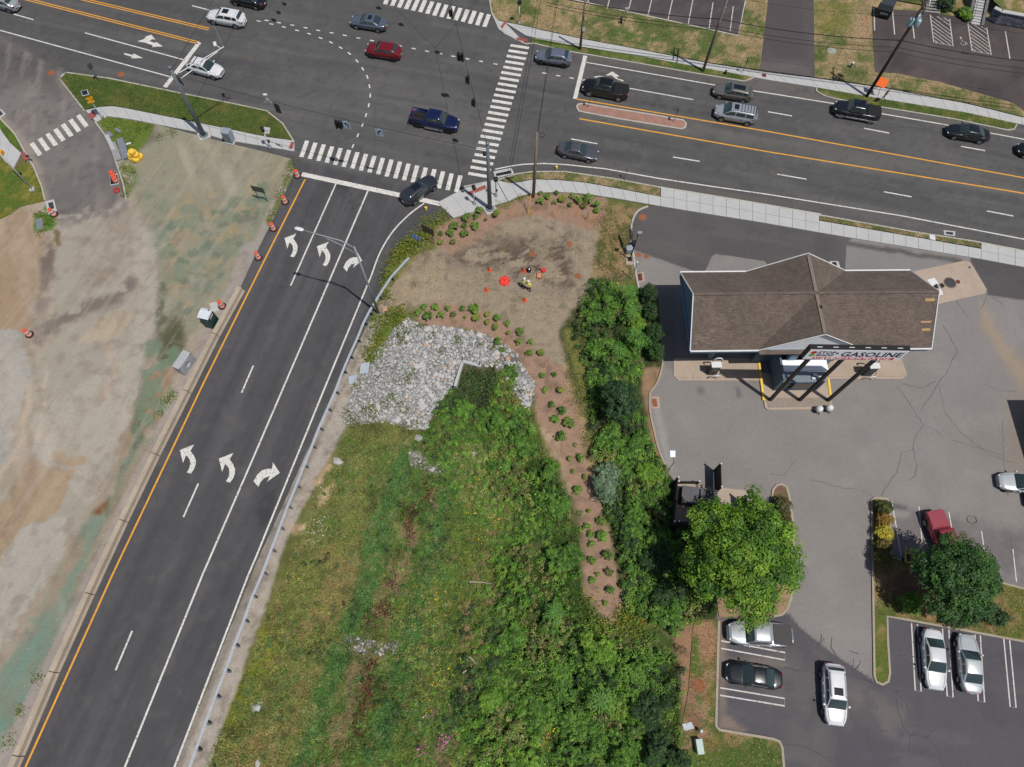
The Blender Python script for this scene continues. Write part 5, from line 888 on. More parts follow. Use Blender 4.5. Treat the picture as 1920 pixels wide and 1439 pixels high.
# ================================================================== poles, lamps, signals
def lean_pole(t, base, top_px, h, r0, r1, mat, name='pole', n=12):
    b = G(*base); tp = G(*top_px, h); d = Vector((tp.x-b.x, tp.y-b.y, h))
    MB().tube([(0, 0, 0), d/2, d], [r0, (r0+r1)/2, r1], n).build(name, mat, t, smooth=True); return d
def sag(a, b, s, n=14):
    a, b = Vector(a), Vector(b); return [a.lerp(b, k/n)-Vector((0, 0, s*4*(k/n)*(1-k/n))) for k in range(n+1)]
def wire(name, label, a, b, s=.25, r=.022):
    o = MB().tube([p-Vector(a) for p in sag(a, b, s)], r, 5).build(name, m_wire); o.location = a; return tag(o, label, 'wire')
def signal_mesh():
    parts = [('housing', MB().box((0, 0, -.55), (.34, .22, 1.06), m=0).mesh('housing', m_dark, bevel=.03))]
    for k in range(3):
        z = -.22-k*.33; v = MB(); n = 9
        for s, y0, y1 in ((1, .11, .33),):
            a = [(.14*math.cos(R(-20+220*i/n)), y0, z+.14*math.sin(R(-20+220*i/n))) for i in range(n+1)]; b = [(x, y1, zz) for x, _, zz in a]; v.add(a+b, [(i, i+1, n+2+i, n+1+i) for i in range(n)])
        parts.append(('visor', v.mesh('visor', m_dark)))
        parts.append(('lens', MB().lathe([(.125, .0), (.125, .02), (.06, .04)], (0, .112, z), 14, axis='y').mesh('lens', M(('lens_red', 'lens_amber', 'lens_green')[k], ((.10, .008, .006), (.10, .05, .004), (.004, .06, .03))[k], .3, pairs=()))))
    parts.append(('hanger', MB().tube([(0, 0, 0), (0, 0, .55)], .03, 6).mesh('hanger', m_steel_d)))
    return parts
SIG = signal_mesh()
def signal(label, pos, rz, group='traffic lights on span wires'):
    t = thing('traffic_light', label, 'traffic light', pos, rz, group)
    for nme, me in SIG: inst(nme, me, t)
    return t

# street light over the ramp
t = thing('street_light', 'tall galvanised street light arching over the ramp turn arrows', 'street light', G(710, 588).to_tuple()); o = Vector(t.location)
d = lean_pole(t, (710, 588), (664, 463), 12.2, .14, .08, m_steel)
e1 = G(640, 452, 12.5)-o; e2 = G(600, 441, 12.9)-o; e3 = G(562, 430, 13.0)-o
MB().tube([d-Vector((0, 0, .2)), e1, e2, e3], .055, 8).build('arm', m_steel, t, smooth=True); MB().tube([d-Vector((0, 0, 1.2)), G(640, 460, 11.9)-o, e2-Vector((0, 0, .05))], .04, 8).build('brace', m_steel, t, smooth=True)
hd = e3; a = math.atan2(e3.y-e2.y, e3.x-e2.x); lm = MB().lathe([(.06, -.5), (.17, -.35), (.20, -.05), (.17, .25), (.05, .38)], (0, 0, 0), 12, axis='x'); lo = lm.build('lamp_head', m_wht, t, smooth=True); lo.location = hd; lo.rotation_euler = (0, 0, a+math.pi); lo.scale = (1, 1, .55)
MB().lathe([(.24, 0), (.24, .1), (.16, .14)], (0, 0, 0), 12).build('base', m_steel_d, t)

def steel_signal_pole(base, top, h, label, r0, r1, mat):
    t = thing('signal_pole', label, 'pole', G(*base).to_tuple()); d = lean_pole(t, base, top, h, r0, r1, mat, n=16)
    MB().lathe([(r0*1.9, 0.14), (r0*1.9, .2), (r0*1.2, .26)], (0, 0, 0), 16).build('base_flange', mat, t)
    for k in range(8): a = R(k*45+10); MB().lathe([(.035, .2), (.035, .3)], (r0*1.6*math.cos(a), r0*1.6*math.sin(a), 0), 6).build('anchor_bolt', m_chrome, t)
    MB().box((0, 0, .06), (1.3, 1.3, .18), rz=.5).build('footing', m_conc, t); MB().lathe([(r1*1.4, 0), (r1*1.3, .08), (.03, .16)], tuple(d), 12).build('cap', mat, t)
    return t, d
tL, dL = steel_signal_pole((383, 255), (318, 127), 10.2, 'big grey steel pole at the left corner with white bracket arms', .27, .17, m_steel_d); oL = Vector(tL.location)
for k, (p0, p1, z) in enumerate((((336, 137), (420, 88), 9.6), ((340, 147), (408, 97), 8.9))):
    MB().tube([G(*p0, z)-oL, G(*p1, z)-oL], .05, 8).build('bracket_arm', m_wht, tL)
MB().box(G(403, 83, 9.7)-oL, (.32, .6, .16), rz=.35).build('lamp_head', m_wht, tL, bevel=.04); MB().tube([G(414, 91, 9.6)-oL, G(405, 85, 9.7)-oL], .04, 6).build('lamp_neck', m_wht, tL)
MB().tube([G(418, 87, 9.6)-oL, G(401, 48, 11.3)-oL], .018, 5).build('antenna_rod', m_steel, tL)
MB().tube([dL-Vector((0, 0, .8))+Vector((.25, 0, 0)), dL+Vector((.5, -.2, -1.5)), dL+Vector((.62, -.2, -2.2)), dL+Vector((.4, -.1, -2.0)), dL+Vector((.3, -.1, -1.3))], .05, 6).build('cable_loop', m_wire, tL, smooth=True)
tM, dM = steel_signal_pole((918.5, 393), (914, 269), 10.4, 'grey steel pole on the planted corner below the long crosswalk', .26, .16, m_steel_d); oM = Vector(tM.location)
MB().box(dM*.86+Vector((-.35, -.05, 0)), (.32, .3, .38)).build('junction_box', m_black, tM, bevel=.05)

# span wires and what hangs from them
SUNO = Vector((-math.cos(R(SUN_AZ)), -math.sin(R(SUN_AZ)), 0))/math.tan(R(SUN_EL))
def from_shadow(px, z): p = G(*px); return Vector((p.x, p.y, 0))-SUNO*z+Vector((0, 0, z))
topM = oM+dM; topL = oL+dL
ring = from_shadow((815.6, 90.6), 8.3); neT = G(1010, -60)+Vector((0, 0, 10)); nwT = G(590, -150)+Vector((0, 0, 10.2))
for base, lb in ((G(1010, -60), 'grey steel pole beyond the top edge, right of the top crosswalk'), (G(590, -150), 'grey steel pole beyond the top edge, left of the top crosswalk')):
    t = thing('signal_pole', lb, 'pole', base.to_tuple()); MB().tube([(0, 0, 0), (0, 0, 10.3)], [.26, .16], 12).build('pole', m_steel_d, t, smooth=True); MB().lathe([(.5, 0), (.5, .12), (.3, .2)], (0, 0, 0), 14).build('base_flange', m_steel_d, t)
wire('span_wire', 'span wire from the corner steel pole up past three hanging lights', topM-Vector((0, 0, .35)), ring, .35)
wire('span_wire', 'span wire running off the top right of the intersection', ring, neT-Vector((0, 0, .3)), .1)
wire('span_wire', 'span wire running off towards the top middle', ring, nwT-Vector((0, 0, .3)), .4)
wire('span_wire', 'span wire crossing above the lower crosswalk between the two steel poles', topM-Vector((0, 0, 1.0)), topL-Vector((0, 0, .9)), .55)
wire('span_wire', 'span wire from the left steel pole to the top edge', topL-Vector((0, 0, .4)), nwT-Vector((0, 0, .5)), .4)
W1 = sag(topM-Vector((0, 0, .35)), ring, .35, 100); W2_ = sag(topM-Vector((0, 0, 1.0)), topL-Vector((0, 0, .9)), .55, 200)
def on_wire(Wp, px):                                   # point of a wire that the photo shows at px
    q = P(np.array([list(p) for p in Wp])); return Wp[int(np.argmin(np.hypot(q[:, 0]-px[0], q[:, 1]-px[1])))]
ax = math.atan2((ring-topM).y, (ring-topM).x)
for px, lb in (((882, 179), 'lowest of the three black traffic lights beside the long crosswalk'), ((869, 136), 'middle of the three black traffic lights beside the long crosswalk'), ((858, 95), 'topmost of the three black traffic lights beside the long crosswalk'), ((857, 6), 'black traffic light hanging over the top crosswalk')):
    p = on_wire(W1, px); signal(lb, p-Vector((0, 0, .55)), ax-R(8))
p = on_wire(W1, (858, 95)); signal('second black light head twinned with the topmost hanging one', p+Vector((-.42, .1, -.55)), ax+R(60))
for px, lb in (((622, 240), 'black traffic light over the left part of the lower crosswalk'),): p = on_wire(W2_, px); signal(lb, p-Vector((0, 0, .5)), R(-98)); signal('second black light head twinned over the lower crosswalk', p+Vector((.4, -.1, -.5)), R(-60))
m_sblue = M('sign_pale_blue', A(176, 196, 212), .5, pairs=((4., .04),)); m_signblk = M('sign_black', A(24, 24, 28), .5, pairs=())
def lane_sign(px, lb, flip):
    p = on_wire(W2_, px); t = thing('lane_sign', lb, 'sign', p-Vector((0, 0, .15)), R(-8)); MB().box((0, 0, -.65), (.78, .03, 1.0)).build('panel', m_sblue, t)
    for s in (-.25, .25): MB().tube([(s, 0, .15), (s, 0, -.2)], .02, 5).build('strap', m_steel_d, t)
    v = [(-.24, -.52), (.0, -.36), (-.02, -.46), (.12, -.55), (.16, -.72), (.15, -.98), (.24, -.98), (.25, -.68), (.18, -.46), (.02, -.36), (.05, -.24)]
    v = [(-.27, -.46), (-.02, -.28), (-.02, -.40), (.10, -.42), (.20, -.55), (.22, -.98), (.10, -.98), (.08, -.62), (.02, -.56), (-.02, -.54), (-.02, -.64)]
    MB().poly([((-x if flip else x), -.019, z) for x, z in v]).build('arrow', m_signblk, t)
lane_sign((643, 243), 'pale blue left turn sign hanging over the lower crosswalk', False); lane_sign((706, 255), 'pale blue right turn sign hanging over the lower crosswalk', True)
for px, lb in (((511, 36), 'lower'), ((520, 22), 'middle'), ((531, 6), 'upper')):
    signal('%s of the lights on the left span, off the top edge' % lb, from_shadow(px, 7.6), R(190))
for px, lb in (((709, 14), 'left'), ((751, 45), 'right')): signal('%s light of the pair off the top edge, above the blue grey sedan' % lb, from_shadow(px, 7.8), R(100))
# camera and dark sign on the lower span, left
p = on_wire(W2_, (500, 197)); t = thing('detector_camera', 'white detector camera clamped on the span wire over the left verge', 'camera', p); MB().tube([(0, 0, -.2), (0, 0, .7)], .035, 6).build('stem', m_wht, t); MB().lathe([(.1, -.2), (.12, 0), (.1, .2)], (0, 0, .75), 8, axis='x').build('housing', m_wht, t)
for s in (-1, 1): MB().tube([(0, 0, .3), (s*.35, 0, -.35)], .03, 6).build('bracket', m_wht, t)
p = on_wire(W2_, (512, 205)); t = thing('span_sign', 'black backed sign hanging over the left verge', 'sign', p, R(-20)); MB().box((0, 0, -.9), (.6, .05, 1.25)).build('panel', m_black, t); MB().tube([(0, 0, 0), (0, 0, -.3)], .03, 6).build('hanger', m_steel_d, t)

# pedestrian signals on short posts
def ped_signal(base, lb, h=2.9, face=R(-60), white=True):
    t = thing('pedestrian_signal', lb, 'signal', G(*base).to_tuple()); m = m_wht if white else m_steel_d
    MB().tube([(0, 0, .1), (0, 0, h)], .06, 8).build('post', m, t, smooth=True); MB().lathe([(.24, 0), (.22, .12), (.09, .32)], (0, 0, .1), 10).build('base', m_steel, t)
    hd = MB().box((0, 0, 0), (.46, .36, .5)).build('signal_head', m_dark, t, bevel=.07); hd.location = (0, 0, h+.1); hd.rotation_euler = (0, 0, face)
    bx = MB().box((.12, 0, h*.38), (.12, .12, .34)).build('push_button', m_black, t)
ped_signal((890, 384), 'white post pedestrian signal left of the steel pole'); ped_signal((930, 369), 'pedestrian signal right of the steel pole', 2.9, R(10), False); ped_signal((507, 278), 'white post pedestrian signal near the lower left crosswalk'); ped_signal((973, 45), 'pale pedestrian signal at the top right corner', 3.0, R(40))
MB().prism(GL([(495, 238), (507, 240), (505, 252), (493, 250)], .12), .05, .125).build('concrete_pad', m_conc, dirt)

# cabinet
t = thing('signal_cabinet', 'grey metal traffic cabinet beside the left sidewalk', 'cabinet', G(433, 266).to_tuple(), R(-14)); MB().box((0, 0, .08), (1.15, 1.0, .2)).build('plinth', m_conc, t)
m_cab = M('cabinet_paint', A(160, 172, 182), .5, .2); MB().box((0, 0, .95), (.95, .8, 1.6)).build('housing', m_cab, t, bevel=.02); MB().box((0, 0, 1.78), (1.02, .88, .07)).build('roof', m_cab, t, bevel=.02); MB().box((0, -.41, .95), (.8, .02, 1.4)).build('door', M('cabinet_door', A(136, 148, 158), .5, .2), t); MB().box((.28, -.43, .95), (.05, .03, .16)).build('handle', m_black, t)

# crossing beacon
t = thing('crossing_beacon', 'white post crossing beacon with solar panel and yellow lights', 'beacon', G(193, 222).to_tuple(), R(20)); MB().tube([(0, 0, 0), (0, 0, 3.9)], .055, 8).build('post', m_wht, t); MB().box((0, 0, .2), (.34, .34, .35)).build('base', m_steel, t, bevel=.05)
MB().box((0, -.05, 4.0), (.62, .5, .04), rx=.5).build('solar_panel', M('solar', A(44, 48, 70), .2, .3), t); MB().box((0, -.04, 3.97), (.7, .58, .03), rx=.5).build('panel_frame', m_wht, t)
m_amb = M('amber', A(244, 176, 40), .5); MB().box((.05, -.1, 3.2), (.62, .06, .62), ry=R(45)).build('warning_sign', m_amb, t); MB().box((0, -.12, 2.65), (.75, .1, .18)).build('flasher_bar', m_amb, t); MB().box((.05, .12, 3.0), (.4, .12, .4)).build('control_box', m_amb, t); MB().box((-.1, .15, 3.45), (.3, .05, .6)).build('sign_back', m_steel, t)
t = thing('crossing_sign', 'post mounted sign by the access road, seen from behind', 'sign', G(1, 292).to_tuple()); 
t.location = G(62, 357).to_tuple(); t['label'] = 'white lamp post leaning out of the left picture edge'; t['category'] = 'lamp post'; t.name = 'lamp_post'
lean_pole(t, (62, 357), (-40, 245), 9.0, .10, .06, m_wht); MB().box((0, 0, .12), (.5, .5, .25), rz=.3).build('footing', m_conc, t); MB().box(tuple((G(2, 287, 5.2)-Vector(t.location))), (.35, .5, .5)).build('light_box', m_amb, t)
t = thing('bollard_lamp', 'small black headed post beside the left crosswalk end', 'post', G(61, 304).to_tuple()); MB().tube([(0, 0, 0), (0, 0, .9)], .04, 6).build('post', m_black, t); MB().lathe([(.05, -.2), (.12, -.1), (.12, .1), (.04, .2)], (0, 0, 1.0), 8, axis='x').build('head', m_black, t)

# utility poles with wires
def util(base, top, h, lb, mat, arms=0, cans=0, r=.19):
    t = thing('utility_pole', lb, 'utility pole', G(*base).to_tuple()); d = lean_pole(t, base, top, h, r, r*.68, mat); u = d.normalized()
    for k in range(arms):
        c = d*(.93-.12*k); MB().box(tuple(c), (.12, 2.4, .12), rz=R(-10)).build('crossarm', mat, t)
        for s in (-1, -.4, .4, 1): q = c+Vector((math.sin(R(10))*s*1.1, math.cos(R(10))*s*1.1, .14)); MB().lathe([(.04, -.08), (.07, 0), (.05, .1), (.02, .14)], tuple(q), 8).build('insulator', m_steel, t)
    can_m = M('transformer_paint', A(168, 196, 204), .45, .2)
    for k in range(cans):
        a = R(-150+k*95); q = d*.80+Vector((math.cos(a)*.5, math.sin(a)*.5, 0)); cn = MB().lathe([(.05, -.46), (.26, -.44), (.28, -.3), (.28, .36), (.22, .46), (.05, .5)], tuple(q), 12).build('transformer', can_m, t, smooth=True); MB().lathe([(.04, 0), (.06, .1), (.03, .2)], (q.x, q.y, q.z+.5), 8).build('bushing', m_wht, cn)
    return t, d
u1, d1 = util((999.5, 370), (1007, 249), 10.2, 'weathered wooden utility pole on the planted corner', m_wood, r=.17); U1 = Vector(u1.location)
MB().tube([(.17, .02, 0), tuple(d1*.97+Vector((.16, 0, 0)))], .045, 6).build('conduit', m_steel, u1)
rg = MB(); c = d1*.96+Vector((.45, .05, 0)); rg.tube([c+Vector((.32*math.cos(R(a)), 0, .32*math.sin(R(a)))) for a in range(0, 361, 24)], .03, 5); rg.build('cable_coil', m_wire, u1)
MB().tube([G(990, 401, .1)-U1, G(995, 366, 2.2)-U1], .05, 6).build('guy_guard', m_yplastic, u1); MB().tube([G(990, 401, .1)-U1, d1*.85], .014, 5).build('guy_wire', m_wire, u1)
h2 = pole_h((1087.5, 93.7), (1098.5, -15)); u2, d2 = util((1087.5, 93.7), (1099, -15), h2, 'wooden pole with a white notice, near the top right corner', m_wood, r=.17)
MB().box((.12, -.17, 3.2), (.34, .03, .5)).build('notice', m_wht, u2)
u3, d3 = util((1317.5, 135), (1373, -30), pole_h((1317.5, 135), (1373, -30)), 'tall wooden utility pole beside the white lined car park', m_wood, 2, 0, r=.18)
u4, d4 = util((1624, 182.5), (1740, -3), 13.3, 'dark wooden utility pole carrying three transformers', m_wood_d, 1, 3, r=.2)
U3, U4 = Vector(u3.location), Vector(u4.location)
LBW = ['highest line', 'second line', 'third line', 'thick telecom line', 'lowest line']
for k, (f3, f4, r, px3, px4) in enumerate((((.62), .60, .05, 0, 0), (.56, .55, .03, 0, 0), (.52, .50, .03, 0, 0), (.94, .92, .018, 0, 0), (.93, .90, .018, 0, 0))):
    off = Vector((0, (.15, -.15, -.1, 1.0, -1.0)[k], 0)); a = U3+d3*f3+off; b = U4+d4*f4+off; dd = b-a; dd.z = 0
    for lbl, p, q in (('between the two right utility poles', a, b), ('running off right of the transformer pole', b, b+dd*1.0), ('running off left of the car park pole', a-dd*1.0, a)):
        wire('power_line', '%s %s' % (('thick dark bundled cable', 'upper thin cable', 'lower thin cable', 'far high voltage line', 'near high voltage line')[k], lbl), p, q, .5, r)
p = (U4+d4*.60).lerp(U4+d4*.60+(U4+d4*.60-U3-d3*.62), .36); MB()
cb = thing('splice_case', 'black splice case hanging on the cable at right', 'cable case', p-Vector((0, 0, .5)), R(-10)); MB().lathe([(.05, -.4), (.11, -.35), (.11, .35), (.05, .4)], (0, 0, 0), 8, axis='x').build('case', m_black, cb)
a = U1+d1*.95; b = G(1058, -60)+Vector((0, 0, 9)); wire('service_cable', 'cable from the corner wooden pole over the road, upper one', a, b, .5, .022); wire('service_cable', 'cable from the corner wooden pole over the road, lower one', a-Vector((0, 0, .8)), b-Vector((-.2, 0, .9)), .5, .028)

# signs on the roadside
def post_sign(base, lb, panels, h, posts=1, rz=0., cat='sign', name='road_sign', pm_=None, gap=.5):
    t = thing(name, lb, cat, G(*base).to_tuple(), rz); xs_ = [0] if posts == 1 else [-gap, gap]
    for x in xs_: MB().box((x, .04, h/2), (.07, .05, h)).build('post', pm_ or m_steel_d, t)
    for (w_, hh, z, mat, fm) in panels:
        MB().box((0, 0, z), (w_, .03, hh)).build('panel', mat, t)
        if fm: MB().box((0, -.018, z), (w_*.9, .008, hh*.86)).build('panel_face', fm, t)
    return t
m_blue = M('sign_blue', A(42, 92, 190), .5, pairs=((4., .05),)); m_sback = M('sign_back', A(92, 98, 92), .5, .3)
t = post_sign((785, 467), 'bright blue roadside sign in the weeds at the ramp corner', [(1.25, .8, 2.1, m_blue, None)], 2.5, 1, R(-25))
m_bw = M('sign_white_print', A(190, 205, 230), .5, pairs=())
for r_ in range(2):
    for k in range(3): MB().box((-.4+k*.4, -.02, 2.3-r_*.36), (.28, .01, .2)).build('logo_patch', m_bw, t)
post_sign((806, 455), 'brown backed sign behind the blue ramp sign', [(1.5, 1.2, 2.3, M('sign_brown', A(92, 88, 66), .7), None)], 2.9, 2, R(-30))
post_sign((494, 377), 'grey sign seen from behind on the dirt lot by the drums', [(1.5, .9, 2.0, m_sback, None)], 2.4, 2, R(-15))
post_sign((187, 152), 'thin sign post on the left verge tip', [(.6, .75, 2.2, m_sback, None)], 2.5, 1, R(60)); post_sign((1104, 202), 'thin keep right sign on the median nose', [(.5, .6, 2.0, m_sback, None)], 2.3, 1, R(75)); post_sign((1264, 230), 'thin sign post on the median tail', [(.5, .6, 2.0, m_sback, None)], 2.3, 1, R(75))
post_sign((1172, 336), 'thin post on the verge by the near grey sedan', [(.25, .5, 1.6, m_sback, None)], 1.9, 1, R(70))
post_sign((1392, 138), 'slim sign post beside the drive on the north sidewalk', [(.4, .6, 2.0, m_sback, None)], 2.3, 1, R(75))
t = post_sign((1174, 20), 'white parking sign on a post beside the upper car park', [(.5, .5, 1.9, m_wht, None)], 2.2, 1, R(5)); t.location = G(1171, 42)
t = thing('work_zone_sign', 'bright orange temporary work sign behind the transformer pole', 'sign', G(1648, 190).to_tuple(), R(-12)); MB().box((0, .25, 2.0), (1.25, .03, 1.0), rx=-.7).build('panel', M('orange_fabric', (.9, .16, .02), .6, pairs=()), t)
for s in (-.5, .5): MB().tube([(s*.3, .05, 1.7), (s, .3, 0)], .03, 6).build('leg', m_steel_d, t)
t.location = G(1637, 181); t.rotation_euler = (0, 0, R(-28))
t = thing('work_zone_sign', 'brown backed temporary sign on the verge, edge on', 'sign', G(1651, 193).to_tuple(), R(40)); MB().box((0, 0, 1.5), (.9, .03, 1.0)).build('panel', M('sign_dark_brown', A(88, 60, 44), .7), t); MB().tube([(0, .03, 1.2), (0, .4, 0)], .03, 6).build('leg', m_steel_d, t); MB().tube([(0, .03, 1.2), (-.3, -.3, 0)], .03, 6).build('leg', m_steel_d, t); MB().tube([(0, .03, 1.2), (.3, -.3, 0)], .03, 6).build('leg', m_steel_d, t)
def hydrantish(base, lb, mat, cap, h=.7):
    t = thing('utility_marker', lb, 'marker', G(*base).to_tuple()); MB().lathe([(.16, 0), (.14, .1), (.13, h), (.1, h+.08)], (0, 0, .1), 10).build('body', mat, t); MB().lathe([(.16, 0), (.15, .08), (.05, .14)], (0, 0, .1+h), 10).build('cap', cap, t)
hydrantish((1594, 128), 'small green pedestal with white cap on the north verge', M('pedestal_green', A(96, 124, 104), .6), m_wht); hydrantish((1359, 140), 'dark little stub on the verge by the drive', m_black, m_black, .4); hydrantish((1043, 317), 'small yellow marker at the kerb by the wooden pole', m_yplastic, m_yplastic, .25); hydrantish((799, 394), 'small yellow marker at the ramp kerb', m_yplastic, m_yplastic, .3)
hydrantish((1164, 45), 'black round post under the white parking sign', m_black, m_black, .7)
disc('manhole_cover', (1559, 97), .55, M('cover_grey', A(158, 166, 162), .7), .12, drv); disc('manhole_cover', (1432, 143), .3, m_redrust, .13, drv)

# ================================================================== drums, cones, toilets, blocks
def drum_mesh():
    pr = [(.30, .08), (.29, .2), (.28, .2), (.27, .42), (.265, .42), (.25, .64), (.245, .64), (.23, .86), (.225, .86), (.21, 1.0), (.05, 1.04)]; out = []
    out.append(('base', MB().lathe([(.44, 0), (.44, .06), (.34, .09)], (0, 0, 0), 18).mesh('base', m_rubber)))
    for nm, a, b, mt_ in (('body', 0, 2, m_orange_d), ('white_band', 2, 4, m_wband), ('body', 4, 6, m_orange_d), ('white_band', 6, 8, m_wband), ('body', 8, 11, m_orange_d)): out.append((nm, MB().lathe(pr[a:b], (0, 0, 0), 18).mesh(nm, mt_)))
    out.append(('handle', MB().box((0, 0, 1.06), (.16, .04, .08)).mesh('handle', m_orange_d))); return out
DR = drum_mesh()
def drum(px, lb, tilt=0, sc=1.):
    t = thing('traffic_drum', lb, 'traffic drum', G(*px).to_tuple(), RNG.uniform(0, 6), 'orange traffic drums')
    for nm, me_ in DR: inst(nm, me_, t)
    t.scale = (sc,)*3; t.rotation_euler[0] = tilt; return t
for px, lb in (((558, 331), 'orange drum nearest the lower crosswalk'), ((535, 380), 'second orange drum down from the lower crosswalk'), ((513, 430), 'third orange drum down from the lower crosswalk'), ((485, 484), 'fourth orange drum down, at the barrier line end'), ((417, 575), 'orange white banded drum behind the portable toilet'), ((56, 628), 'lone orange drum out on the dirt lot'), ((102, 403), 'pinkish orange drum standing by the access road drain')): drum(px, lb)
t = thing('drum_pallet', 'grey slab carrying orange drum pieces at the access road edge', 'pallet', G(215, 338).to_tuple(), R(-75)); MB().box((0, 0, .06), (1.5, .9, .12)).build('slab', m_conc, t); MB().box((.05, 0, .14), (1.2, .8, .03)).build('mat', m_black, t)
for k, (x, y, lb) in enumerate(((-.45, .05, 'upper'), (0, 0, 'middle'), (.32, 0, 'lower'))):
    t = thing('stacked_drum', 'squat orange drum on the grey slab, %s one' % lb, 'traffic drum', G(214+x*3.5+k*1.5, 329+k*6).to_tuple(), 0, 'drums on the slab'); MB().lathe([(.3, .16), (.28, .34)], (0, 0, 0), 14).build('body', m_orange_d, t); MB().lathe([(.28, .34), (.27, .46)], (0, 0, 0), 14).build('white_band', m_wband, t); MB().lathe([(.27, .46), (.25, .6), (.05, .62)], (0, 0, 0), 14).build('top', m_orange_d, t)
t = thing('red_ring', 'red ring lying at the access road edge below the slab', 'ring', G(219, 358).to_tuple()); tr = MB(); tr.tube([(.3*math.cos(R(a)), .3*math.sin(R(a)), .08) for a in range(0, 361, 20)], .09, 6).build('ring', M('ring_red', A(196, 48, 40), .5), t)
CM = [('base', MB().box((0, 0, .03), (.42, .42, .05)).mesh('base', m_orange)), ('cone', MB().lathe([(.17, .05), (.10, .42), (.04, .75), (.02, .76)], (0, 0, 0), 14).mesh('cone', m_orange)), ('collar', MB().lathe([(.115, .36), (.085, .5)], (0, 0, 0), 14).mesh('collar', M('cone_collar', A(250, 150, 110), .5)))]
for px, lb in (((918, 507), 'orange cone left of the red disc, upper one'), ((912, 545), 'orange cone left of the red disc, lower one'), ((984, 564), 'orange cone below the two workers'), ((982, 509), 'orange cone beside the black bucket')):
    t = thing('traffic_cone', lb, 'traffic cone', G(*px).to_tuple(), RNG.uniform(0, 1.5), 'orange cones around the workers')
    for nm, me_ in CM: inst(nm, me_, t)
t = thing('manhole_guard', 'round red manhole guard lying on the straw ground', 'manhole guard', G(946, 528).to_tuple()); m_rd = M('guard_red', A(255, 74, 56), .5); MB().lathe([(.60, 0), (.6, .12), (.5, .14)], (0, 0, 0), 24).build('rim', m_rd, t); MB().lathe([(.52, 0), (.50, .15), (.05, .16)], (0, 0, 0), 24).build('groove', M('guard_dark', A(150, 30, 26), .6), t); MB().lathe([(.44, .1), (.43, .18), (.05, .19)], (0, 0, 0), 24).build('lid', m_rd, t)
for s in (-.09, .09): MB().box((0, s, .2), (.34, .06, .03)).build('handle', m_black, t)
for k in range(4): a = R(k*90); MB().box((.55*math.cos(a), .55*math.sin(a), .15), (.1, .1, .03)).build('latch', M('guard_dark'), t)
t = thing('black_bucket', 'small black pail beside the orange cone and workers', 'bucket', G(992, 509).to_tuple()); MB().lathe([(.2, 0), (.26, .38), (.24, .38), (.18, .06)], (0, 0, 0), 14).build('pail', m_black, t); MB().box((.02, .03, .36), (.14, .18, .1)).build('contents', m_wht, t)
t = thing('red_bucket', 'red pail on the straw ground right of the workers', 'bucket', G(1019, 509).to_tuple()); MB().lathe([(.2, 0), (.26, .3), (.05, .31)], (0, 0, 0), 14).build('pail', M('bucket_red', A(226, 48, 44), .5), t); MB().tube([(-.25, .05, .3), (-.45, .12, .3)], .04, 6).build('handle', m_black, t)
t = thing('crate', 'shallow orange rimmed crate near the red pail', 'crate', G(1011.5, 518).to_tuple(), R(-4)); MB().box((0, 0, .06), (.5, .62, .1)).build('tray', M('crate_tan', A(196, 150, 110), .8), t); m_cr = M('crate_rim', A(196, 92, 50), .7)
for s in (-1, 1): MB().box((s*.26, 0, .1), (.05, .66, .2)).build('side', m_cr, t); MB().box((0, s*.32, .1), (.48, .05, .2)).build('side', m_cr, t)
# portable toilet
t = thing('portable_toilet', 'dark green portable toilet with a white roof beside the barrier', 'toilet', G(399, 607).to_tuple(), R(-14)); m_pg = M('toilet_green', A(20, 62, 60), .5); MB().box((0, 0, 1.08), (1.15, 1.15, 2.1), top=(.96, .96)).build('cabin', m_pg, t, bevel=.04)
rf = MB(); rf.add([(-.6, -.6, 2.12), (.6, -.6, 2.12), (.6, .6, 2.12), (-.6, .6, 2.12), (-.55, -.3, 2.3), (.55, -.3, 2.3), (.55, .3, 2.3), (-.55, .3, 2.3)], [(0, 1, 5, 4), (1, 2, 6, 5), (2, 3, 7, 6), (3, 0, 4, 7), (4, 5, 6, 7), (3, 2, 1, 0)]); rf.build('roof', M('toilet_roof', A(222, 226, 232), .5), t); MB().box((0, -.58, 1.0), (.75, .03, 1.8)).build('door', M('toilet_door', A(26, 74, 70), .5), t); MB().box((.15, -.585, 1.75), (.5, .012, .14)).build('door_label', m_wht, t); MB().box((.585, 0, 1.8), (.012, .6, .16)).build('side_label', m_wht, t); MB().tube([(.35, .35, 2.2), (.35, .35, 2.55)], .05, 8).build('vent_pipe', m_black, t); MB().box((0, 0, .06), (1.2, 1.2, .12)).build('skid', m_black, t)
# precast concrete block with a round opening
t = thing('concrete_block', 'precast concrete drain box with a round hole, beside the barrier', 'concrete block', G(352, 687).to_tuple(), R(66)); m_pc = M('precast', A(176, 178, 180), .85)
bb = MB(); s_ = .42; WX = 1.0; H_ = 1.6; N_ = 20; ring_ = [(.36*math.cos(2*math.pi*k/N_), .36*math.sin(2*math.pi*k/N_)+.8) for k in range(N_)]; sq = []
for k in range(N_):
    a = 2*math.pi*k/N_; c_, s2 = math.cos(a), math.sin(a); m_ = max(abs(c_), abs(s2)); sq.append((c_/m_*WX, s2/m_*H_/2+H_/2))
fv = [(x, -s_, z) for x, z in sq]+[(x, -s_, z) for x, z in ring_]+[(x, -s_+.25, z) for x, z in ring_]
bb.add(fv, [(k, (k+1) % N_, N_+(k+1) % N_, N_+k) for k in range(N_)]+[(N_+k, N_+(k+1) % N_, 2*N_+(k+1) % N_, 2*N_+k) for k in range(N_)])
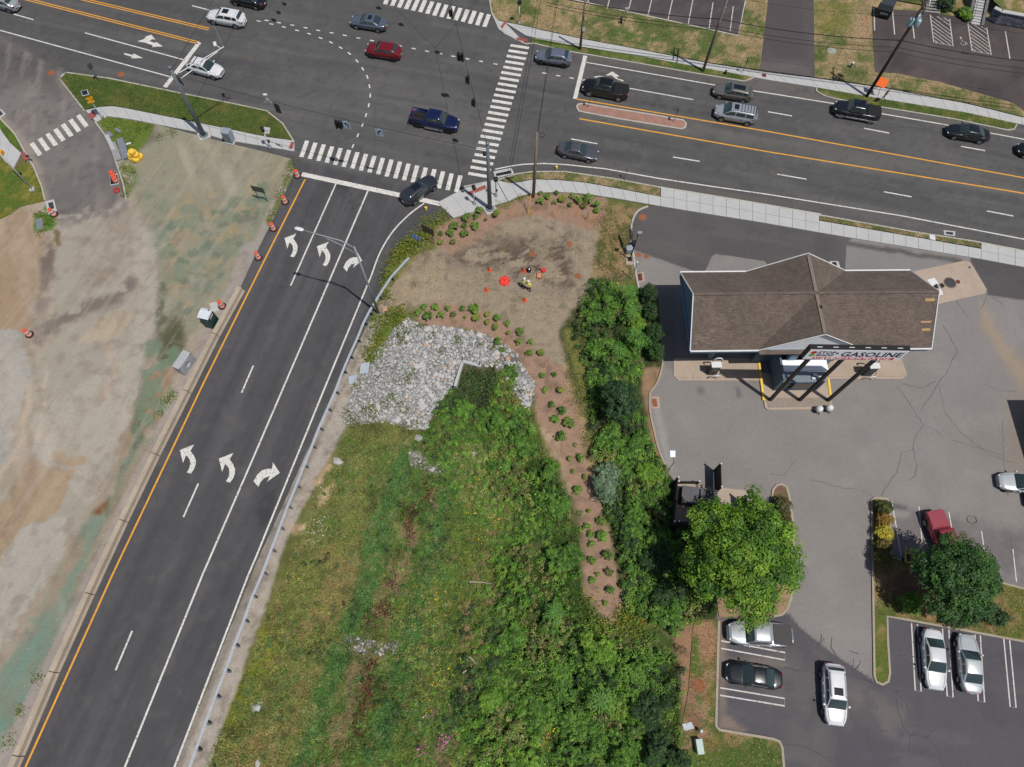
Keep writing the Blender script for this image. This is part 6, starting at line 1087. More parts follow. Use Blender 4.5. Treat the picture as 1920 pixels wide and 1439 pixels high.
bb.add([(-WX, -s_, 0), (WX, -s_, 0), (WX, s_, 0), (-WX, s_, 0), (-WX, -s_, H_), (WX, -s_, H_), (WX, s_, H_), (-WX, s_, H_)], [(4, 5, 6, 7), (1, 2, 6, 5), (2, 3, 7, 6), (3, 0, 4, 7)]); bb.build('box_shell', m_pc, t)
MB().lathe([(.37, -s_+.22), (.37, -s_+.26)], (0, 0, .8), 20, axis='y').build('opening', M('precast_inside', A(214, 212, 214), .9), t)
# timber, sheets and yellow drums stacked in the corner of the dirt lot
def plank(px0, px1, w_, h_, lb, mat, name='steel_sheet', z=0.):
    a, b = G(*px0), G(*px1); d = b-a; o_ = MB().box((0, 0, 0), (d.length, w_, h_)).build(name, mat, bevel=.02); o_.location = (a+b)/2+Vector((0, 0, z+h_/2+.02)); o_.rotation_euler = (0, 0, math.atan2(d.y, d.x)); tag(o_, lb, 'building material', 'material stacked by the access road')
m_sheet = M('grey_sheet', A(136, 142, 152), .6, .2); m_sheet2 = M('pale_timber', A(182, 184, 186), .8)
plank((201, 256), (215, 283), .45, .25, 'pale long plank nearest the access road kerb', m_sheet2, 'plank'); plank((212, 270), (224, 302), .7, .2, 'grey sheet overlapping the pale plank', M('grey_sheet2', A(150, 152, 154), .7), 'steel_sheet', .02); plank((227, 264), (240, 300), .75, .4, 'dark grey narrow stack beside the yellow pile', m_sheet, 'sheet_stack'); plank((204, 250), (210, 258), .5, .2, 'short grey offcut at the top of the planks', m_sheet, 'offcut'); plank((217, 243), (227, 249), .35, .15, 'small grey scraps on the grass above the stack', m_sheet, 'offcut'); plank((237, 272), (246, 269), .2, .1, 'little white board poking out of the stack', m_wht, 'board')
yb = []
for i, (px, z, lb) in enumerate((((249, 299), 0, 'front left'), ((258, 302), 0, 'front right'), ((264, 296), 0, 'rear right'), ((252, 292), 0, 'rear left'), ((251, 298), .45, 'upper left'), ((260, 298), .45, 'upper right'), ((256, 294), .45, 'upper rear'), ((256, 298), .9, 'topmost'))):
    p = G(*px); t = thing('yellow_drum', 'yellow plastic barrel in the pile, %s one' % lb, 'barrel', (p.x, p.y, z), 0, 'yellow barrel pile'); MB().lathe([(.34, 0), (.37, .06), (.37, .38), (.33, .44), (.05, .46)], (0, 0, 0), 16).build('body', m_yplastic, t, smooth=False); MB().lathe([(.385, .18), (.385, .24)], (0, 0, 0), 16).build('hoop', M('yellow_hoop', A(232, 180, 60), .5), t)
MB().prism(GL([(67, 412), (79, 408), (82, 430), (69, 432)], .05), 0, .06).build('steel_plate', m_sheet, dirt); MB().prism(GL([(392, 569), (406, 566), (412, 582), (398, 586)], .05), 0, .05).build('steel_plate', m_conc, dirt)
for px in ([(677, 682), (694, 679), (690, 700), (674, 702)], [(653, 707), (670, 703), (668, 719), (655, 722)]):
    o_ = MB().prism([(x, y) for x, y in GL(px, .1)], -.1, .16).build('access_plate', M('plate_blue_grey', A(176, 186, 196), .5), field)
# seams and cracks of the carriageway, gravel on the dirt lot
m_seam = M('paving_seam', A(72, 71, 73), .95)
for px in ([(1100, 132), (1350, 176), (1600, 220), (1920, 277)], [(1110, 252), (1400, 303), (1920, 395)], [(600, 350), (480, 610), (320, 950), (150, 1320), (100, 1439)], [(660, 360), (560, 600), (420, 900), (240, 1320)], [(480, 200), (560, 232), (700, 262), (880, 300)], [(-20, 96), (180, 150), (330, 168)]): crack(px, .05, m_seam, road, .0085, .5)
for px in ([(655, 475), (648, 500), (655, 520)], [(700, 541), (712, 545)], [(905, 150), (900, 210), (888, 262)], [(702, 190), (703, 300)], [(1190, 175), (1250, 190), (1290, 186)], [(1500, 345), (1560, 350), (1620, 370)], [(560, 60), (640, 78), (660, 110)]): crack(px, .05, m_seam, road, .0088, 2.)
_pb = []
for k in range(2600):
    x, y = RNG.uniform(-20, 460), RNG.uniform(420, 1439); _pb.append((x, y))
_q = np.array(_pb); _q = _q[(sdist(_q[:, 0], _q[:, 1], DIRT) > 4)]; mb = MB()
_nearb = ldist(_q[:, 0], _q[:, 1], bl)
for (x, y), nb in zip(_q, _nearb):
    if RNG.random() < (.95 if nb < 30 else .45): p = G(x, y, .01); r = RNG.uniform(.03, .075); mb.add(stone_verts(r)+np.array([p.x, p.y, .012+r*.2]), ICF)
_o = mb.build('loose_gravel', m_stone[1], dirt); _o['kind'] = 'stuff'

# ================================================================== fuel station
st = thing('fuel_station', 'fuel station with a brown shingled cross gable canopy roof', 'building', (29.45, 34.05, 0), R(1.0)); SO = Vector(st.location); SRZ = Matrix.Rotation(R(-1.0), 3, 'Z')
def SL(px, z=0.): v = SRZ@(G(*px, z)-Vector((SO.x, SO.y, 0))); return Vector((v.x, v.y, z))       # photo pixel to station coordinates
ms, ts, bs = _bsdf('shingles'); br = ts.nodes.new('ShaderNodeTexBrick'); tc = ts.nodes.new('ShaderNodeTexCoord'); mp_ = ts.nodes.new('ShaderNodeMapping'); mp_.inputs['Scale'].default_value = (1, 1, 1)
ts.links.new(tc.outputs['Object'], mp_.inputs[0]); ts.links.new(mp_.outputs[0], br.inputs['Vector']); br.inputs['Scale'].default_value = 2.2; br.inputs['Mortar Size'].default_value = .022; br.inputs['Mortar Smooth'].default_value = .4
br.inputs['Color1'].default_value = (*A(119, 105, 96), 1); br.inputs['Color2'].default_value = (*A(101, 89, 81), 1); br.inputs['Mortar'].default_value = (*A(84, 72, 64), 1); br.inputs['Row Height'].default_value = .26; br.inputs['Brick Width'].default_value = .6
ts.links.new(_scaled(ts, br.outputs['Color'], ((.35, .18, 5), (1.6, .16, 5), (14., .14, 2))), bs.inputs['Base Color']); bs.inputs['Roughness'].default_value = .95
bpn = ts.nodes.new('ShaderNodeBump'); bpn.inputs['Strength'].default_value = .4; bpn.inputs['Distance'].default_value = .02; ts.links.new(br.outputs['Fac'], bpn.inputs['Height']); bpn.invert = True; ts.links.new(bpn.outputs[0], bs.inputs['Normal'])
m_sid = M('blue_siding', A(96, 124, 156), .7, pairs=((2., .06), (9., .05))); m_gab = M('pale_siding', (.80, .82, .85), .7, pairs=((2., .05),)); m_fas = M('fascia_blue', A(126, 152, 170), .6); m_gut = M('gutter_white', A(232, 234, 236), .5)
m_kio = M('kiosk_blue', A(92, 112, 130), .6); m_win = M('shop_glass', (.02, .03, .04), .08, pairs=(), spec=.8); m_roof_pale = M('roof_patch', A(134, 120, 108), .9)  # roof_patch: pale matt brown for the cross ridge caps and shingle strips
EX, EY, EG, HE, HR = 11.68, 4.36, 5.1, 4.75, 7.98
C_ = (0, 0, HR)
def slope(pts, nm='roof_slope'):
    pts = [Vector(p) for p in pts]; n = (pts[1]-pts[0]).cross(pts[2]-pts[0]).normalized()
    if n.z < 0: pts = pts[::-1]; n = -n
    k = len(pts); mb = MB(); mb.add(pts+[p-n*.14 for p in pts], [tuple(range(k)), tuple(range(2*k-1, k-1, -1))]+[((i+1) % k, i, k+i, k+(i+1) % k) for i in range(k)]); return mb.build(nm, ms, st)
for s in (-1, 1):
    for v in (-1, 1):
        slope([(s*EX, 0, HR), C_, (s*EG, v*EY, HE), (s*EX, v*EY, HE)]); slope([C_, (0, v*(EY+.02), HR), (s*EG, v*(EY+.02), HE)])
MB().box((-EX/2-.1, 0, HR+.0), (EX-.2, .3, .05)).build('ridge_cap', ms, st); MB().box((EX/2+.1, 0, HR+.0), (EX-.2, .3, .05)).build('ridge_cap', ms, st); MB().box((0, -EY/2, HR-.03), (.3, EY-.3, .05)).build('ridge_cap', m_roof_pale, st); MB().box((0, EY/2, HR-.03), (.3, EY-.3, .05)).build('ridge_cap', m_roof_pale, st)
for s in (-1, 1):
    MB().poly([(s*(EX-.12), -EY+.1, HE-.1), (s*(EX-.12), EY-.1, HE-.1), (s*(EX-.12), 0, HR-.17)]).build('gable_wall', m_sid, st)
    MB().box((s*(EX-.1), 0, HE-.36), (.12, 2*EY-.1, .6)).build('fascia', m_sid, st)
    for v in (-1, 1):
        a, b = Vector((s*(EX+.02), v*(EY+.02), HE)), Vector((s*(EX+.02), 0, HR+.01)); MB().tube([a, b], .06, 5).build('rake_trim', m_gut, st)
for v in (-1, 1):
    MB().box((0, v*(EY-.08), HE-.36), (2*EX-.3, .12, .6)).build('fascia', m_fas, st); g0 = EG if v < 0 else EG-.4
    MB().poly([(-EG+.3, v*(EY-.12), HE-.06), (EG-.3, v*(EY-.12), HE-.06), (0, v*(EY-.12), HR-.22)]).build('gable_front', m_gab, st)
    for s in (-1, 1):
        a, b = Vector((s*EG, v*(EY+.04), HE+.02)), Vector((0, v*(EY+.04), HR+.02)); MB().tube([a, b], .05, 5).build('rake_trim', m_gut, st)
    MB().box((-EX/2-EG/2+.1, v*(EY+.06), HE-.02), (EX-EG+.2, .14, .12)).build('gutter', m_gut, st); MB().box((EX/2+EG/2-.1, v*(EY+.06), HE-.02), (EX-EG+.2, .14, .12)).build('gutter', m_gut, st)
MB().box((0, -EY-.06, HE-.02), (2*EG, .14, .12)).build('gutter', m_gut, st); MB().box((0, -EY-.25, HE+.02), (2*EG, .5, .05)).build('pent_roof', ms, st)
MB().box((0, 0, HE-.55), (2*EX-.5, 2*EY-.4, .12)).build('soffit', m_gut, st); MB().box((.15, -1.5, HR-.02), (.2, .35, .14)).build('roof_vent', m_black, st)
for (x, y, w_, h_) in ((10.9, -.6, .9, .22), (10.8, -2.3, 1.0, .14), (10.9, -2.9, .8, .2)):
    z = HE+(HR-HE)*(1-abs(y)/EY)+.012; dz = (HR-HE)/EY*h_/2; sg = 1; MB().poly([(x-w_/2, y-h_/2, z-dz), (x+w_/2, y-h_/2, z-dz), (x+w_/2, y+h_/2, z+dz), (x-w_/2, y+h_/2, z+dz)]).build('bare_patch', M('bare_shingle', A(186, 150, 104), .9), st)
for i in range(26):
    x = -EX+.2+RNG.uniform(0, 2.0); y = -RNG.uniform(2.6, 3.9); w_ = RNG.uniform(.15, .5); h_ = .06; z = HE+(HR-HE)*(1-abs(y)/EY)+.01; dz = (HR-HE)/EY*h_/2
    MB().poly([(x, y-h_/2, z-dz), (x+w_, y-h_/2, z-dz), (x+w_, y+h_/2, z+dz), (x, y+h_/2, z+dz)]).build('lifted_shingle', m_roof_pale, st)
for x, y in ((-8.4, -2.8), (-8.4, 2.8), (8.4, -2.8), (8.4, 2.8)): MB().box((x, y, HE/2-.3), (.5, .5, HE-.7)).build('column', m_fas, st)
# wide columns of the shop front, the kiosk under and in front of the canopy
k0, k1 = SL((1440, 735)), SL((1556, 735))
MB().box((-2.35, -5.1, 1.5), (.2, 3.2, 3.0)).build('kiosk_wall', m_kio, st); MB().box((-1.2, -4.3, 2.0), (.75, .5, 4.0)).build('front_column', m_fas, st); MB().box((2.5, -4.3, 2.0), (.75, .5, 4.0)).build('front_column', m_fas, st); MB().box((0, -3.4, 2.0), (8.5, .2, 4.0)).build('shop_wall', m_kio, st); MB().box((.6, -3.55, 1.6), (3.2, .08, 2.2)).build('shop_window', m_win, st)
MB().box((.0, -5.05, 2.62), (4.6, 1.1, .12)).build('kiosk_roof', m_gab, st); MB().box((.0, -5.55, 2.5), (4.7, .12, .35)).build('kiosk_fascia', m_gab, st); MB().box((-.1, -6.2, 1.15), (4.2, 1.0, 2.2)).build('kiosk_front', m_kio, st, bevel=.02); MB().box((-.1, -6.72, 1.35), (3.6, .04, 1.2)).build('kiosk_window', m_win, st); MB().box((-.1, -6.2, 2.28), (4.3, 1.1, .08)).build('kiosk_lower_roof', M('grey_roof', A(120, 132, 142), .6), st)
for x, y in ((1.0, -6.0), (1.35, -6.3), (.8, -6.4)): MB().box((x, y, 2.42), (.35, .2, .2)).build('roof_unit', m_wht, st)
for px0, px1 in (((1420, 664), (1431, 752)), ((1552, 712), (1556, 742))):
    a, b = SL(px0), SL(px1); MB().box(((a.x+b.x)/2, (a.y+b.y)/2, .1), (.22, (a-b).length, .22), rz=math.atan2(b.y-a.y, b.x-a.x)-math.pi/2).build('yellow_kerb', m_yplastic, st)
gv = SL((1495, 755)); MB().prism([(q.x, q.y) for q in (SL((1436, 746), .16), SL((1552, 746), .16), SL((1558, 762), .16), SL((1441, 765), .16))], .1, .165).build('gravel_bed', M('pea_gravel', A(150, 138, 126), .95, pairs=((3., .1), (12., .35, 1), (30., .3, 1))), st)
def dispenser(px, lb):
    p = G(*px); t = thing('fuel_dispenser', lb, 'fuel pump', (p.x, p.y, .1), R(1)); MB().box((0, 0, .95), (.9, .55, 1.9)).build('cabinet', M('pump_grey', A(64, 68, 74), .5), t, bevel=.03); MB().box((0, -.285, 1.25), (.6, .02, .6)).build('screen', m_win, t); MB().box((0, 0, 1.95), (1.0, .62, .12)).build('top', m_wht, t); MB().box((.46, 0, .9), (.06, .3, .8)).build('nozzle_holder', m_black, t)
    hp = [(.15+.45*math.cos(R(a)), -.75, .45+.62*math.sin(R(a))) for a in range(0, 181, 20)]; MB().tube(hp, .06, 6).build('guard_hoop', m_wht, t); hp = [(.3+.45*math.cos(R(a)), .6, 1.6+.62*math.sin(R(a))) for a in range(-20, 201, 20)]; MB().tube(hp, .07, 6).build('hose_hoop', m_wht, t); MB().tube([(.5, -.1, 1.2), (.75, -.3, .5), (.6, -.4, .3)], .03, 6).build('hose', m_black, t)
dispenser((1333, 700), 'fuel pump with white hoops under the left canopy eave'); dispenser((1622, 702), 'fuel pump behind the sign under the right canopy eave')
for k, (px, lb) in enumerate((((1531, 772), 'left'), ((1550, 770), 'right'))):
    t = thing('planter_tub', '%s white domed tub on a black frame at the island kerb' % lb, 'tub', G(*px).to_tuple()); MB().lathe([(.3, .45), (.36, .7), (.3, .95), (.12, 1.08), (.02, 1.1)], (0, 0, 0), 14).build('tub', m_wht, t, smooth=True)
    for a in range(4): MB().tube([(.36*math.cos(R(a*90+20)), .36*math.sin(R(a*90+20)), 0), (.28*math.cos(R(a*90+20)), .28*math.sin(R(a*90+20)), .6)], .04, 5).build('leg', m_black, t)
    MB().lathe([(.3, .4), (.3, .48)], (0, 0, 0), 14).build('shelf', m_black, t)
# tall price sign
def text_mesh(name, s, size, mat, par, x, y, z, bold=0., sx=1., shear=0., fit=None):
    cu = bpy.data.curves.new(name, 'FONT'); cu.body = s; cu.size = size; cu.align_x = 'LEFT'; cu.extrude = .012; cu.offset = bold; cu.resolution_u = 2; cu.shear = shear
    tmp = bpy.data.objects.new('t', cu); COL.objects.link(tmp); bpy.context.view_layer.update(); dg = bpy.context.evaluated_depsgraph_get(); me_ = bpy.data.meshes.new_from_object(tmp.evaluated_get(dg)); bpy.data.objects.remove(tmp)
    me_.name = name; me_.materials.clear(); me_.materials.append(mat); o_ = bpy.data.objects.new(name, me_); COL.objects.link(o_); o_.parent = par; o_.location = (x, y, z); o_.rotation_euler = (R(90), 0, 0); o_.scale = ((fit/max(v.co.x for v in me_.vertices) if fit else sx), 1, 1); return o_
sg = thing('gasoline_sign', 'tall gasoline sign on three slanting black posts before the station', 'sign', (30.0, 26.2, 0), R(-.6)); SGZ = 10.45
for px in ((1443, 752), (1498, 752), (1551, 752)):
    p = G(*px)-Vector(sg.location); MB().box((p.x, p.y, 5.6), (.27, .27, 11.2)).build('post', m_dark, sg)
m_face = M('sign_face', (.86, .86, .90), .5, pairs=((1.5, .03),)); m_nv = M('sign_navy', A(28, 32, 66), .5, pairs=()); m_rs = M('sign_red', A(226, 52, 44), .5, pairs=()); m_gs = M('sign_green', A(130, 196, 56), .5, pairs=()); m_rd2 = M('sign_dot_red', A(220, 38, 62), .5, pairs=())
SW = 8.5; SH = 1.95; x0 = -SW/2; MB().box((0, 0, SGZ+SH/2), (SW, .5, SH)).build('cabinet', m_dark, sg, bevel=.02); MB().box((0, -.255, SGZ+SH/2), (SW-.12, .03, SH-.1)).build('face', m_face, sg)
for k in range(6): MB().box((-3.4+k*1.36, -.02, SGZ+SH+.01), (.45, .06, .03)).build('lifting_tab', m_wht, sg)
fy = -.28
for z, mm in ((1.42, m_rd2), (.93, m_gs)): o_ = MB().lathe([(.25, -.01), (.25, .01), (.02, .012)], (x0+.55, fy, SGZ+z), 18, axis='y').build('logo_dot', mm, sg); o_.scale = (1, 1, 1)
text_mesh('lettering', 'STOP', .58, m_nv, sg, x0+.9, fy, SGZ+1.24, .0, fit=1.5); text_mesh('lettering', 'SHOP', .58, m_nv, sg, x0+.9, fy, SGZ+.72, .0, fit=1.5); text_mesh('lettering', '&', .38, m_nv, sg, x0+2.45, fy, SGZ+1.2, .0, fit=.26)
text_mesh('lettering', 'GASOLINE', 1.2, m_nv, sg, x0+2.95, fy, SGZ+.74, .012, fit=5.25)
MB().box((0.1, fy+.005, SGZ+.33), (7.0, .012, .40)).build('red_band', m_rs, sg); text_mesh('lettering', 'SAVE EVERYDAY WITH YOUR CARD!', .36, m_face, sg, x0+.95, fy-.008, SGZ+.21, .0, fit=6.6)
# tank covers on the pale pad
tc_ = thing('tank_cover', 'large dark round tank cover on the tan pad', 'manhole', G(1781, 531).to_tuple()); MB().lathe([(.62, .03), (.62, .05), (.5, .07), (.05, .08)], (0, 0, 0), 24).build('lid', M('lid_dark', A(62, 62, 68), .6), tc_); MB().lathe([(.72, .02), (.72, .04)], (0, 0, 0), 24).build('rim', m_padl, tc_)
for px, r, lb, mm in (((1796, 529), .24, 'small brown round cover beside the big tank cover', m_redrust), ((1817.5, 502), .12, 'tiny dark cap at the pad corner', m_black)):
    t = thing('tank_cover', lb, 'manhole', G(*px).to_tuple()); MB().lathe([(r, .03), (r*.95, .06), (.02, .065)], (0, 0, 0), 16).build('lid', mm, t)
for i, (px, lb, mm) in enumerate((([(1748, 538), (1756, 532), (1760, 539), (1751, 545)], 'black square cover at the roof corner', m_black), ([(1761, 533), (1767, 531), (1772, 537), (1766, 541)], 'black square cover next to the round one', m_black))):
    o_ = MB().prism(GL(px, .05), .02, .05).build('vault_cover', mm); tag(o_, lb, 'cover')
for px in ([(1738, 525), (1752, 521), (1760, 532), (1748, 537)], [(1757, 548), (1763, 541), (1769, 552), (1757, 555)]): MB().prism(GL(px, .04), .02, .042).build('white_patch', m_wht, yard)
o_ = MB().prism(GL([(1742, 440), (1753, 442), (1754, 451), (1744, 449)], .14), .08, .16).build('meter_cover', M('plate_white', A(214, 220, 226), .6)); tag(o_, 'white square cover in the right verge strip', 'cover')

# lamp post, red white blue flag sign and little cabinets at the yard entrance
t = thing('lot_light', 'short black lamp post by the fuel yard entrance', 'lamp post', G(1181, 487).to_tuple()); d = lean_pole(t, (1181, 487), (1197, 438), 5.0, .08, .05, m_black); MB().box(tuple(d+Vector((.15, .05, .05))), (.45, .3, .12)).build('lamp_head', M('lamp_grey', A(150, 156, 160), .4), t); MB().box((0, 0, .05), (.5, .5, .12)).build('footing', m_black, t)
pad([(1173, 478), (1190, 476), (1192, 496), (1174, 497)], .06, par=field)
t = thing('feather_sign', 'red white and blue oval sign on the dry verge', 'sign', G(1176, 462).to_tuple(), R(82)); m_nb = M('flag_blue', A(40, 66, 150), .5, pairs=()); m_fr = M('flag_red', A(190, 36, 50), .5, pairs=())
ov = lambda a, b: [(a*math.cos(R(k*18)), b*math.sin(R(k*18))) for k in range(20)]
MB().tube([(0, 0, 0), (0, 0, 1.6)], .03, 6).build('post', m_steel_d, t); e_ = MB(); e_.poly([(x, .02, z+2.3) for x, z in ov(1.0, .62)]).build('blue_rim', m_nb, t); MB().poly([(x, .0, z+2.3) for x, z in ov(.9, .5)]).build('white_field', m_wht, t); MB().poly([(x, -.015, z+2.3) for x, z in ov(.9, .5) if z < -.1]).build('red_field', m_fr, t); MB().box((-.25, -.02, 2.42), (.55, .01, .26)).build('emblem', m_nb, t); MB().box((.3, -.02, 2.3), (.3, .01, .4)).build('emblem', m_nb, t)
t.rotation_euler[2] = R(-80)
for px, s_, lb, mm in (((1178, 472), (.7, .6, .8), 'pale grey utility box by the entrance lamp', m_cab), ((1186, 462), (.4, .4, .9), 'dark utility box behind the entrance lamp', m_black)):
    t = thing('utility_box', lb, 'utility box', G(*px).to_tuple(), .2); MB().box((0, 0, s_[2]/2), s_).build('housing', mm, t, bevel=.03); MB().box((0, -s_[1]/2-.01, s_[2]/2), (s_[0]*.8, .02, s_[2]*.8)).build('door', mm, t)
t = thing('standpipe', 'thin grey standpipe rising from the bushes at the kerb', 'pipe', G(1184, 525).to_tuple()); MB().tube([(0, 0, 0), (.1, .2, 3.0)], .05, 6).build('pipe', m_steel, t); MB().lathe([(.09, 0), (.09, .2)], (.1, .2, 3.0), 8).build('cap', m_wht, t)
# dumpster enclosure
en = thing('dumpster_enclosure', 'black board dumpster enclosure with open gates below the yard', 'enclosure', G(1330, 940).to_tuple()); EO = Vector(en.location); m_bd = M('black_board', A(40, 40, 44), .7, pairs=((2., .1), (12., .12)))
def fence(a, b, h, par, n=None, vert=True, zb=.05, name='board'):
    a, b = G(*a)-EO, G(*b)-EO; d = b-a; L = d.length; n = n or max(2, int(L/.22)); rz = math.atan2(d.y, d.x)
    if vert:
        me_ = MB().box((0, 0, h/2+zb), (L/n-.02, .06, h)).mesh(name, m_bd)
        for k in range(n): inst(name, me_, par, a+d*((k+.5)/n)+Vector((0, RNG.uniform(-.008, .008), 0)), rz)
    else:
        for k in range(n): o_ = MB().box((0, 0, 0), (L, .05, h/n-.03)).build(name, m_bd, par); o_.location = (a+b)/2+Vector((0, 0, zb+h*(k+.5)/n)); o_.rotation_euler = (0, 0, rz)
    for p in (a, b): MB().box((p.x, p.y, (h+.15)/2), (.14, .14, h+.2)).build('post', m_bd, par); MB().lathe([(.09, 0), (.09, .05), (.02, .1)], (p.x, p.y, h+.17), 8).build('post_cap', m_wht, par)
fence((1261, 908), (1254, 988), 2.3, en); fence((1262, 988), (1390, 1002), 2.3, en); fence((1390, 1002), (1385, 940), 2.3, en)
fence((1338, 884), (1339, 926), 2.4, en, 7, False, .12, 'gate_board'); fence((1268, 908), (1306, 908), .9, en, 3, False, .1, 'gate_rail')
pad([(1268, 905), (1400, 920), (1400, 1000), (1262, 985)], .03)
for i, (c_, lb) in enumerate((((1288, 935), 'left'), ((1322, 940), 'right'))):
    p = G(*c_); t = thing('dumpster', 'dark dumpster inside the board enclosure, %s one' % lb, 'dumpster', (p.x, p.y, .03), R(-8)); MB().box((0, 0, .65), (1.6, 1.5, 1.2), top=(1.0, 1.05)).build('bin', M('dumpster_navy', A(34, 36, 48), .6), t, bevel=.02); 
    for s in (-.4, .4): MB().box((s, 0, 1.3), (.78, 1.6, .05), rx=.12).build('lid', M('lid_black', A(44, 46, 56), .5), t)
    for s in (-.85, .85): MB().box((s, 0, .8), (.12, .9, .14)).build('fork_pocket', m_black, t)
t = thing('solar_sensor', 'small solar panel on a slim pole at the enclosure corner', 'solar panel', G(1248, 889).to_tuple()); d = lean_pole(t, (1248, 889), (1264, 867), 3.2, .04, .035, m_black); MB().tube([d, d+Vector((-.05, .45, .1))], .025, 6).build('bracket', m_black, t); MB().box(tuple(d+Vector((-.1, .75, .15))), (.48, .6, .05), rx=.35).build('panel', M('solar_grey', A(112, 122, 140), .3, .3), t)
# lower planting strip: meter plate, white post, transformer box
o_ = MB().prism(GL([(1279, 1358), (1296, 1354), (1302, 1366), (1283, 1371)], .1), .05, .12).build('meter_cover', M('plate_blue_grey')); tag(o_, 'pale blue square cover on the red mulch', 'cover')
t = thing('white_post', 'short white round post on the red mulch', 'post', G(1310, 1370).to_tuple()); MB().lathe([(.13, 0), (.13, .85), (.10, .92), (.02, .95)], (0, 0, .05), 14).build('post', m_wht, t)
t = thing('transformer_box', 'pale green utility box on the lower planting strip', 'utility box', G(1308, 1399).to_tuple(), R(4)); m_tb = M('box_green', A(186, 206, 196), .6); MB().box((0, 0, .4), (.5, 1.1, .8)).build('housing', m_tb, t, bevel=.03); MB().box((0, 0, .82), (.54, 1.14, .05)).build('lid', m_tb, t); MB().box((0, -.56, .4), (.4, .02, .6)).build('door', m_tb, t)
# yellow machine in the shade of the right tree
t = thing('hand_cart', 'yellow hand cart standing in the shade beside the right tree', 'cart', G(1697, 1048).to_tuple(), R(80)); MB().box((0, 0, .45), (.8, .45, .3), top=(1.15, 1.15)).build('tray', m_yplastic, t, bevel=.05); MB().box((0, 0, .6), (.7, .38, .1)).build('load', m_black, t)
for s_ in (-1, 1): MB().tube([(.4, s_*.2, .5), (1.0, s_*.22, .75)], .03, 6).build('handle', m_yplastic, t); MB().lathe([(.17, -.05), (.17, .05)], (-.2, s_*.3, .17), 12, axis='y').build('wheel', m_tyre, t)
t = thing('yellow_jug', 'yellow jug beside the shaded cart', 'jug', G(1709, 1045).to_tuple()); MB().lathe([(.2, 0), (.24, .1), (.22, .45), (.08, .6), (.07, .68)], (0, 0, 0), 12).build('jug', m_yplastic, t)
t = thing('hose_coil', 'thin tan hose coil lying on the parking bay', 'hose', G(1822, 975).to_tuple()); MB().tube([((.42+.03*(k % 3))*math.cos(R(k*20)), (.36+.02*(k % 2))*math.sin(R(k*20)), .03+k*.0008) for k in range(40)], .025, 5).build('coil', M('hose_tan', A(128, 110, 78), .8), t)

# shops whose shadow falls in from the right edge
b0 = from_shadow((1890, 752), 6.0); bc = Vector((b0.x, b0.y, 0)); sh = thing('shop_building', 'shop block just outside the right picture edge', 'building', (bc.x+9, bc.y-12, 0)); MB().box((0, 0, 2.9), (18, 24, 5.8)).build('wall', M('stucco', A(196, 184, 168), .9), sh); MB().box((0, 0, 5.85), (18.2, 24.2, .3)).build('parapet', m_conc, sh)
for k in range(5): w_ = MB().box((-9.02, -9+k*4.4, 1.6), (.06, 2.6, 2.2)).build('window', m_win, sh); MB().box((-9.03, -9+k*4.4, 2.8), (.12, 2.9, .12)).build('lintel', m_conc, w_)

# ================================================================== top right yard: bin, steps, retaining wall
t = thing('dumpster', 'black wheeled dumpster with open lid by the upper right lot', 'dumpster', G(1653, 30, .1).to_tuple(), R(-20)); MB().box((0, 0, .7), (1.7, 1.2, 1.2), top=(1.05, 1.1)).build('bin', M('bin_black', A(30, 34, 38), .5), t, bevel=.03); MB().box((0, -.68, .8), (1.0, .02, .3)).build('label', M('bin_label', A(110, 130, 120), .6), t); MB().box((.1, .75, 1.6), (1.7, .9, .06), rx=.9).build('lid', M('bin_lid', A(60, 66, 76), .5), t)
m_tim = M('grey_timber', A(150, 148, 146), .85, pairs=((2., .12), (12., .15)))
t = thing('wooden_steps', 'grey wooden steps at the upper right lot edge', 'steps', G(1748, 24, .1).to_tuple(), R(-8)); 
for k in range(7): MB().box((0, .32*k, .1+.17*k), (1.7, .29, .06)).build('tread', m_tim, t)
for s in (-.9, .9): MB().box((s, 1.0, .55), (.07, 2.4, .1), rx=.49).build('stringer', m_tim, t); MB().tube([(s, 0, 1.0), (s, 2.1, 2.1)], .05, 6).build('handrail', m_wht if s < 0 else m_tim, t)
t = thing('concrete_stairs', 'long pale concrete stairs between stone side walls', 'stairs', G(1828, 46, .1).to_tuple(), R(-12))
for k in range(14): MB().box((0, .33*k, .08+.16*k/1.0*.9), (1.1, .31, .16)).build('step', m_conc, t)
m_gst = M('grey_stone', A(112, 112, 116), .9, pairs=((2., .12), (9., .2)))
for s in (-.85, .9): MB().box((s, 2.3, .9), (.35, 5.0, .5), rx=.42).build('side_wall', m_gst, t)
for s in (-.7,): MB().tube([(s, 0, 1.1), (s, 4.3, 3.0)], .03, 6).build('handrail', m_black, t); MB().tube([(s, 0, 0), (s, 0, 1.1)], .03, 6).build('newel', m_wht, t)
rw = thing('retaining_wall', 'grey block retaining wall right of the long stairs', 'wall', G(1855, 42, .1).to_tuple()); o = Vector(rw.location); RWZ = 1.5
m_blk = [M('wall_block_%d' % k, A(*c), .9, pairs=((3., .15), (12., .12))) for k, c in enumerate(((108, 112, 122), (92, 96, 106), (124, 126, 132)))]
segs = [((1848, 38), (1862, 45)), ((1862, 45), (2010, 72))]
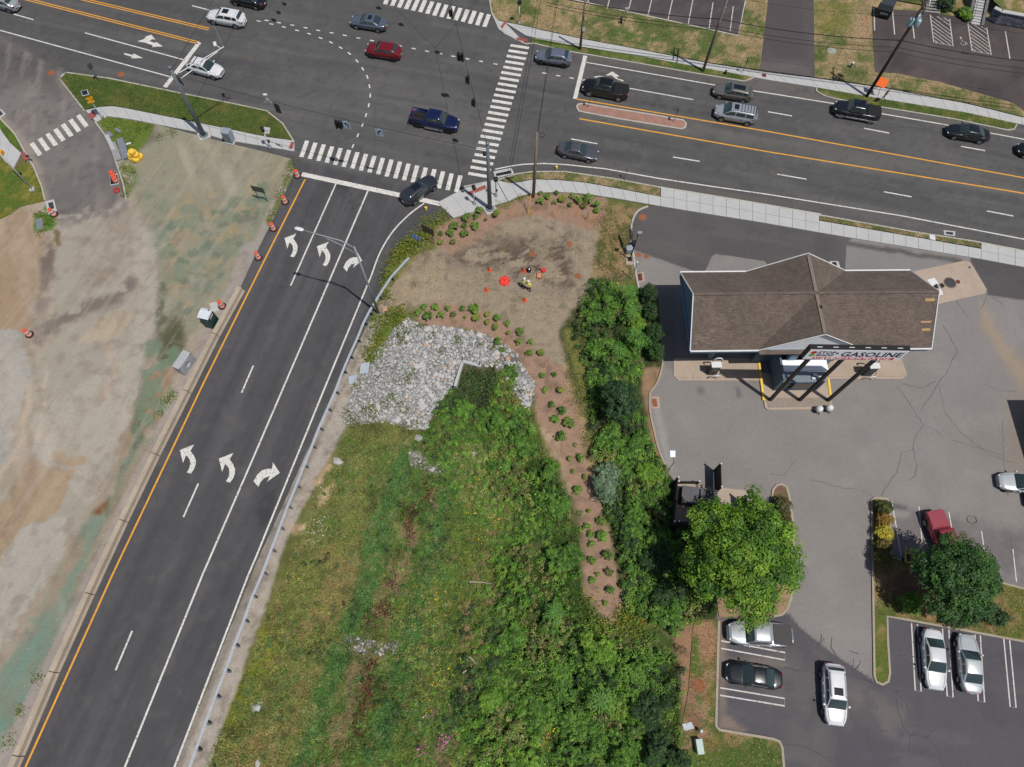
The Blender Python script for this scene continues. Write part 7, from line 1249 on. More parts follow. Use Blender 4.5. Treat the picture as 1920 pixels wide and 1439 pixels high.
for (a, b) in segs:
    a, b = G(*a)-o, G(*b)-o; a.z = b.z = 0; d = b-a; L = d.length; rz = math.atan2(d.y, d.x)
    for c_ in range(5):
        n = max(1, int(L/.5)); sh_ = .5 if c_ % 2 else 0
        for k in range(n):
            ob = MB().box((0, 0, 0), (L/n-.02, .3+RNG.uniform(-.02, .02), RWZ/5-.015)).build('block', m_blk[RNG.integers(3)], rw); ob.location = a+d*min(1, (k+.5+sh_*.5)/n)+Vector((0, c_*.03, .1+RWZ/5*(c_+.5))); ob.rotation_euler = (0, 0, rz)
    cp = MB().box((0, .15, 0), (L, .55, .12)).build('coping', m_conc, rw); cp.location = (a+b)/2+Vector((0, 0, RWZ+.16)); cp.rotation_euler = (0, 0, rz)
paintsheet('terrace', [(1848, -150), (1850, 20), (1866, 36), (2010, 63), (2010, -150)], RWZ-.05, (126, 116, 66), TURF_DRY[:2], m_turf, .4)
paintsheet('terrace_bank', [(1650, -150), (1655, 0), (1735, 14), (1775, 22), (1815, 36), (1822, -150)], .3, (128, 112, 72), TURF_DRY, m_turf, .4)
t = thing('wood_fence', 'grey board fence along the top right edge', 'fence', G(1690, 2, .3).to_tuple(), R(-8))
for k in range(11): MB().box((-2.6+k*.5, .8, .8), (.46, .06, 1.6)).build('board', m_tim, t)

# ================================================================== two workers
def person(px, rz, lb, bend, pants, arms):
    t = thing('person', lb, 'person', G(*px).to_tuple(), rz, 'workers on the straw ground'); hip = .92; sh_y = bend
    J = {'pel': (0, 0, hip, .13), 'spn': (.0, bend*.45, hip+.27, .145), 'chs': (0, bend*.85, hip+.45, .155), 'nek': (0, bend*1.02, hip+.58, .07), 'hd0': (0, bend*1.12, hip+.66, .085), 'hd1': (0, bend*1.25, hip+.80, .095)}
    for s, n in ((-1, 'l'), (1, 'r')):
        J[n+'hip'] = (s*.10, .0, hip-.06, .095); J[n+'kne'] = (s*.13, .05*s+.03, .50, .065); J[n+'ank'] = (s*.14, .08*s-.02, .09, .05); J[n+'toe'] = (s*.15, .08*s+.15, .05, .045)
        J[n+'sho'] = (s*.20, bend*.9, hip+.47, .065); J[n+'elb'] = (s*.27, bend*.9+.10*arms, hip+.22, .048); J[n+'wri'] = (s*.20, bend*.9+.32*arms, hip+.14, .036); J[n+'pal'] = (s*.19, bend*.9+.40*arms, hip+.12, .035)
        for f in range(4): J[n+'f%d' % f] = (s*(.16+.02*f), bend*.9+(.49-.01*abs(f-1))*arms, hip+.09, .010)
        J[n+'thb'] = (s*.13, bend*.9+.42*arms, hip+.12, .011)
    E_ = [('pel', 'spn'), ('spn', 'chs'), ('chs', 'nek'), ('nek', 'hd0'), ('hd0', 'hd1')]
    for n in 'lr': E_ += [('pel', n+'hip'), (n+'hip', n+'kne'), (n+'kne', n+'ank'), (n+'ank', n+'toe'), ('chs', n+'sho'), (n+'sho', n+'elb'), (n+'elb', n+'wri'), (n+'wri', n+'pal'), (n+'pal', n+'thb')]+[(n+'pal', n+'f%d' % f) for f in range(4)]
    ks = list(J); ix = {k: i for i, k in enumerate(ks)}; me_ = bpy.data.meshes.new('body'); me_.from_pydata([J[k][:3] for k in ks], [(ix[a], ix[b]) for a, b in E_], []); ob = bpy.data.objects.new('body_tmp', me_); COL.objects.link(ob)
    md = ob.modifiers.new('skin', 'SKIN'); sv = me_.skin_vertices[0].data
    for k, v in zip(ks, sv): v.radius = (J[k][3],)*2; v.use_root = (k == 'pel')
    sb = ob.modifiers.new('sub', 'SUBSURF'); sb.levels = 2; sb.render_levels = 2; bpy.context.view_layer.update(); dg = bpy.context.evaluated_depsgraph_get(); mm = bpy.data.meshes.new_from_object(ob.evaluated_get(dg)); bpy.data.objects.remove(ob)
    mm.materials.clear()
    for x in (pants, M('hi_vis', A(224, 226, 96), .7), M('skin_tone', A(196, 148, 120), .6), M('boot', A(58, 48, 42), .8)): mm.materials.append(x)
    for p in mm.polygons:
        c_ = p.center; p.use_smooth = True
        p.material_index = 3 if c_.z < .13 else (0 if c_.z < hip-.02 else (2 if (c_.z > hip+.585 or (abs(c_.x) > .09 and c_.y > bend*.9+.30*arms and arms > .3)) else 1))
    bo = bpy.data.objects.new('body', mm); COL.objects.link(bo); bo.parent = t
    h0 = Vector((0, bend*1.2, hip+.82)); MB().lathe([(.155, -.02), (.135, 0), (.13, .06), (.10, .115), (.04, .145), (.01, .15)], tuple(h0), 16).build('hard_hat', m_wht, t, smooth=True); MB().box(tuple(h0+Vector((0, .12, -.01))), (.2, .12, .02)).build('hat_brim', m_wht, t)
    for s in (-1, 1): MB().box((s*.09, bend*.92+.0, hip+.36), (.05, .33, .30), rx=-bend*.9).build('reflective_strip', M('reflective', A(214, 216, 206), .4), t)
    MB().lathe([(.155, -.02), (.158, .03)], (0, bend*.45, hip+.24), 16).build('reflective_belt', MATS['reflective'], t)
    for s in (-1, 1): MB().lathe([(.012, 0), (.012, .012)], (s*.035, bend*1.25+.088, hip+.77), 6, axis='y').build('eye', m_black, t)
    return t
person((980, 540), R(-60), 'worker in yellow vest and white hard hat, left of the two', .10, M('jeans', A(44, 54, 78), .8), .8)
person((994, 545), R(70), 'worker in lime yellow vest with a white hat, right of the two', .22, M('dark_trousers', A(34, 36, 44), .8), 1.0)

# ================================================================== vegetation
def in_px(poly, n):
    xs, ys = zip(*poly); out = np.zeros((0, 2))
    while len(out) < n:
        q = np.stack([RNG.uniform(min(xs), max(xs), n*2), RNG.uniform(min(ys), max(ys), n*2)], 1); out = np.concatenate([out, q[sdist(q[:, 0], q[:, 1], poly) > 0]])
    return out[:n]
def LA(*c): return np.array(A(*c))*1.34
GREEN = [LA(88, 128, 46), LA(78, 118, 42), LA(104, 142, 54), LA(68, 104, 38)]; DEEP = [LA(48, 76, 38), LA(56, 86, 40), LA(44, 66, 36)]; BRIGHT = [LA(106, 144, 46), LA(96, 136, 44), LA(118, 150, 52)]

# short turf blades on the verges
def turf(poly, n, z, pal, size=(.12, .24), name='turf_blades'):
    q = in_px(poly, n); p = np.array([tuple(G(x, y, z)) for x, y in q]); p[:, 2] += RNG.uniform(.0, .05, n)
    col = np.array(pal)[RNG.integers(len(pal), size=n)]*RNG.uniform(.75, 1.2, (n, 1)); m = fbm(p[:, 0]*.6, p[:, 1]*.6, 5)[:, None]; col = col*(.7+.6*m)
    tag(leaves(name, p, np.tile([0, 0, 1.], (n, 1)), RNG.uniform(*size, n), col, m_leaf, aspect=.3, jit=.6), kind='stuff')
TG = [LA(86, 104, 42), LA(74, 96, 38), LA(110, 112, 54)]; TD = [LA(92, 106, 46), LA(150, 130, 90), LA(78, 98, 40), LA(168, 144, 108)]
turf(ISL, 9000, .11, TG); turf(WV2, 5000, .05, [LA(112, 116, 46), LA(88, 108, 42), LA(138, 130, 62)]); turf(I3, 5000, .08, TD); turf(V1, 1500, .11, TD); turf(V2, 900, .11, TD)
turf([(920, -20), (922, 26), (960, 44), (1085, 72), (1335, 120), (1424, 132), (1436, 0), (1400, 0), (1384, 67), (1068, -2)], 9000, .106, TD); turf([(1528, -20), (1528, 146), (1655, 163), (1640, 138), (1636, 70), (1632, -20)], 4500, .106, TD); turf([(1680, 140), (1760, 156), (1900, 196), (1905, 214), (1815, 194), (1655, 163)], 1800, .106, TD); turf(V3, 1500, .11, TG); turf(V4, 1500, .11, TG); turf([(182, 227), (200, 219), (240, 224), (288, 234), (252, 262), (250, 298), (228, 300), (206, 262)], 1600, .012, [LA(96, 116, 46), LA(84, 108, 40), LA(136, 130, 50)], (.14, .3)); turf([(1660, 1060), (1890, 1100), (1930, 1110), (1930, 1200), (1700, 1160), (1640, 1150)], 3500, .11, TD)

# meadow: blades take the colour of the plants that grow at each spot
MEAD = [(742, 640), (760, 600), (850, 720), (870, 690), (930, 700), (960, 750), (1000, 780), (1015, 830), (1055, 930), (1085, 1010), (1090, 1120), (1130, 1200), (1270, 1230), (1275, 1500), (330, 1540), (430, 1340), (484, 1200), (548, 1035), (605, 905), (655, 805), (710, 680)]
NM = 190000; q = in_px(MEAD, NM); keep = np.ones(NM, bool)
for rp in RIPS: keep &= ~((sdist(q[:, 0], q[:, 1], rp) > -1) & (RNG.random(NM) < .97))
q = q[keep]; p = GTa(q[:, 0], q[:, 1]); bc_ = paint(p, A(98, 104, 54), fl, 4); lum = bc_.mean(1); bare = (bc_[:, 0] > bc_[:, 1]*1.12) & (RNG.random(len(p)) < .55); p, bc_ = p[~bare], bc_[~bare]; n = len(p)
hgt_ = .05+.28*fbm(p[:, 0]*.5, p[:, 1]*.5, 21); p[:, 2] += RNG.uniform(.03, 1, n)*hgt_
cl = fbm(p[:, 0]*1.3, p[:, 1]*1.3, 31)[:, None]; bc_ = bc_*np.array([.90, 1.05, .82])*1.68*(.6+.8*cl)*(1+RNG.normal(0, .2, (n, 1)))*(1+RNG.normal(0, .06, (n, 3)))
tag(leaves('meadow_grass', p, np.tile([0, 0, 1.], (n, 1)), RNG.uniform(.14, .34, n), np.clip(bc_, .005, .8), m_leaf, aspect=.28, jit=.75), 'rough meadow grass and weeds covering the swale beside the guardrail', 'grass', kind='stuff')
# rushes in the outlet pool, dark brown dock seed heads, flowers
def scatter(name, spots, n, rad, h, size, pal, label, cat, aspect=.35, jit=.7, ground=True):
    Cs, Co = [], []
    for (x, y) in spots:
        b = GT(x, y); a = RNG.normal(0, 1, (n, 2))*rad*.5; z = terr(b.x+a[:, 0], b.y+a[:, 1]); Cs.append(np.stack([b.x+a[:, 0], b.y+a[:, 1], z+RNG.uniform(.02, 1, n)*h*np.exp(-(a**2).sum(1)/(rad*rad))], 1)); Co.append(np.array(pal)[RNG.integers(len(pal), size=n)]*RNG.uniform(.7, 1.3, (n, 1)))
    Cs, Co = np.concatenate(Cs), np.concatenate(Co); return tag(leaves(name, Cs, np.tile([0, 0, 1.], (len(Cs), 1)), RNG.uniform(size[0], size[1], len(Cs)), Co, m_leaf, aspect=aspect, jit=jit), label, cat, kind='stuff')
scatter('rushes', [tuple(v) for v in in_px([(870, 690), (922, 702), (922, 730), (905, 765), (880, 772), (858, 745), (862, 715)], 26)], 80, .7, .7, (.22, .45), [LA(86, 112, 66), LA(70, 96, 58), LA(118, 130, 84), LA(90, 120, 50)], 'dark rushes filling the pool below the outlet headwall', 'rushes', .16, 1.2)
scatter('dock_weeds', [(800, 908), (806, 922), (798, 935), (770, 955), (764, 962), (778, 965), (766, 985), (772, 1000), (716, 1138), (704, 1150), (730, 1152), (690, 1160), (735, 1090), (750, 1040), (690, 1300), (700, 1275), (680, 1320), (672, 1340), (695, 1250), (720, 1290), (668, 1365)], 70, .7, .6, (.12, .3), [LA(92, 52, 40), LA(72, 42, 34), LA(110, 66, 48)], 'rust brown dock weeds in a broken line down the meadow', 'weeds')
scatter('white_flowers', [(600, 975), (606, 985), (590, 1000), (610, 1000), (598, 990), (612, 970), (585, 1008), (605, 1012), (608, 925), (604, 932), (577, 1335), (855, 1330), (800, 1350)], 14, 1.0, .5, (.07, .13), [LA(215, 214, 200)], 'white flowering weeds in the meadow by the guardrail', 'flowers', .9)
scatter('pink_flowers', [(830, 1385), (835, 1395), (826, 1402), (845, 1388), (805, 1338), (790, 1405)], 26, .6, .6, (.10, .2), [LA(210, 120, 170), LA(190, 100, 150)], 'pink flowering weeds low in the meadow', 'flowers', .9)
scatter('yellow_flowers', [(820, 1265), (835, 1270), (812, 1275), (805, 1325), (925, 980), (930, 1000), (905, 1010), (1033, 1375), (1020, 1400), (560, 1085), (820, 1120), (900, 900), (940, 870), (890, 960)], 22, 1.0, .5, (.09, .18), [LA(236, 196, 40), LA(220, 180, 50)], 'yellow flowers dotted through the green weeds', 'flowers', .9)
scatter('straw_weeds', [(x+RNG.uniform(-8, 8), y+RNG.uniform(-6, 6)) for x in range(780, 1090, 22) for y in range(440, 590, 18) if inpoly(x, y, [(760, 490), (900, 440), (1100, 410), (1080, 560), (1000, 640), (900, 580), (740, 570)])], 26, 1.6, .06, (.1, .24), [LA(168, 152, 126), LA(112, 112, 70), LA(128, 112, 94), LA(86, 72, 62)], 'loose straw and seedlings over the bare ground', 'straw', .3, .4)
scatter('verge_weeds', [(x+RNG.uniform(-6, 6), y+RNG.uniform(-6, 6)) for (x, y) in [(745, 478), (735, 495), (728, 512), (755, 470), (765, 462), (775, 455), (785, 446), (760, 455), (772, 440), (795, 432), (810, 420), (825, 412), (835, 405), (800, 440), (775, 470), (722, 528), (740, 485), (730, 590), (745, 592), (755, 588), (720, 600), (735, 605), (745, 598), (715, 620), (708, 640), (700, 655), (712, 632), (690, 675), (700, 665), (728, 562), (735, 585), (720, 610), (1172, 1158), (1184, 1166), (1164, 1172), (1196, 1174), (1206, 1164), (1180, 1150), (1150, 1176), (1130, 1172), (1110, 1160), (1096, 1125)]], 130, 1.1, .7, (.14, .32), [LA(92, 124, 44), LA(122, 130, 44), LA(150, 138, 48), LA(76, 110, 38)], 'yellow green weeds along the ramp kerb and riprap edge', 'weeds', .4)
scatter('riprap_weeds', [(760, 640), (748, 632), (762, 622), (790, 616), (812, 630), (775, 700), (765, 712), (735, 745), (720, 758), (700, 765), (745, 760), (688, 770), (660, 790), (672, 795), (650, 772), (760, 770), (700, 778), (960, 690), (975, 735), (945, 702), (955, 720), (830, 660), (860, 640), (900, 645), (925, 652), (875, 795), (780, 800), (760, 800), (690, 800), (668, 722), (790, 870), (665, 1208), (690, 1215), (715, 1205), (735, 1218), (700, 1225), (655, 1215), (775, 858), (800, 878), (830, 884), (850, 890)], 80, .7, .45, (.12, .28), [LA(96, 118, 48), LA(78, 104, 42), LA(130, 116, 62)], 'weed tufts growing between the white stones', 'weeds', .4)
scatter('kerb_weeds', [(545, 320), (540, 335), (535, 350), (528, 362), (520, 372), (510, 400), (505, 415), (548, 306), (300, 775), (312, 752), (318, 748), (325, 742), (70, 1270), (40, 1330), (18, 1390), (85, 405), (88, 420), (95, 415), (72, 402), (80, 435), (250, 325), (240, 345), (236, 365), (255, 298), (232, 318), (280, 240), (262, 243), (300, 258), (320, 250)], 70, .7, .3, (.12, .26), [LA(98, 116, 46), LA(126, 126, 54), LA(80, 112, 40)], 'small weeds along the dirt lot edges', 'weeds', .4)

scatter('band_grass', [tuple(v) for v in in_px([(1062, 620), (1085, 590), (1100, 640), (1100, 700), (1112, 790), (1118, 860), (1106, 860), (1095, 800), (1080, 740), (1066, 680)], 60)], 50, .9, .35, (.12, .26), [LA(124, 126, 66), LA(98, 118, 54), LA(144, 134, 84)], 'yellow green grass between the mulch strip and hedge band', 'grass', .3)
scatter('dry_grass', [tuple(v) for v in in_px([(1130, 382), (1192, 396), (1184, 440), (1188, 510), (1190, 540), (1115, 520), (1122, 460)], 60)], 46, 1.0, .2, (.12, .26), [LA(160, 136, 98), LA(92, 100, 54), LA(176, 150, 112), LA(80, 92, 48)], 'dry patchy grass beside the fuel yard entrance kerb', 'grass', .3)
# planted shrubs in the mulch beds
def shrub_set(k):                                      # six looks: full, loose, yellowing, tall, flat, half dead
    pal = [[LA(108, 142, 54), LA(92, 126, 46)], [LA(98, 128, 50), LA(124, 150, 64)], [LA(138, 146, 62), LA(112, 132, 52)], [LA(92, 128, 48), LA(80, 114, 44)], [LA(110, 138, 58), LA(96, 120, 50)], [LA(112, 110, 56), LA(128, 110, 66), LA(90, 116, 46)]][k]
    rad = [(.28, .27, .26), (.31, .24, .22), (.25, .28, .24), (.24, .24, .34), (.34, .32, .2), (.26, .3, .24)][k]
    Cn, N, Co = blob_leaves((0, 0, .30), rad, [19, 13, 16, 18, 20, 9][k], 14, .12, pal, low=-.1)
    f = leaves('foliage', Cn, N, RNG.uniform(.09, .17, len(Cn)), Co, m_leaf); me_ = f.data; bpy.data.objects.remove(f)
    s = MB(); s.tube([(0, 0, 0), (.02, .01, .3)], .03, 5)
    for a in range(3): s.tube([(0, 0, .1), (.15*math.cos(a*2.1), .15*math.sin(a*2.1), .35)], .015, 4)
    return me_, s.mesh('stem', m_wood)
SV = [shrub_set(k) for k in range(6)]
def plant(pts, bed, grp, sc=(.85, 1.2)):
    sc = (sc[0]*.95, sc[1]*1.2)
    for i, (x, y) in enumerate(pts):
        b = GT(x, y+2); od = ('first', 'second', 'third', 'fourth', 'fifth', 'sixth', 'seventh', 'eighth', 'ninth', 'tenth', 'eleventh', 'twelfth', 'thirteenth', 'fourteenth', 'fifteenth', 'sixteenth', 'seventeenth', 'eighteenth', 'nineteenth', 'twentieth')[i % 20]
        t = thing('shrub', 'small shrub, %s %s' % (od, bed), 'shrub', b, RNG.uniform(0, 6.3), grp); t.scale = (RNG.uniform(*sc)*RNG.choice([.72, .9, 1., 1., 1.12]),)*3; k = int(RNG.choice(6, p=[.24, .2, .17, .17, .16, .06])); inst('foliage', SV[k][0], t); inst('stem', SV[k][1], t)
cr = lambda L, ox, oy: [(x/4+ox, y/4+oy) for x, y in L]
plant(sorted(cr([(1582, 203), (1648, 190), (1675, 143), (1486, 265), (1565, 260), (1643, 265), (1727, 212), (1808, 180), (1388, 318), (1459, 313), (1565, 320), (1387, 381), (1475, 378)], 480, 360)), 'from the left in the mulch bed left of the steel pole', 'shrubs in the left mulch bed', (.95, 1.35))
plant(sorted(cr([(212, 12), (262, 40), (333, 14), (215, 78), (320, 82), (378, 62), (447, 36), (433, 100), (497, 72), (547, 112), (568, 62), (633, 108), (633, 145)], 960, 360)), 'from the left in the mulch bed right of the wooden pole', 'shrubs in the top mulch bed', (1.0, 1.4))
plant(sorted(cr([(1262, 868), (1345, 870), (1440, 875), (1548, 878), (1637, 888), (1220, 910), (1290, 938), (1392, 930), (1476, 922), (1574, 940), (1655, 948), (1735, 918), (1733, 978), (1810, 948), (1885, 988), (1803, 1022), (1893, 1062), (1810, 1130), (1845, 1185)], 480, 360)), 'from the left in the curved row above the riprap', 'shrubs in the curved row', (.95, 1.3))
plant(cr([(60, 1050), (48, 1130), (140, 1128), (130, 1210), (220, 1208), (228, 1375), (318, 1370)], 960, 360), 'down the strip just below the curved row', 'shrubs at the head of the strip', (.95, 1.3))
ST = cr([(245, 45), (357, 55), (297, 157), (377, 203), (320, 268), (423, 297), (367, 400), (470, 455), (427, 560), (513, 555), (455, 655), (550, 698), (490, 797), (575, 955), (668, 1028), (558, 1065), (588, 1125), (672, 1142), (595, 1195), (715, 1278), (598, 1322), (722, 1402), (640, 1425)], 960, 720)
plant(ST[:12], 'down the middle of the long mulch strip', 'shrubs in the long strip, upper', (.95, 1.3)); plant(ST[12:], 'down the lower half of the long mulch strip', 'shrubs in the long strip, lower', (.95, 1.35)); plant(cr([(733, 98), (600, 30), (590, 180), (697, 200)], 960, 1080), 'at the bottom tip of the mulch strip', 'shrubs at the strip tip', (.9, 1.2))
scatter('bed_seedlings', cr([(900, 1105), (935, 1130), (1000, 1090), (1040, 1075), (1000, 1170), (1120, 1140), (1215, 1060), (950, 1180), (1060, 1190)], 0, 0)and[(820+x/8, 240+y/8) for x, y in [(900, 1105), (935, 1130), (1030, 1090), (1000, 1170), (1120, 1140), (1215, 1060), (950, 1180), (1240, 1010), (1040, 1190)]], 60, .5, .25, (.08, .16), [LA(130, 140, 66), LA(110, 124, 54)], 'pale seedlings in the mulch beside the steel pole', 'seedlings', .5)
# bare young saplings
for px, lb in (((1036, 432), 'thin leafless sapling on the straw ground'), ((1100, 412), 'bare brown sapling at the right mulch edge'), ((1020, 690), 'bare twiggy sapling in the strip')):
    b = GT(*px); t = thing('sapling', lb, 'sapling', b); MB().tube([(0, 0, 0), (.05, 0, .8), (0, .05, 1.5)], [.03, .022, .01], 5).build('stem', m_wood, t); tw = MB()
    for k in range(9): a = RNG.uniform(0, 6.3); z = RNG.uniform(.5, 1.4); tw.tube([(0, 0, z), (.4*math.cos(a), .4*math.sin(a), z+.25)], .012, 4)
    tw.build('twigs', m_wood, t)

# trees and larger shrubs
def CW(px, z): return G(px[0], px[1], z)
def tree(name, label, cat, px, zc, rad, n_cl, per, cr_, pal, size, trunk_r=.2, low=-.3, group=None, limbs=7, inner=True, lobes=()):
    c = CW(px, zc); gz = float(terr(np.array([c.x]), np.array([c.y]))[0]); t = thing(name, label, cat, (c.x, c.y, gz), 0, group); zz = zc-gz
    Cn, N, Co = blob_leaves((0, 0, zz), rad, n_cl, per, cr_, pal, low=low)
    for lx, ly, lz, ls in lobes:                       # side lobes break the round outline
        x1, x2, x3 = blob_leaves((lx, ly, zz+lz), np.array(rad)*ls, int(n_cl*ls*ls*.9), per, cr_, pal, low=low); Cn = np.concatenate([Cn, x1]); N = np.concatenate([N, x2]); Co = np.concatenate([Co, x3])
    if inner:
        m = int(len(Cn)*.25); d = RNG.normal(0, 1, (m, 3)); d /= np.linalg.norm(d, axis=1)[:, None]; ic = d*np.array(rad)*RNG.uniform(.2, .8, (m, 1))+[0, 0, zz]; Cn = np.concatenate([Cn, ic]); N = np.concatenate([N, d+[0, 0, .5]]); Co = np.concatenate([Co, jitter(np.array(pal[0]), m)])
    leaves('crown' if cat == 'tree' else 'foliage', Cn, N, RNG.uniform(size[0], size[1], len(Cn)), Co, m_leaf, t)
    tr_ = MB(); tr_.tube([(0, 0, 0), (.05, .03, zz*.5), (0, 0, zz*.95)], [trunk_r, trunk_r*.75, trunk_r*.35], 9)
    for k in range(limbs):
        a = k*2.4; e_ = Vector((math.cos(a)*rad[0]*.75, math.sin(a)*rad[1]*.75, zz+rad[2]*RNG.uniform(-.2, .5))); s0 = Vector((0, 0, zz*RNG.uniform(.35, .75))); tr_.tube([s0, s0.lerp(e_, .5)+Vector((0, 0, .1*zz*.3)), e_], [trunk_r*.45, trunk_r*.28, trunk_r*.08], 6)
    tr_.build('trunk' if cat == 'tree' else 'stems', m_wood, t); return t
MAPLE = [LA(100, 138, 38), LA(84, 122, 34), LA(120, 152, 46), LA(64, 100, 30)]
tree('shade_tree', 'large bright green tree overhanging the enclosure and silver pickup', 'tree', (1398, 1040), 7.4, (4.3, 4.5, 3.0), 210, 80, .66, MAPLE, (.13, .27), .28, lobes=[(-2.2, 2.2, -.6, .55), (2.4, .6, -.4, .55), (.3, -3.2, -.9, .5), (-2.8, -1.2, -1.0, .5), (1.2, 3.3, -.3, .45), (0, 0, 1.2, .5)])
tree('shade_tree', 'dark green tree beside the faded red pickup', 'tree', (1800, 1084), 5.2, (3.1, 3.0, 2.3), 200, 60, .5, [LA(56, 92, 40), LA(48, 80, 36), LA(72, 108, 46), LA(62, 96, 48)], (.13, .25), .2, lobes=[(-1.8, 1.0, -.3, .55), (1.9, .9, -.5, .55), (1.2, -2.2, -.8, .5), (-1.6, -1.7, -.8, .5), (.2, 2.3, -.2, .45)])
tree('evergreen_tree', 'dark blue green bushy tree midway down the hedge band', 'tree', (1162, 750), 3.2, (1.8, 1.9, 1.7), 130, 50, .36, [LA(50, 78, 44), LA(60, 90, 48), LA(42, 66, 38)], (.12, .22), .12)
tree('willow_shrub', 'silvery green shrub leaning over the mulch strip', 'shrub', (1136, 906), 1.3, (1.25, 2.1, .9), 70, 40, .36, [LA(104, 128, 98), LA(92, 118, 86), LA(118, 140, 112)], (.11, .22), .05)
for i, (px, z, r, pal, lb) in enumerate((((1216, 552), 1.3, (.85, .95, 1.4), DEEP, 'clipped dark evergreen, uppermost of the hedge by the station'), ((1218, 588), 1.2, (.75, .9, 1.3), DEEP, 'clipped dark evergreen, second down the station hedge'), ((1226, 627), 1.2, (.9, 1.1, 1.3), DEEP, 'clipped dark evergreen, third down the station hedge'), ((1229, 662), 1.1, (.85, .85, 1.2), [LA(60, 92, 38), LA(52, 82, 34)], 'round clipped evergreen at the foot of the station hedge'))):
    tree('hedge_shrub', lb, 'shrub', px, z, r, 130, 34, .22, pal, (.07, .14), .06, group='clipped evergreens by the station', limbs=3)
for i, (px, pal, lb) in enumerate((((1657, 952), [LA(92, 96, 44), LA(70, 78, 40)], 'olive shrub at the head of the kerbside row'), ((1657, 976), [LA(170, 140, 50), LA(140, 110, 46), LA(120, 116, 50)], 'orange tinged shrub in the kerbside row'), ((1657, 1000), [LA(176, 168, 56), LA(190, 176, 62)], 'yellow shrub in the kerbside row'), ((1656, 1022), [LA(120, 104, 50), LA(96, 96, 46)], 'brown olive shrub below the yellow one'), ((1655, 1046), [LA(100, 92, 44), LA(84, 88, 42)], 'shaded olive shrub at the row end'))):
    tree('row_shrub', lb, 'shrub', px, .8, (.78, .72, .7), 60, 34, .22, pal, (.08, .16), .05, group='coloured shrubs in the kerbside row', limbs=4)
for px, z, r, pal, lb in (((1706, 1131), .9, (1.0, 1.0, .9), BRIGHT[:2]+GREEN[:1], 'bright round bush at the left foot of the right tree'), ((1795, 1160), .8, (1.2, .8, .8), DEEP, 'dark low bush under the right tree, middle one'), ((1868, 1157), .8, (1.1, .7, .8), DEEP, 'dark low bush at the right foot of the tree'), ((1467, 950), .8, (.75, 1.0, .75), [LA(84, 82, 48), LA(96, 84, 54), LA(70, 80, 40)], 'brownish shrub at the tip of the planter island'), ((1472, 985), .8, (.7, .9, .7), [LA(90, 84, 50), LA(78, 86, 44)], 'second brownish shrub on the planter island'), ((1772, 8), .8, (1.2, 1.0, 1.2), DEEP, 'dark bush beside the grey wooden steps'), ((1808, 24), .6, (.8, .7, .6), BRIGHT, 'bright bush left of the long stairs'), ((1815, 33), .5, (.5, .5, .5), BRIGHT, 'small bright bush at the foot of the long stairs')):
    tree('bush', lb, 'bush', px, z, r, 70, 36, .24, pal, (.09, .18), .06, limbs=4)
WB = [((1170, 560), 1.6, 1.7, GREEN, 'broad bush at the top of the hedge band'), ((1130, 580), 1.4, 1.6, GREEN, 'bush at the upper left of the hedge band'), ((1190, 600), 1.5, 1.4, BRIGHT, 'bright leafed bush against the clipped evergreens'), ((1125, 650), 1.2, 1.5, GREEN, 'low bush left in the hedge band'), ((1175, 665), 1.4, 1.6, GREEN, 'bush midway in the upper hedge band'), ((1140, 700), 1.2, 1.3, DEEP, 'dark bush just above the blue green tree'), ((1150, 815), 1.3, 1.5, GREEN, 'bush below the blue green tree'), ((1190, 830), 1.4, 1.6, GREEN, 'rounded bush by the curved yard kerb'), ((1215, 880), 1.4, 1.7, BRIGHT, 'bright bush at the enclosure corner'), ((1170, 870), 1.3, 1.4, GREEN, 'bush right of the silvery shrub'), ((1030, 880), .9, 1.2, GREEN, 'bush at the left edge of the long strip, upper'), ((1040, 950), .9, 1.4, GREEN, 'bush at the left edge of the long strip, middle'), ((1060, 1040), 1.0, 1.6, GREEN, 'bush at the left edge of the long strip, lower'), ((1250, 1110), 1.8, 1.8, DEEP, 'shaded bush right of the strip tip'), ((1260, 1150), 1.6, 1.6, GREEN, 'bush under the big tree edge, lower left'), ((1190, 980), 1.6, 1.9, DEEP, 'shaded bush between strip and enclosure'), ((1230, 1040), 1.8, 2.0, DEEP, 'deeply shaded bush under the big tree'), ((1130, 1230), 1.4, 2.0, BRIGHT, 'bright bush just below the strip tip'), ((1200, 1260), 1.3, 1.9, GREEN, 'bush right of centre in the lower thicket'), ((1070, 1270), 1.3, 1.8, GREEN, 'bush left of centre in the lower thicket'), ((1150, 1310), 1.4, 2.0, BRIGHT, 'large bright bush in the middle of the lower thicket'), ((1230, 1340), 1.5, 1.8, DEEP, 'darker bush at the right thicket edge'), ((1010, 1330), 1.1, 1.7, GREEN, 'bush at the left thicket edge'), ((1090, 1380), 1.5, 2.0, GREEN, 'tall bush low in the thicket, left of a dark gap'), ((1190, 1400), 1.6, 2.1, GREEN, 'tall bush low in the thicket, right of a dark gap'), ((980, 1420), 1.2, 1.8, BRIGHT, 'bright bush at the bottom edge'), ((960, 1180), .9, 1.4, GREEN, 'low bush at the meadow side of the thicket'), ((1030, 1160), 1.1, 1.6, GREEN, 'bush left of the strip tip'), ((920, 1300), .8, 1.4, BRIGHT, 'light green bush among the yellow flowers'), ((870, 770), .6, 1.1, GREEN, 'low bush left below the outlet pool'), ((945, 790), .7, 1.3, GREEN, 'low bush right below the outlet pool'), ((980, 830), .8, 1.3, GREEN, 'bush between the outlet pool and the strip'), ((1260, 1420), 2.0, 1.9, DEEP, 'tall dark bush at the bottom by the planting strip')]  # shaded bushes by the big tree: its shade put into DEEP leaf colours
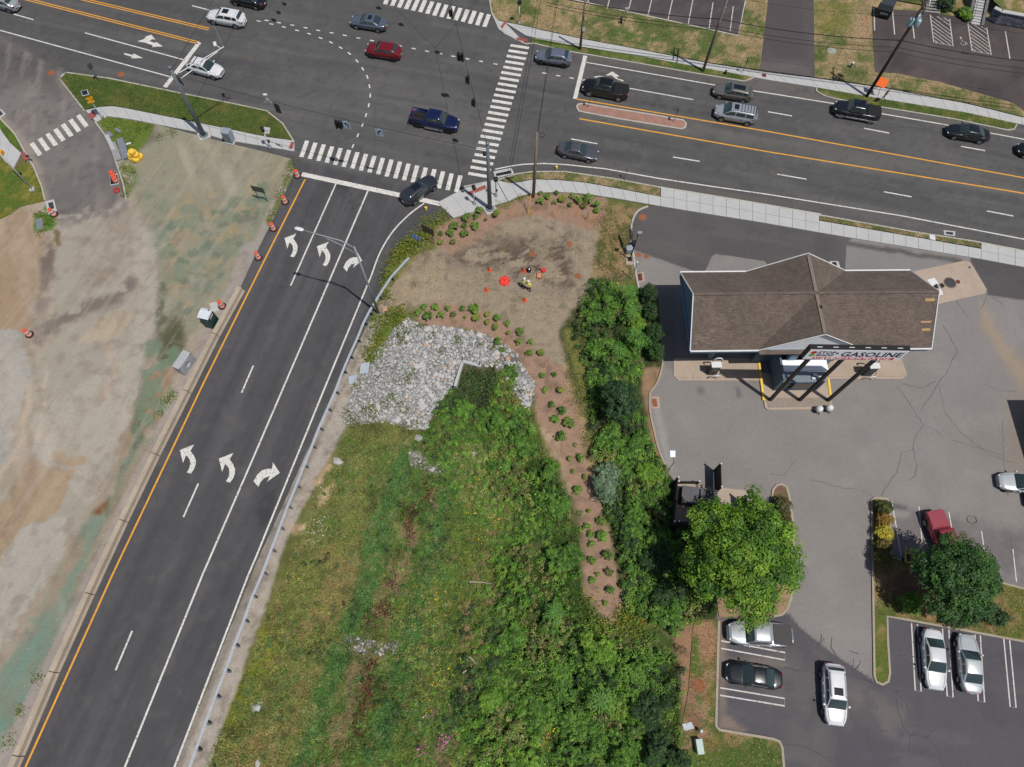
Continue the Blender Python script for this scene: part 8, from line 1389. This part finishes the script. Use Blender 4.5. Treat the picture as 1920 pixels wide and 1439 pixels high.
for px, z, r, pal, lb in WB:
    b = GT(*px); c = CW(px, b.z+z*.8); t = thing('wild_bush', lb, 'bush', (c.x, c.y, float(terr(np.array([c.x]), np.array([c.y]))[0])), 0, 'wild bushes in the thicket'); Cn, N, Co = [], [], []; st_ = MB()
    for k in range(9):                                 # several uneven lobes, so that no bush reads as a ball
        a = RNG.uniform(0, 6.3); d_ = r*RNG.uniform(.1, .9); rr = r*RNG.uniform(.26, .5); q_ = (d_*math.cos(a), d_*math.sin(a), z*RNG.uniform(.35, .85)); pk = pal if RNG.random() < .7 else GREEN
        x1, x2, x3 = blob_leaves(q_, (rr, rr*1.1, rr*.5), int(40*rr*rr)+7, 34, .2, pk, low=-.2); Cn.append(x1); N.append(x2); Co.append(x3); st_.tube([(0, 0, 0), (q_[0]*.5, q_[1]*.5, q_[2]*.7), q_], [.05, .035, .015], 5)
    Cn, N, Co = np.concatenate(Cn), np.concatenate(N), np.concatenate(Co); leaves('foliage', Cn, N, RNG.uniform(.08, .18, len(Cn)), Co, m_leaf, t); st_.build('stems', m_wood, t)
# undergrowth filling between
def thicket(name, poly, n_cl, per, r, h, pal, size, label, edge=0):
    q = in_px(poly, n_cl); sdp = sdist(q[:, 0], q[:, 1], poly); q = q[RNG.random(n_cl) < sstep(-10, edge, sdp)] if edge else q; n_cl = len(q); p = GTa(q[:, 0], q[:, 1]); Cs, Ns, Co = [], [], []
    big_ = fbm(p[:, 0]*.22, p[:, 1]*.22, 91, 3); tone = fbm(p[:, 0]*.3+9, p[:, 1]*.3, 57, 4); olive = [LA(122, 120, 66), LA(104, 108, 64), LA(130, 140, 72)]
    for k in range(n_cl):
        rr = r*RNG.uniform(.5, 1.4); hh = h[0]+(h[1]-h[0])*float(np.clip((big_[k]-.25)*2., 0, 1.3))*RNG.uniform(.4, 1.); m = int(per*RNG.uniform(.7, 1.3)); e = RNG.normal(0, 1, (m, 3)); e /= np.linalg.norm(e, axis=1)[:, None]; e[:, 2] = abs(e[:, 2])
        Cs.append(p[k]+[0, 0, hh*.5]+e*[rr, rr, hh*.6]*RNG.uniform(.6, 1.05, (m, 1))); Ns.append(e*.6+[0, 0, .9]); pk = olive if tone[k] > .60 and RNG.random() < .55 else (DEEP if tone[k] < .40 and RNG.random() < .5 else pal); Co.append(jitter(np.array(pk[RNG.integers(len(pk))])*RNG.uniform(.72, 1.25)*(.72+.56*tone[k]), m))
    Cs, Ns, Co = np.concatenate(Cs), np.concatenate(Ns), np.concatenate(Co); tag(leaves(name, Cs, Ns, RNG.uniform(size[0], size[1], len(Cs)), Co, m_leaf), label, 'undergrowth', kind='stuff')
thicket('undergrowth', [(1110, 525), (1190, 545), (1205, 600), (1205, 700), (1195, 745), (1205, 760), (1215, 820), (1250, 890), (1262, 985), (1340, 1000), (1340, 1150), (1280, 1180), (1175, 1150), (1155, 1010), (1130, 950), (1108, 860), (1105, 760), (1095, 690), (1070, 640), (1090, 570)], 1500, 40, .34, (.4, 1.5), GREEN+BRIGHT[:1]+DEEP[1:2], (.09, .20), 'dense green undergrowth filling the band between mulch strip and yard')
thicket('undergrowth', [(1005, 850), (1040, 880), (1088, 960), (1093, 1110), (1115, 1170), (1150, 1178), (1260, 1180), (1290, 1240), (1282, 1330), (1275, 1540), (800, 1560), (840, 1330), (890, 1130), (900, 950), (930, 860)], 3300, 36, .32, (.15, 2.0), GREEN+BRIGHT, (.08, .19), 'dense green thicket at the bottom of the field', 70)
thicket('undergrowth', [(838, 740), (852, 728), (862, 760), (915, 770), (925, 740), (935, 700), (950, 685), (975, 690), (962, 720), (970, 750), (992, 775), (1012, 850), (965, 880), (950, 980), (880, 980), (840, 900), (790, 850), (780, 830), (805, 805), (815, 770)], 900, 36, .34, (.15, .7), GREEN+BRIGHT[:1], (.09, .20), 'green weeds around the outlet pool')
thicket('weed_clumps', [(650, 815), (760, 830), (860, 900), (940, 900), (930, 1100), (880, 1300), (830, 1500), (360, 1520), (440, 1330), (500, 1180), (560, 1030)], 1100, 26, .34, (.12, .5), [LA(96, 116, 50), LA(82, 108, 48), LA(120, 116, 60), LA(76, 108, 58), LA(112, 126, 52)], (.09, .2), 'scattered weed clumps through the meadow grass')
thicket('weed_clumps', [(790, 880), (960, 890), (950, 1000), (945, 1130), (900, 1330), (860, 1500), (700, 1500), (740, 1280), (790, 1080)], 900, 26, .3, (.08, .45), GREEN+[LA(112, 122, 54), LA(120, 116, 62)], (.08, .18), 'low green weeds where the meadow turns into thicket')
# sumac rosettes: long leaves radiating from a stem
def sumac(px, z, lb):
    b = CW(px, z); gz = float(terr(np.array([b.x]), np.array([b.y]))[0]); t = thing('sumac', lb, 'plant', (b.x, b.y, gz), RNG.uniform(0, 6)); zz = z-gz; Cs, Ns = [], []
    me_v = []
    for k in range(11):
        a = k*2.399; L = RNG.uniform(.7, 1.1)
        for j in range(9):
            u = (j+1)/9; r_ = L*u; z_ = zz+.25*math.sin(u*2.4)-.25*u
            for s in (-1, 1): Cs.append((r_*math.cos(a)-s*.11*math.sin(a), r_*math.sin(a)+s*.11*math.cos(a), z_)); Ns.append((0, 0, 1))
    leaves('foliage', np.array(Cs), np.array(Ns, float), RNG.uniform(.18, .26, len(Cs)), jitter(LA(80, 124, 46), len(Cs), .2), m_leaf, t, aspect=.4, jit=.2); MB().tube([(0, 0, 0), (0, 0, zz)], [.05, .03], 5).build('stem', m_wood, t)
for px, z, lb in (((1178, 545), 3.0, 'sumac rosette at the top of the hedge band'), ((1188, 585), 2.9, 'sumac rosette beside the second evergreen'), ((1203, 640), 2.7, 'sumac rosette next to the third evergreen'), ((1190, 625), 2.9, 'sumac rosette in the middle of the hedge band'), ((1040, 1150), 2.2, 'sumac rosette left of the strip tip'), ((1126, 1312), 2.6, 'sumac rosette in the lower thicket'), ((1160, 655), 2.6, 'sumac rosette low in the hedge band')): sumac(px, z, lb)
# fallen branches
for a, b, lb in (((880, 1092), (922, 1096), 'bleached log lying in the meadow right of the brown weeds'), ((868, 1262), (884, 1252), 'bleached stick on the meadow near the yellow flowers'), ((880, 1232), (892, 1246), 'short pale stick above the other meadow stick'), ((985, 1248), (1035, 1272), 'grey fallen branch in the thicket'), ((940, 900), (958, 905), 'pale stick on bare soil by the thicket')):
    p0, p1 = GT(*a), GT(*b); o_ = MB().tube([(0, 0, 0), (p1-p0)*.5+Vector((.05, .05, .04)), p1-p0], [.07, .06, .03], 6).build('fallen_branch', M('bleached_wood', A(176, 166, 150), .9)); o_.location = p0+Vector((0, 0, .38)); tag(o_, lb, 'branch')
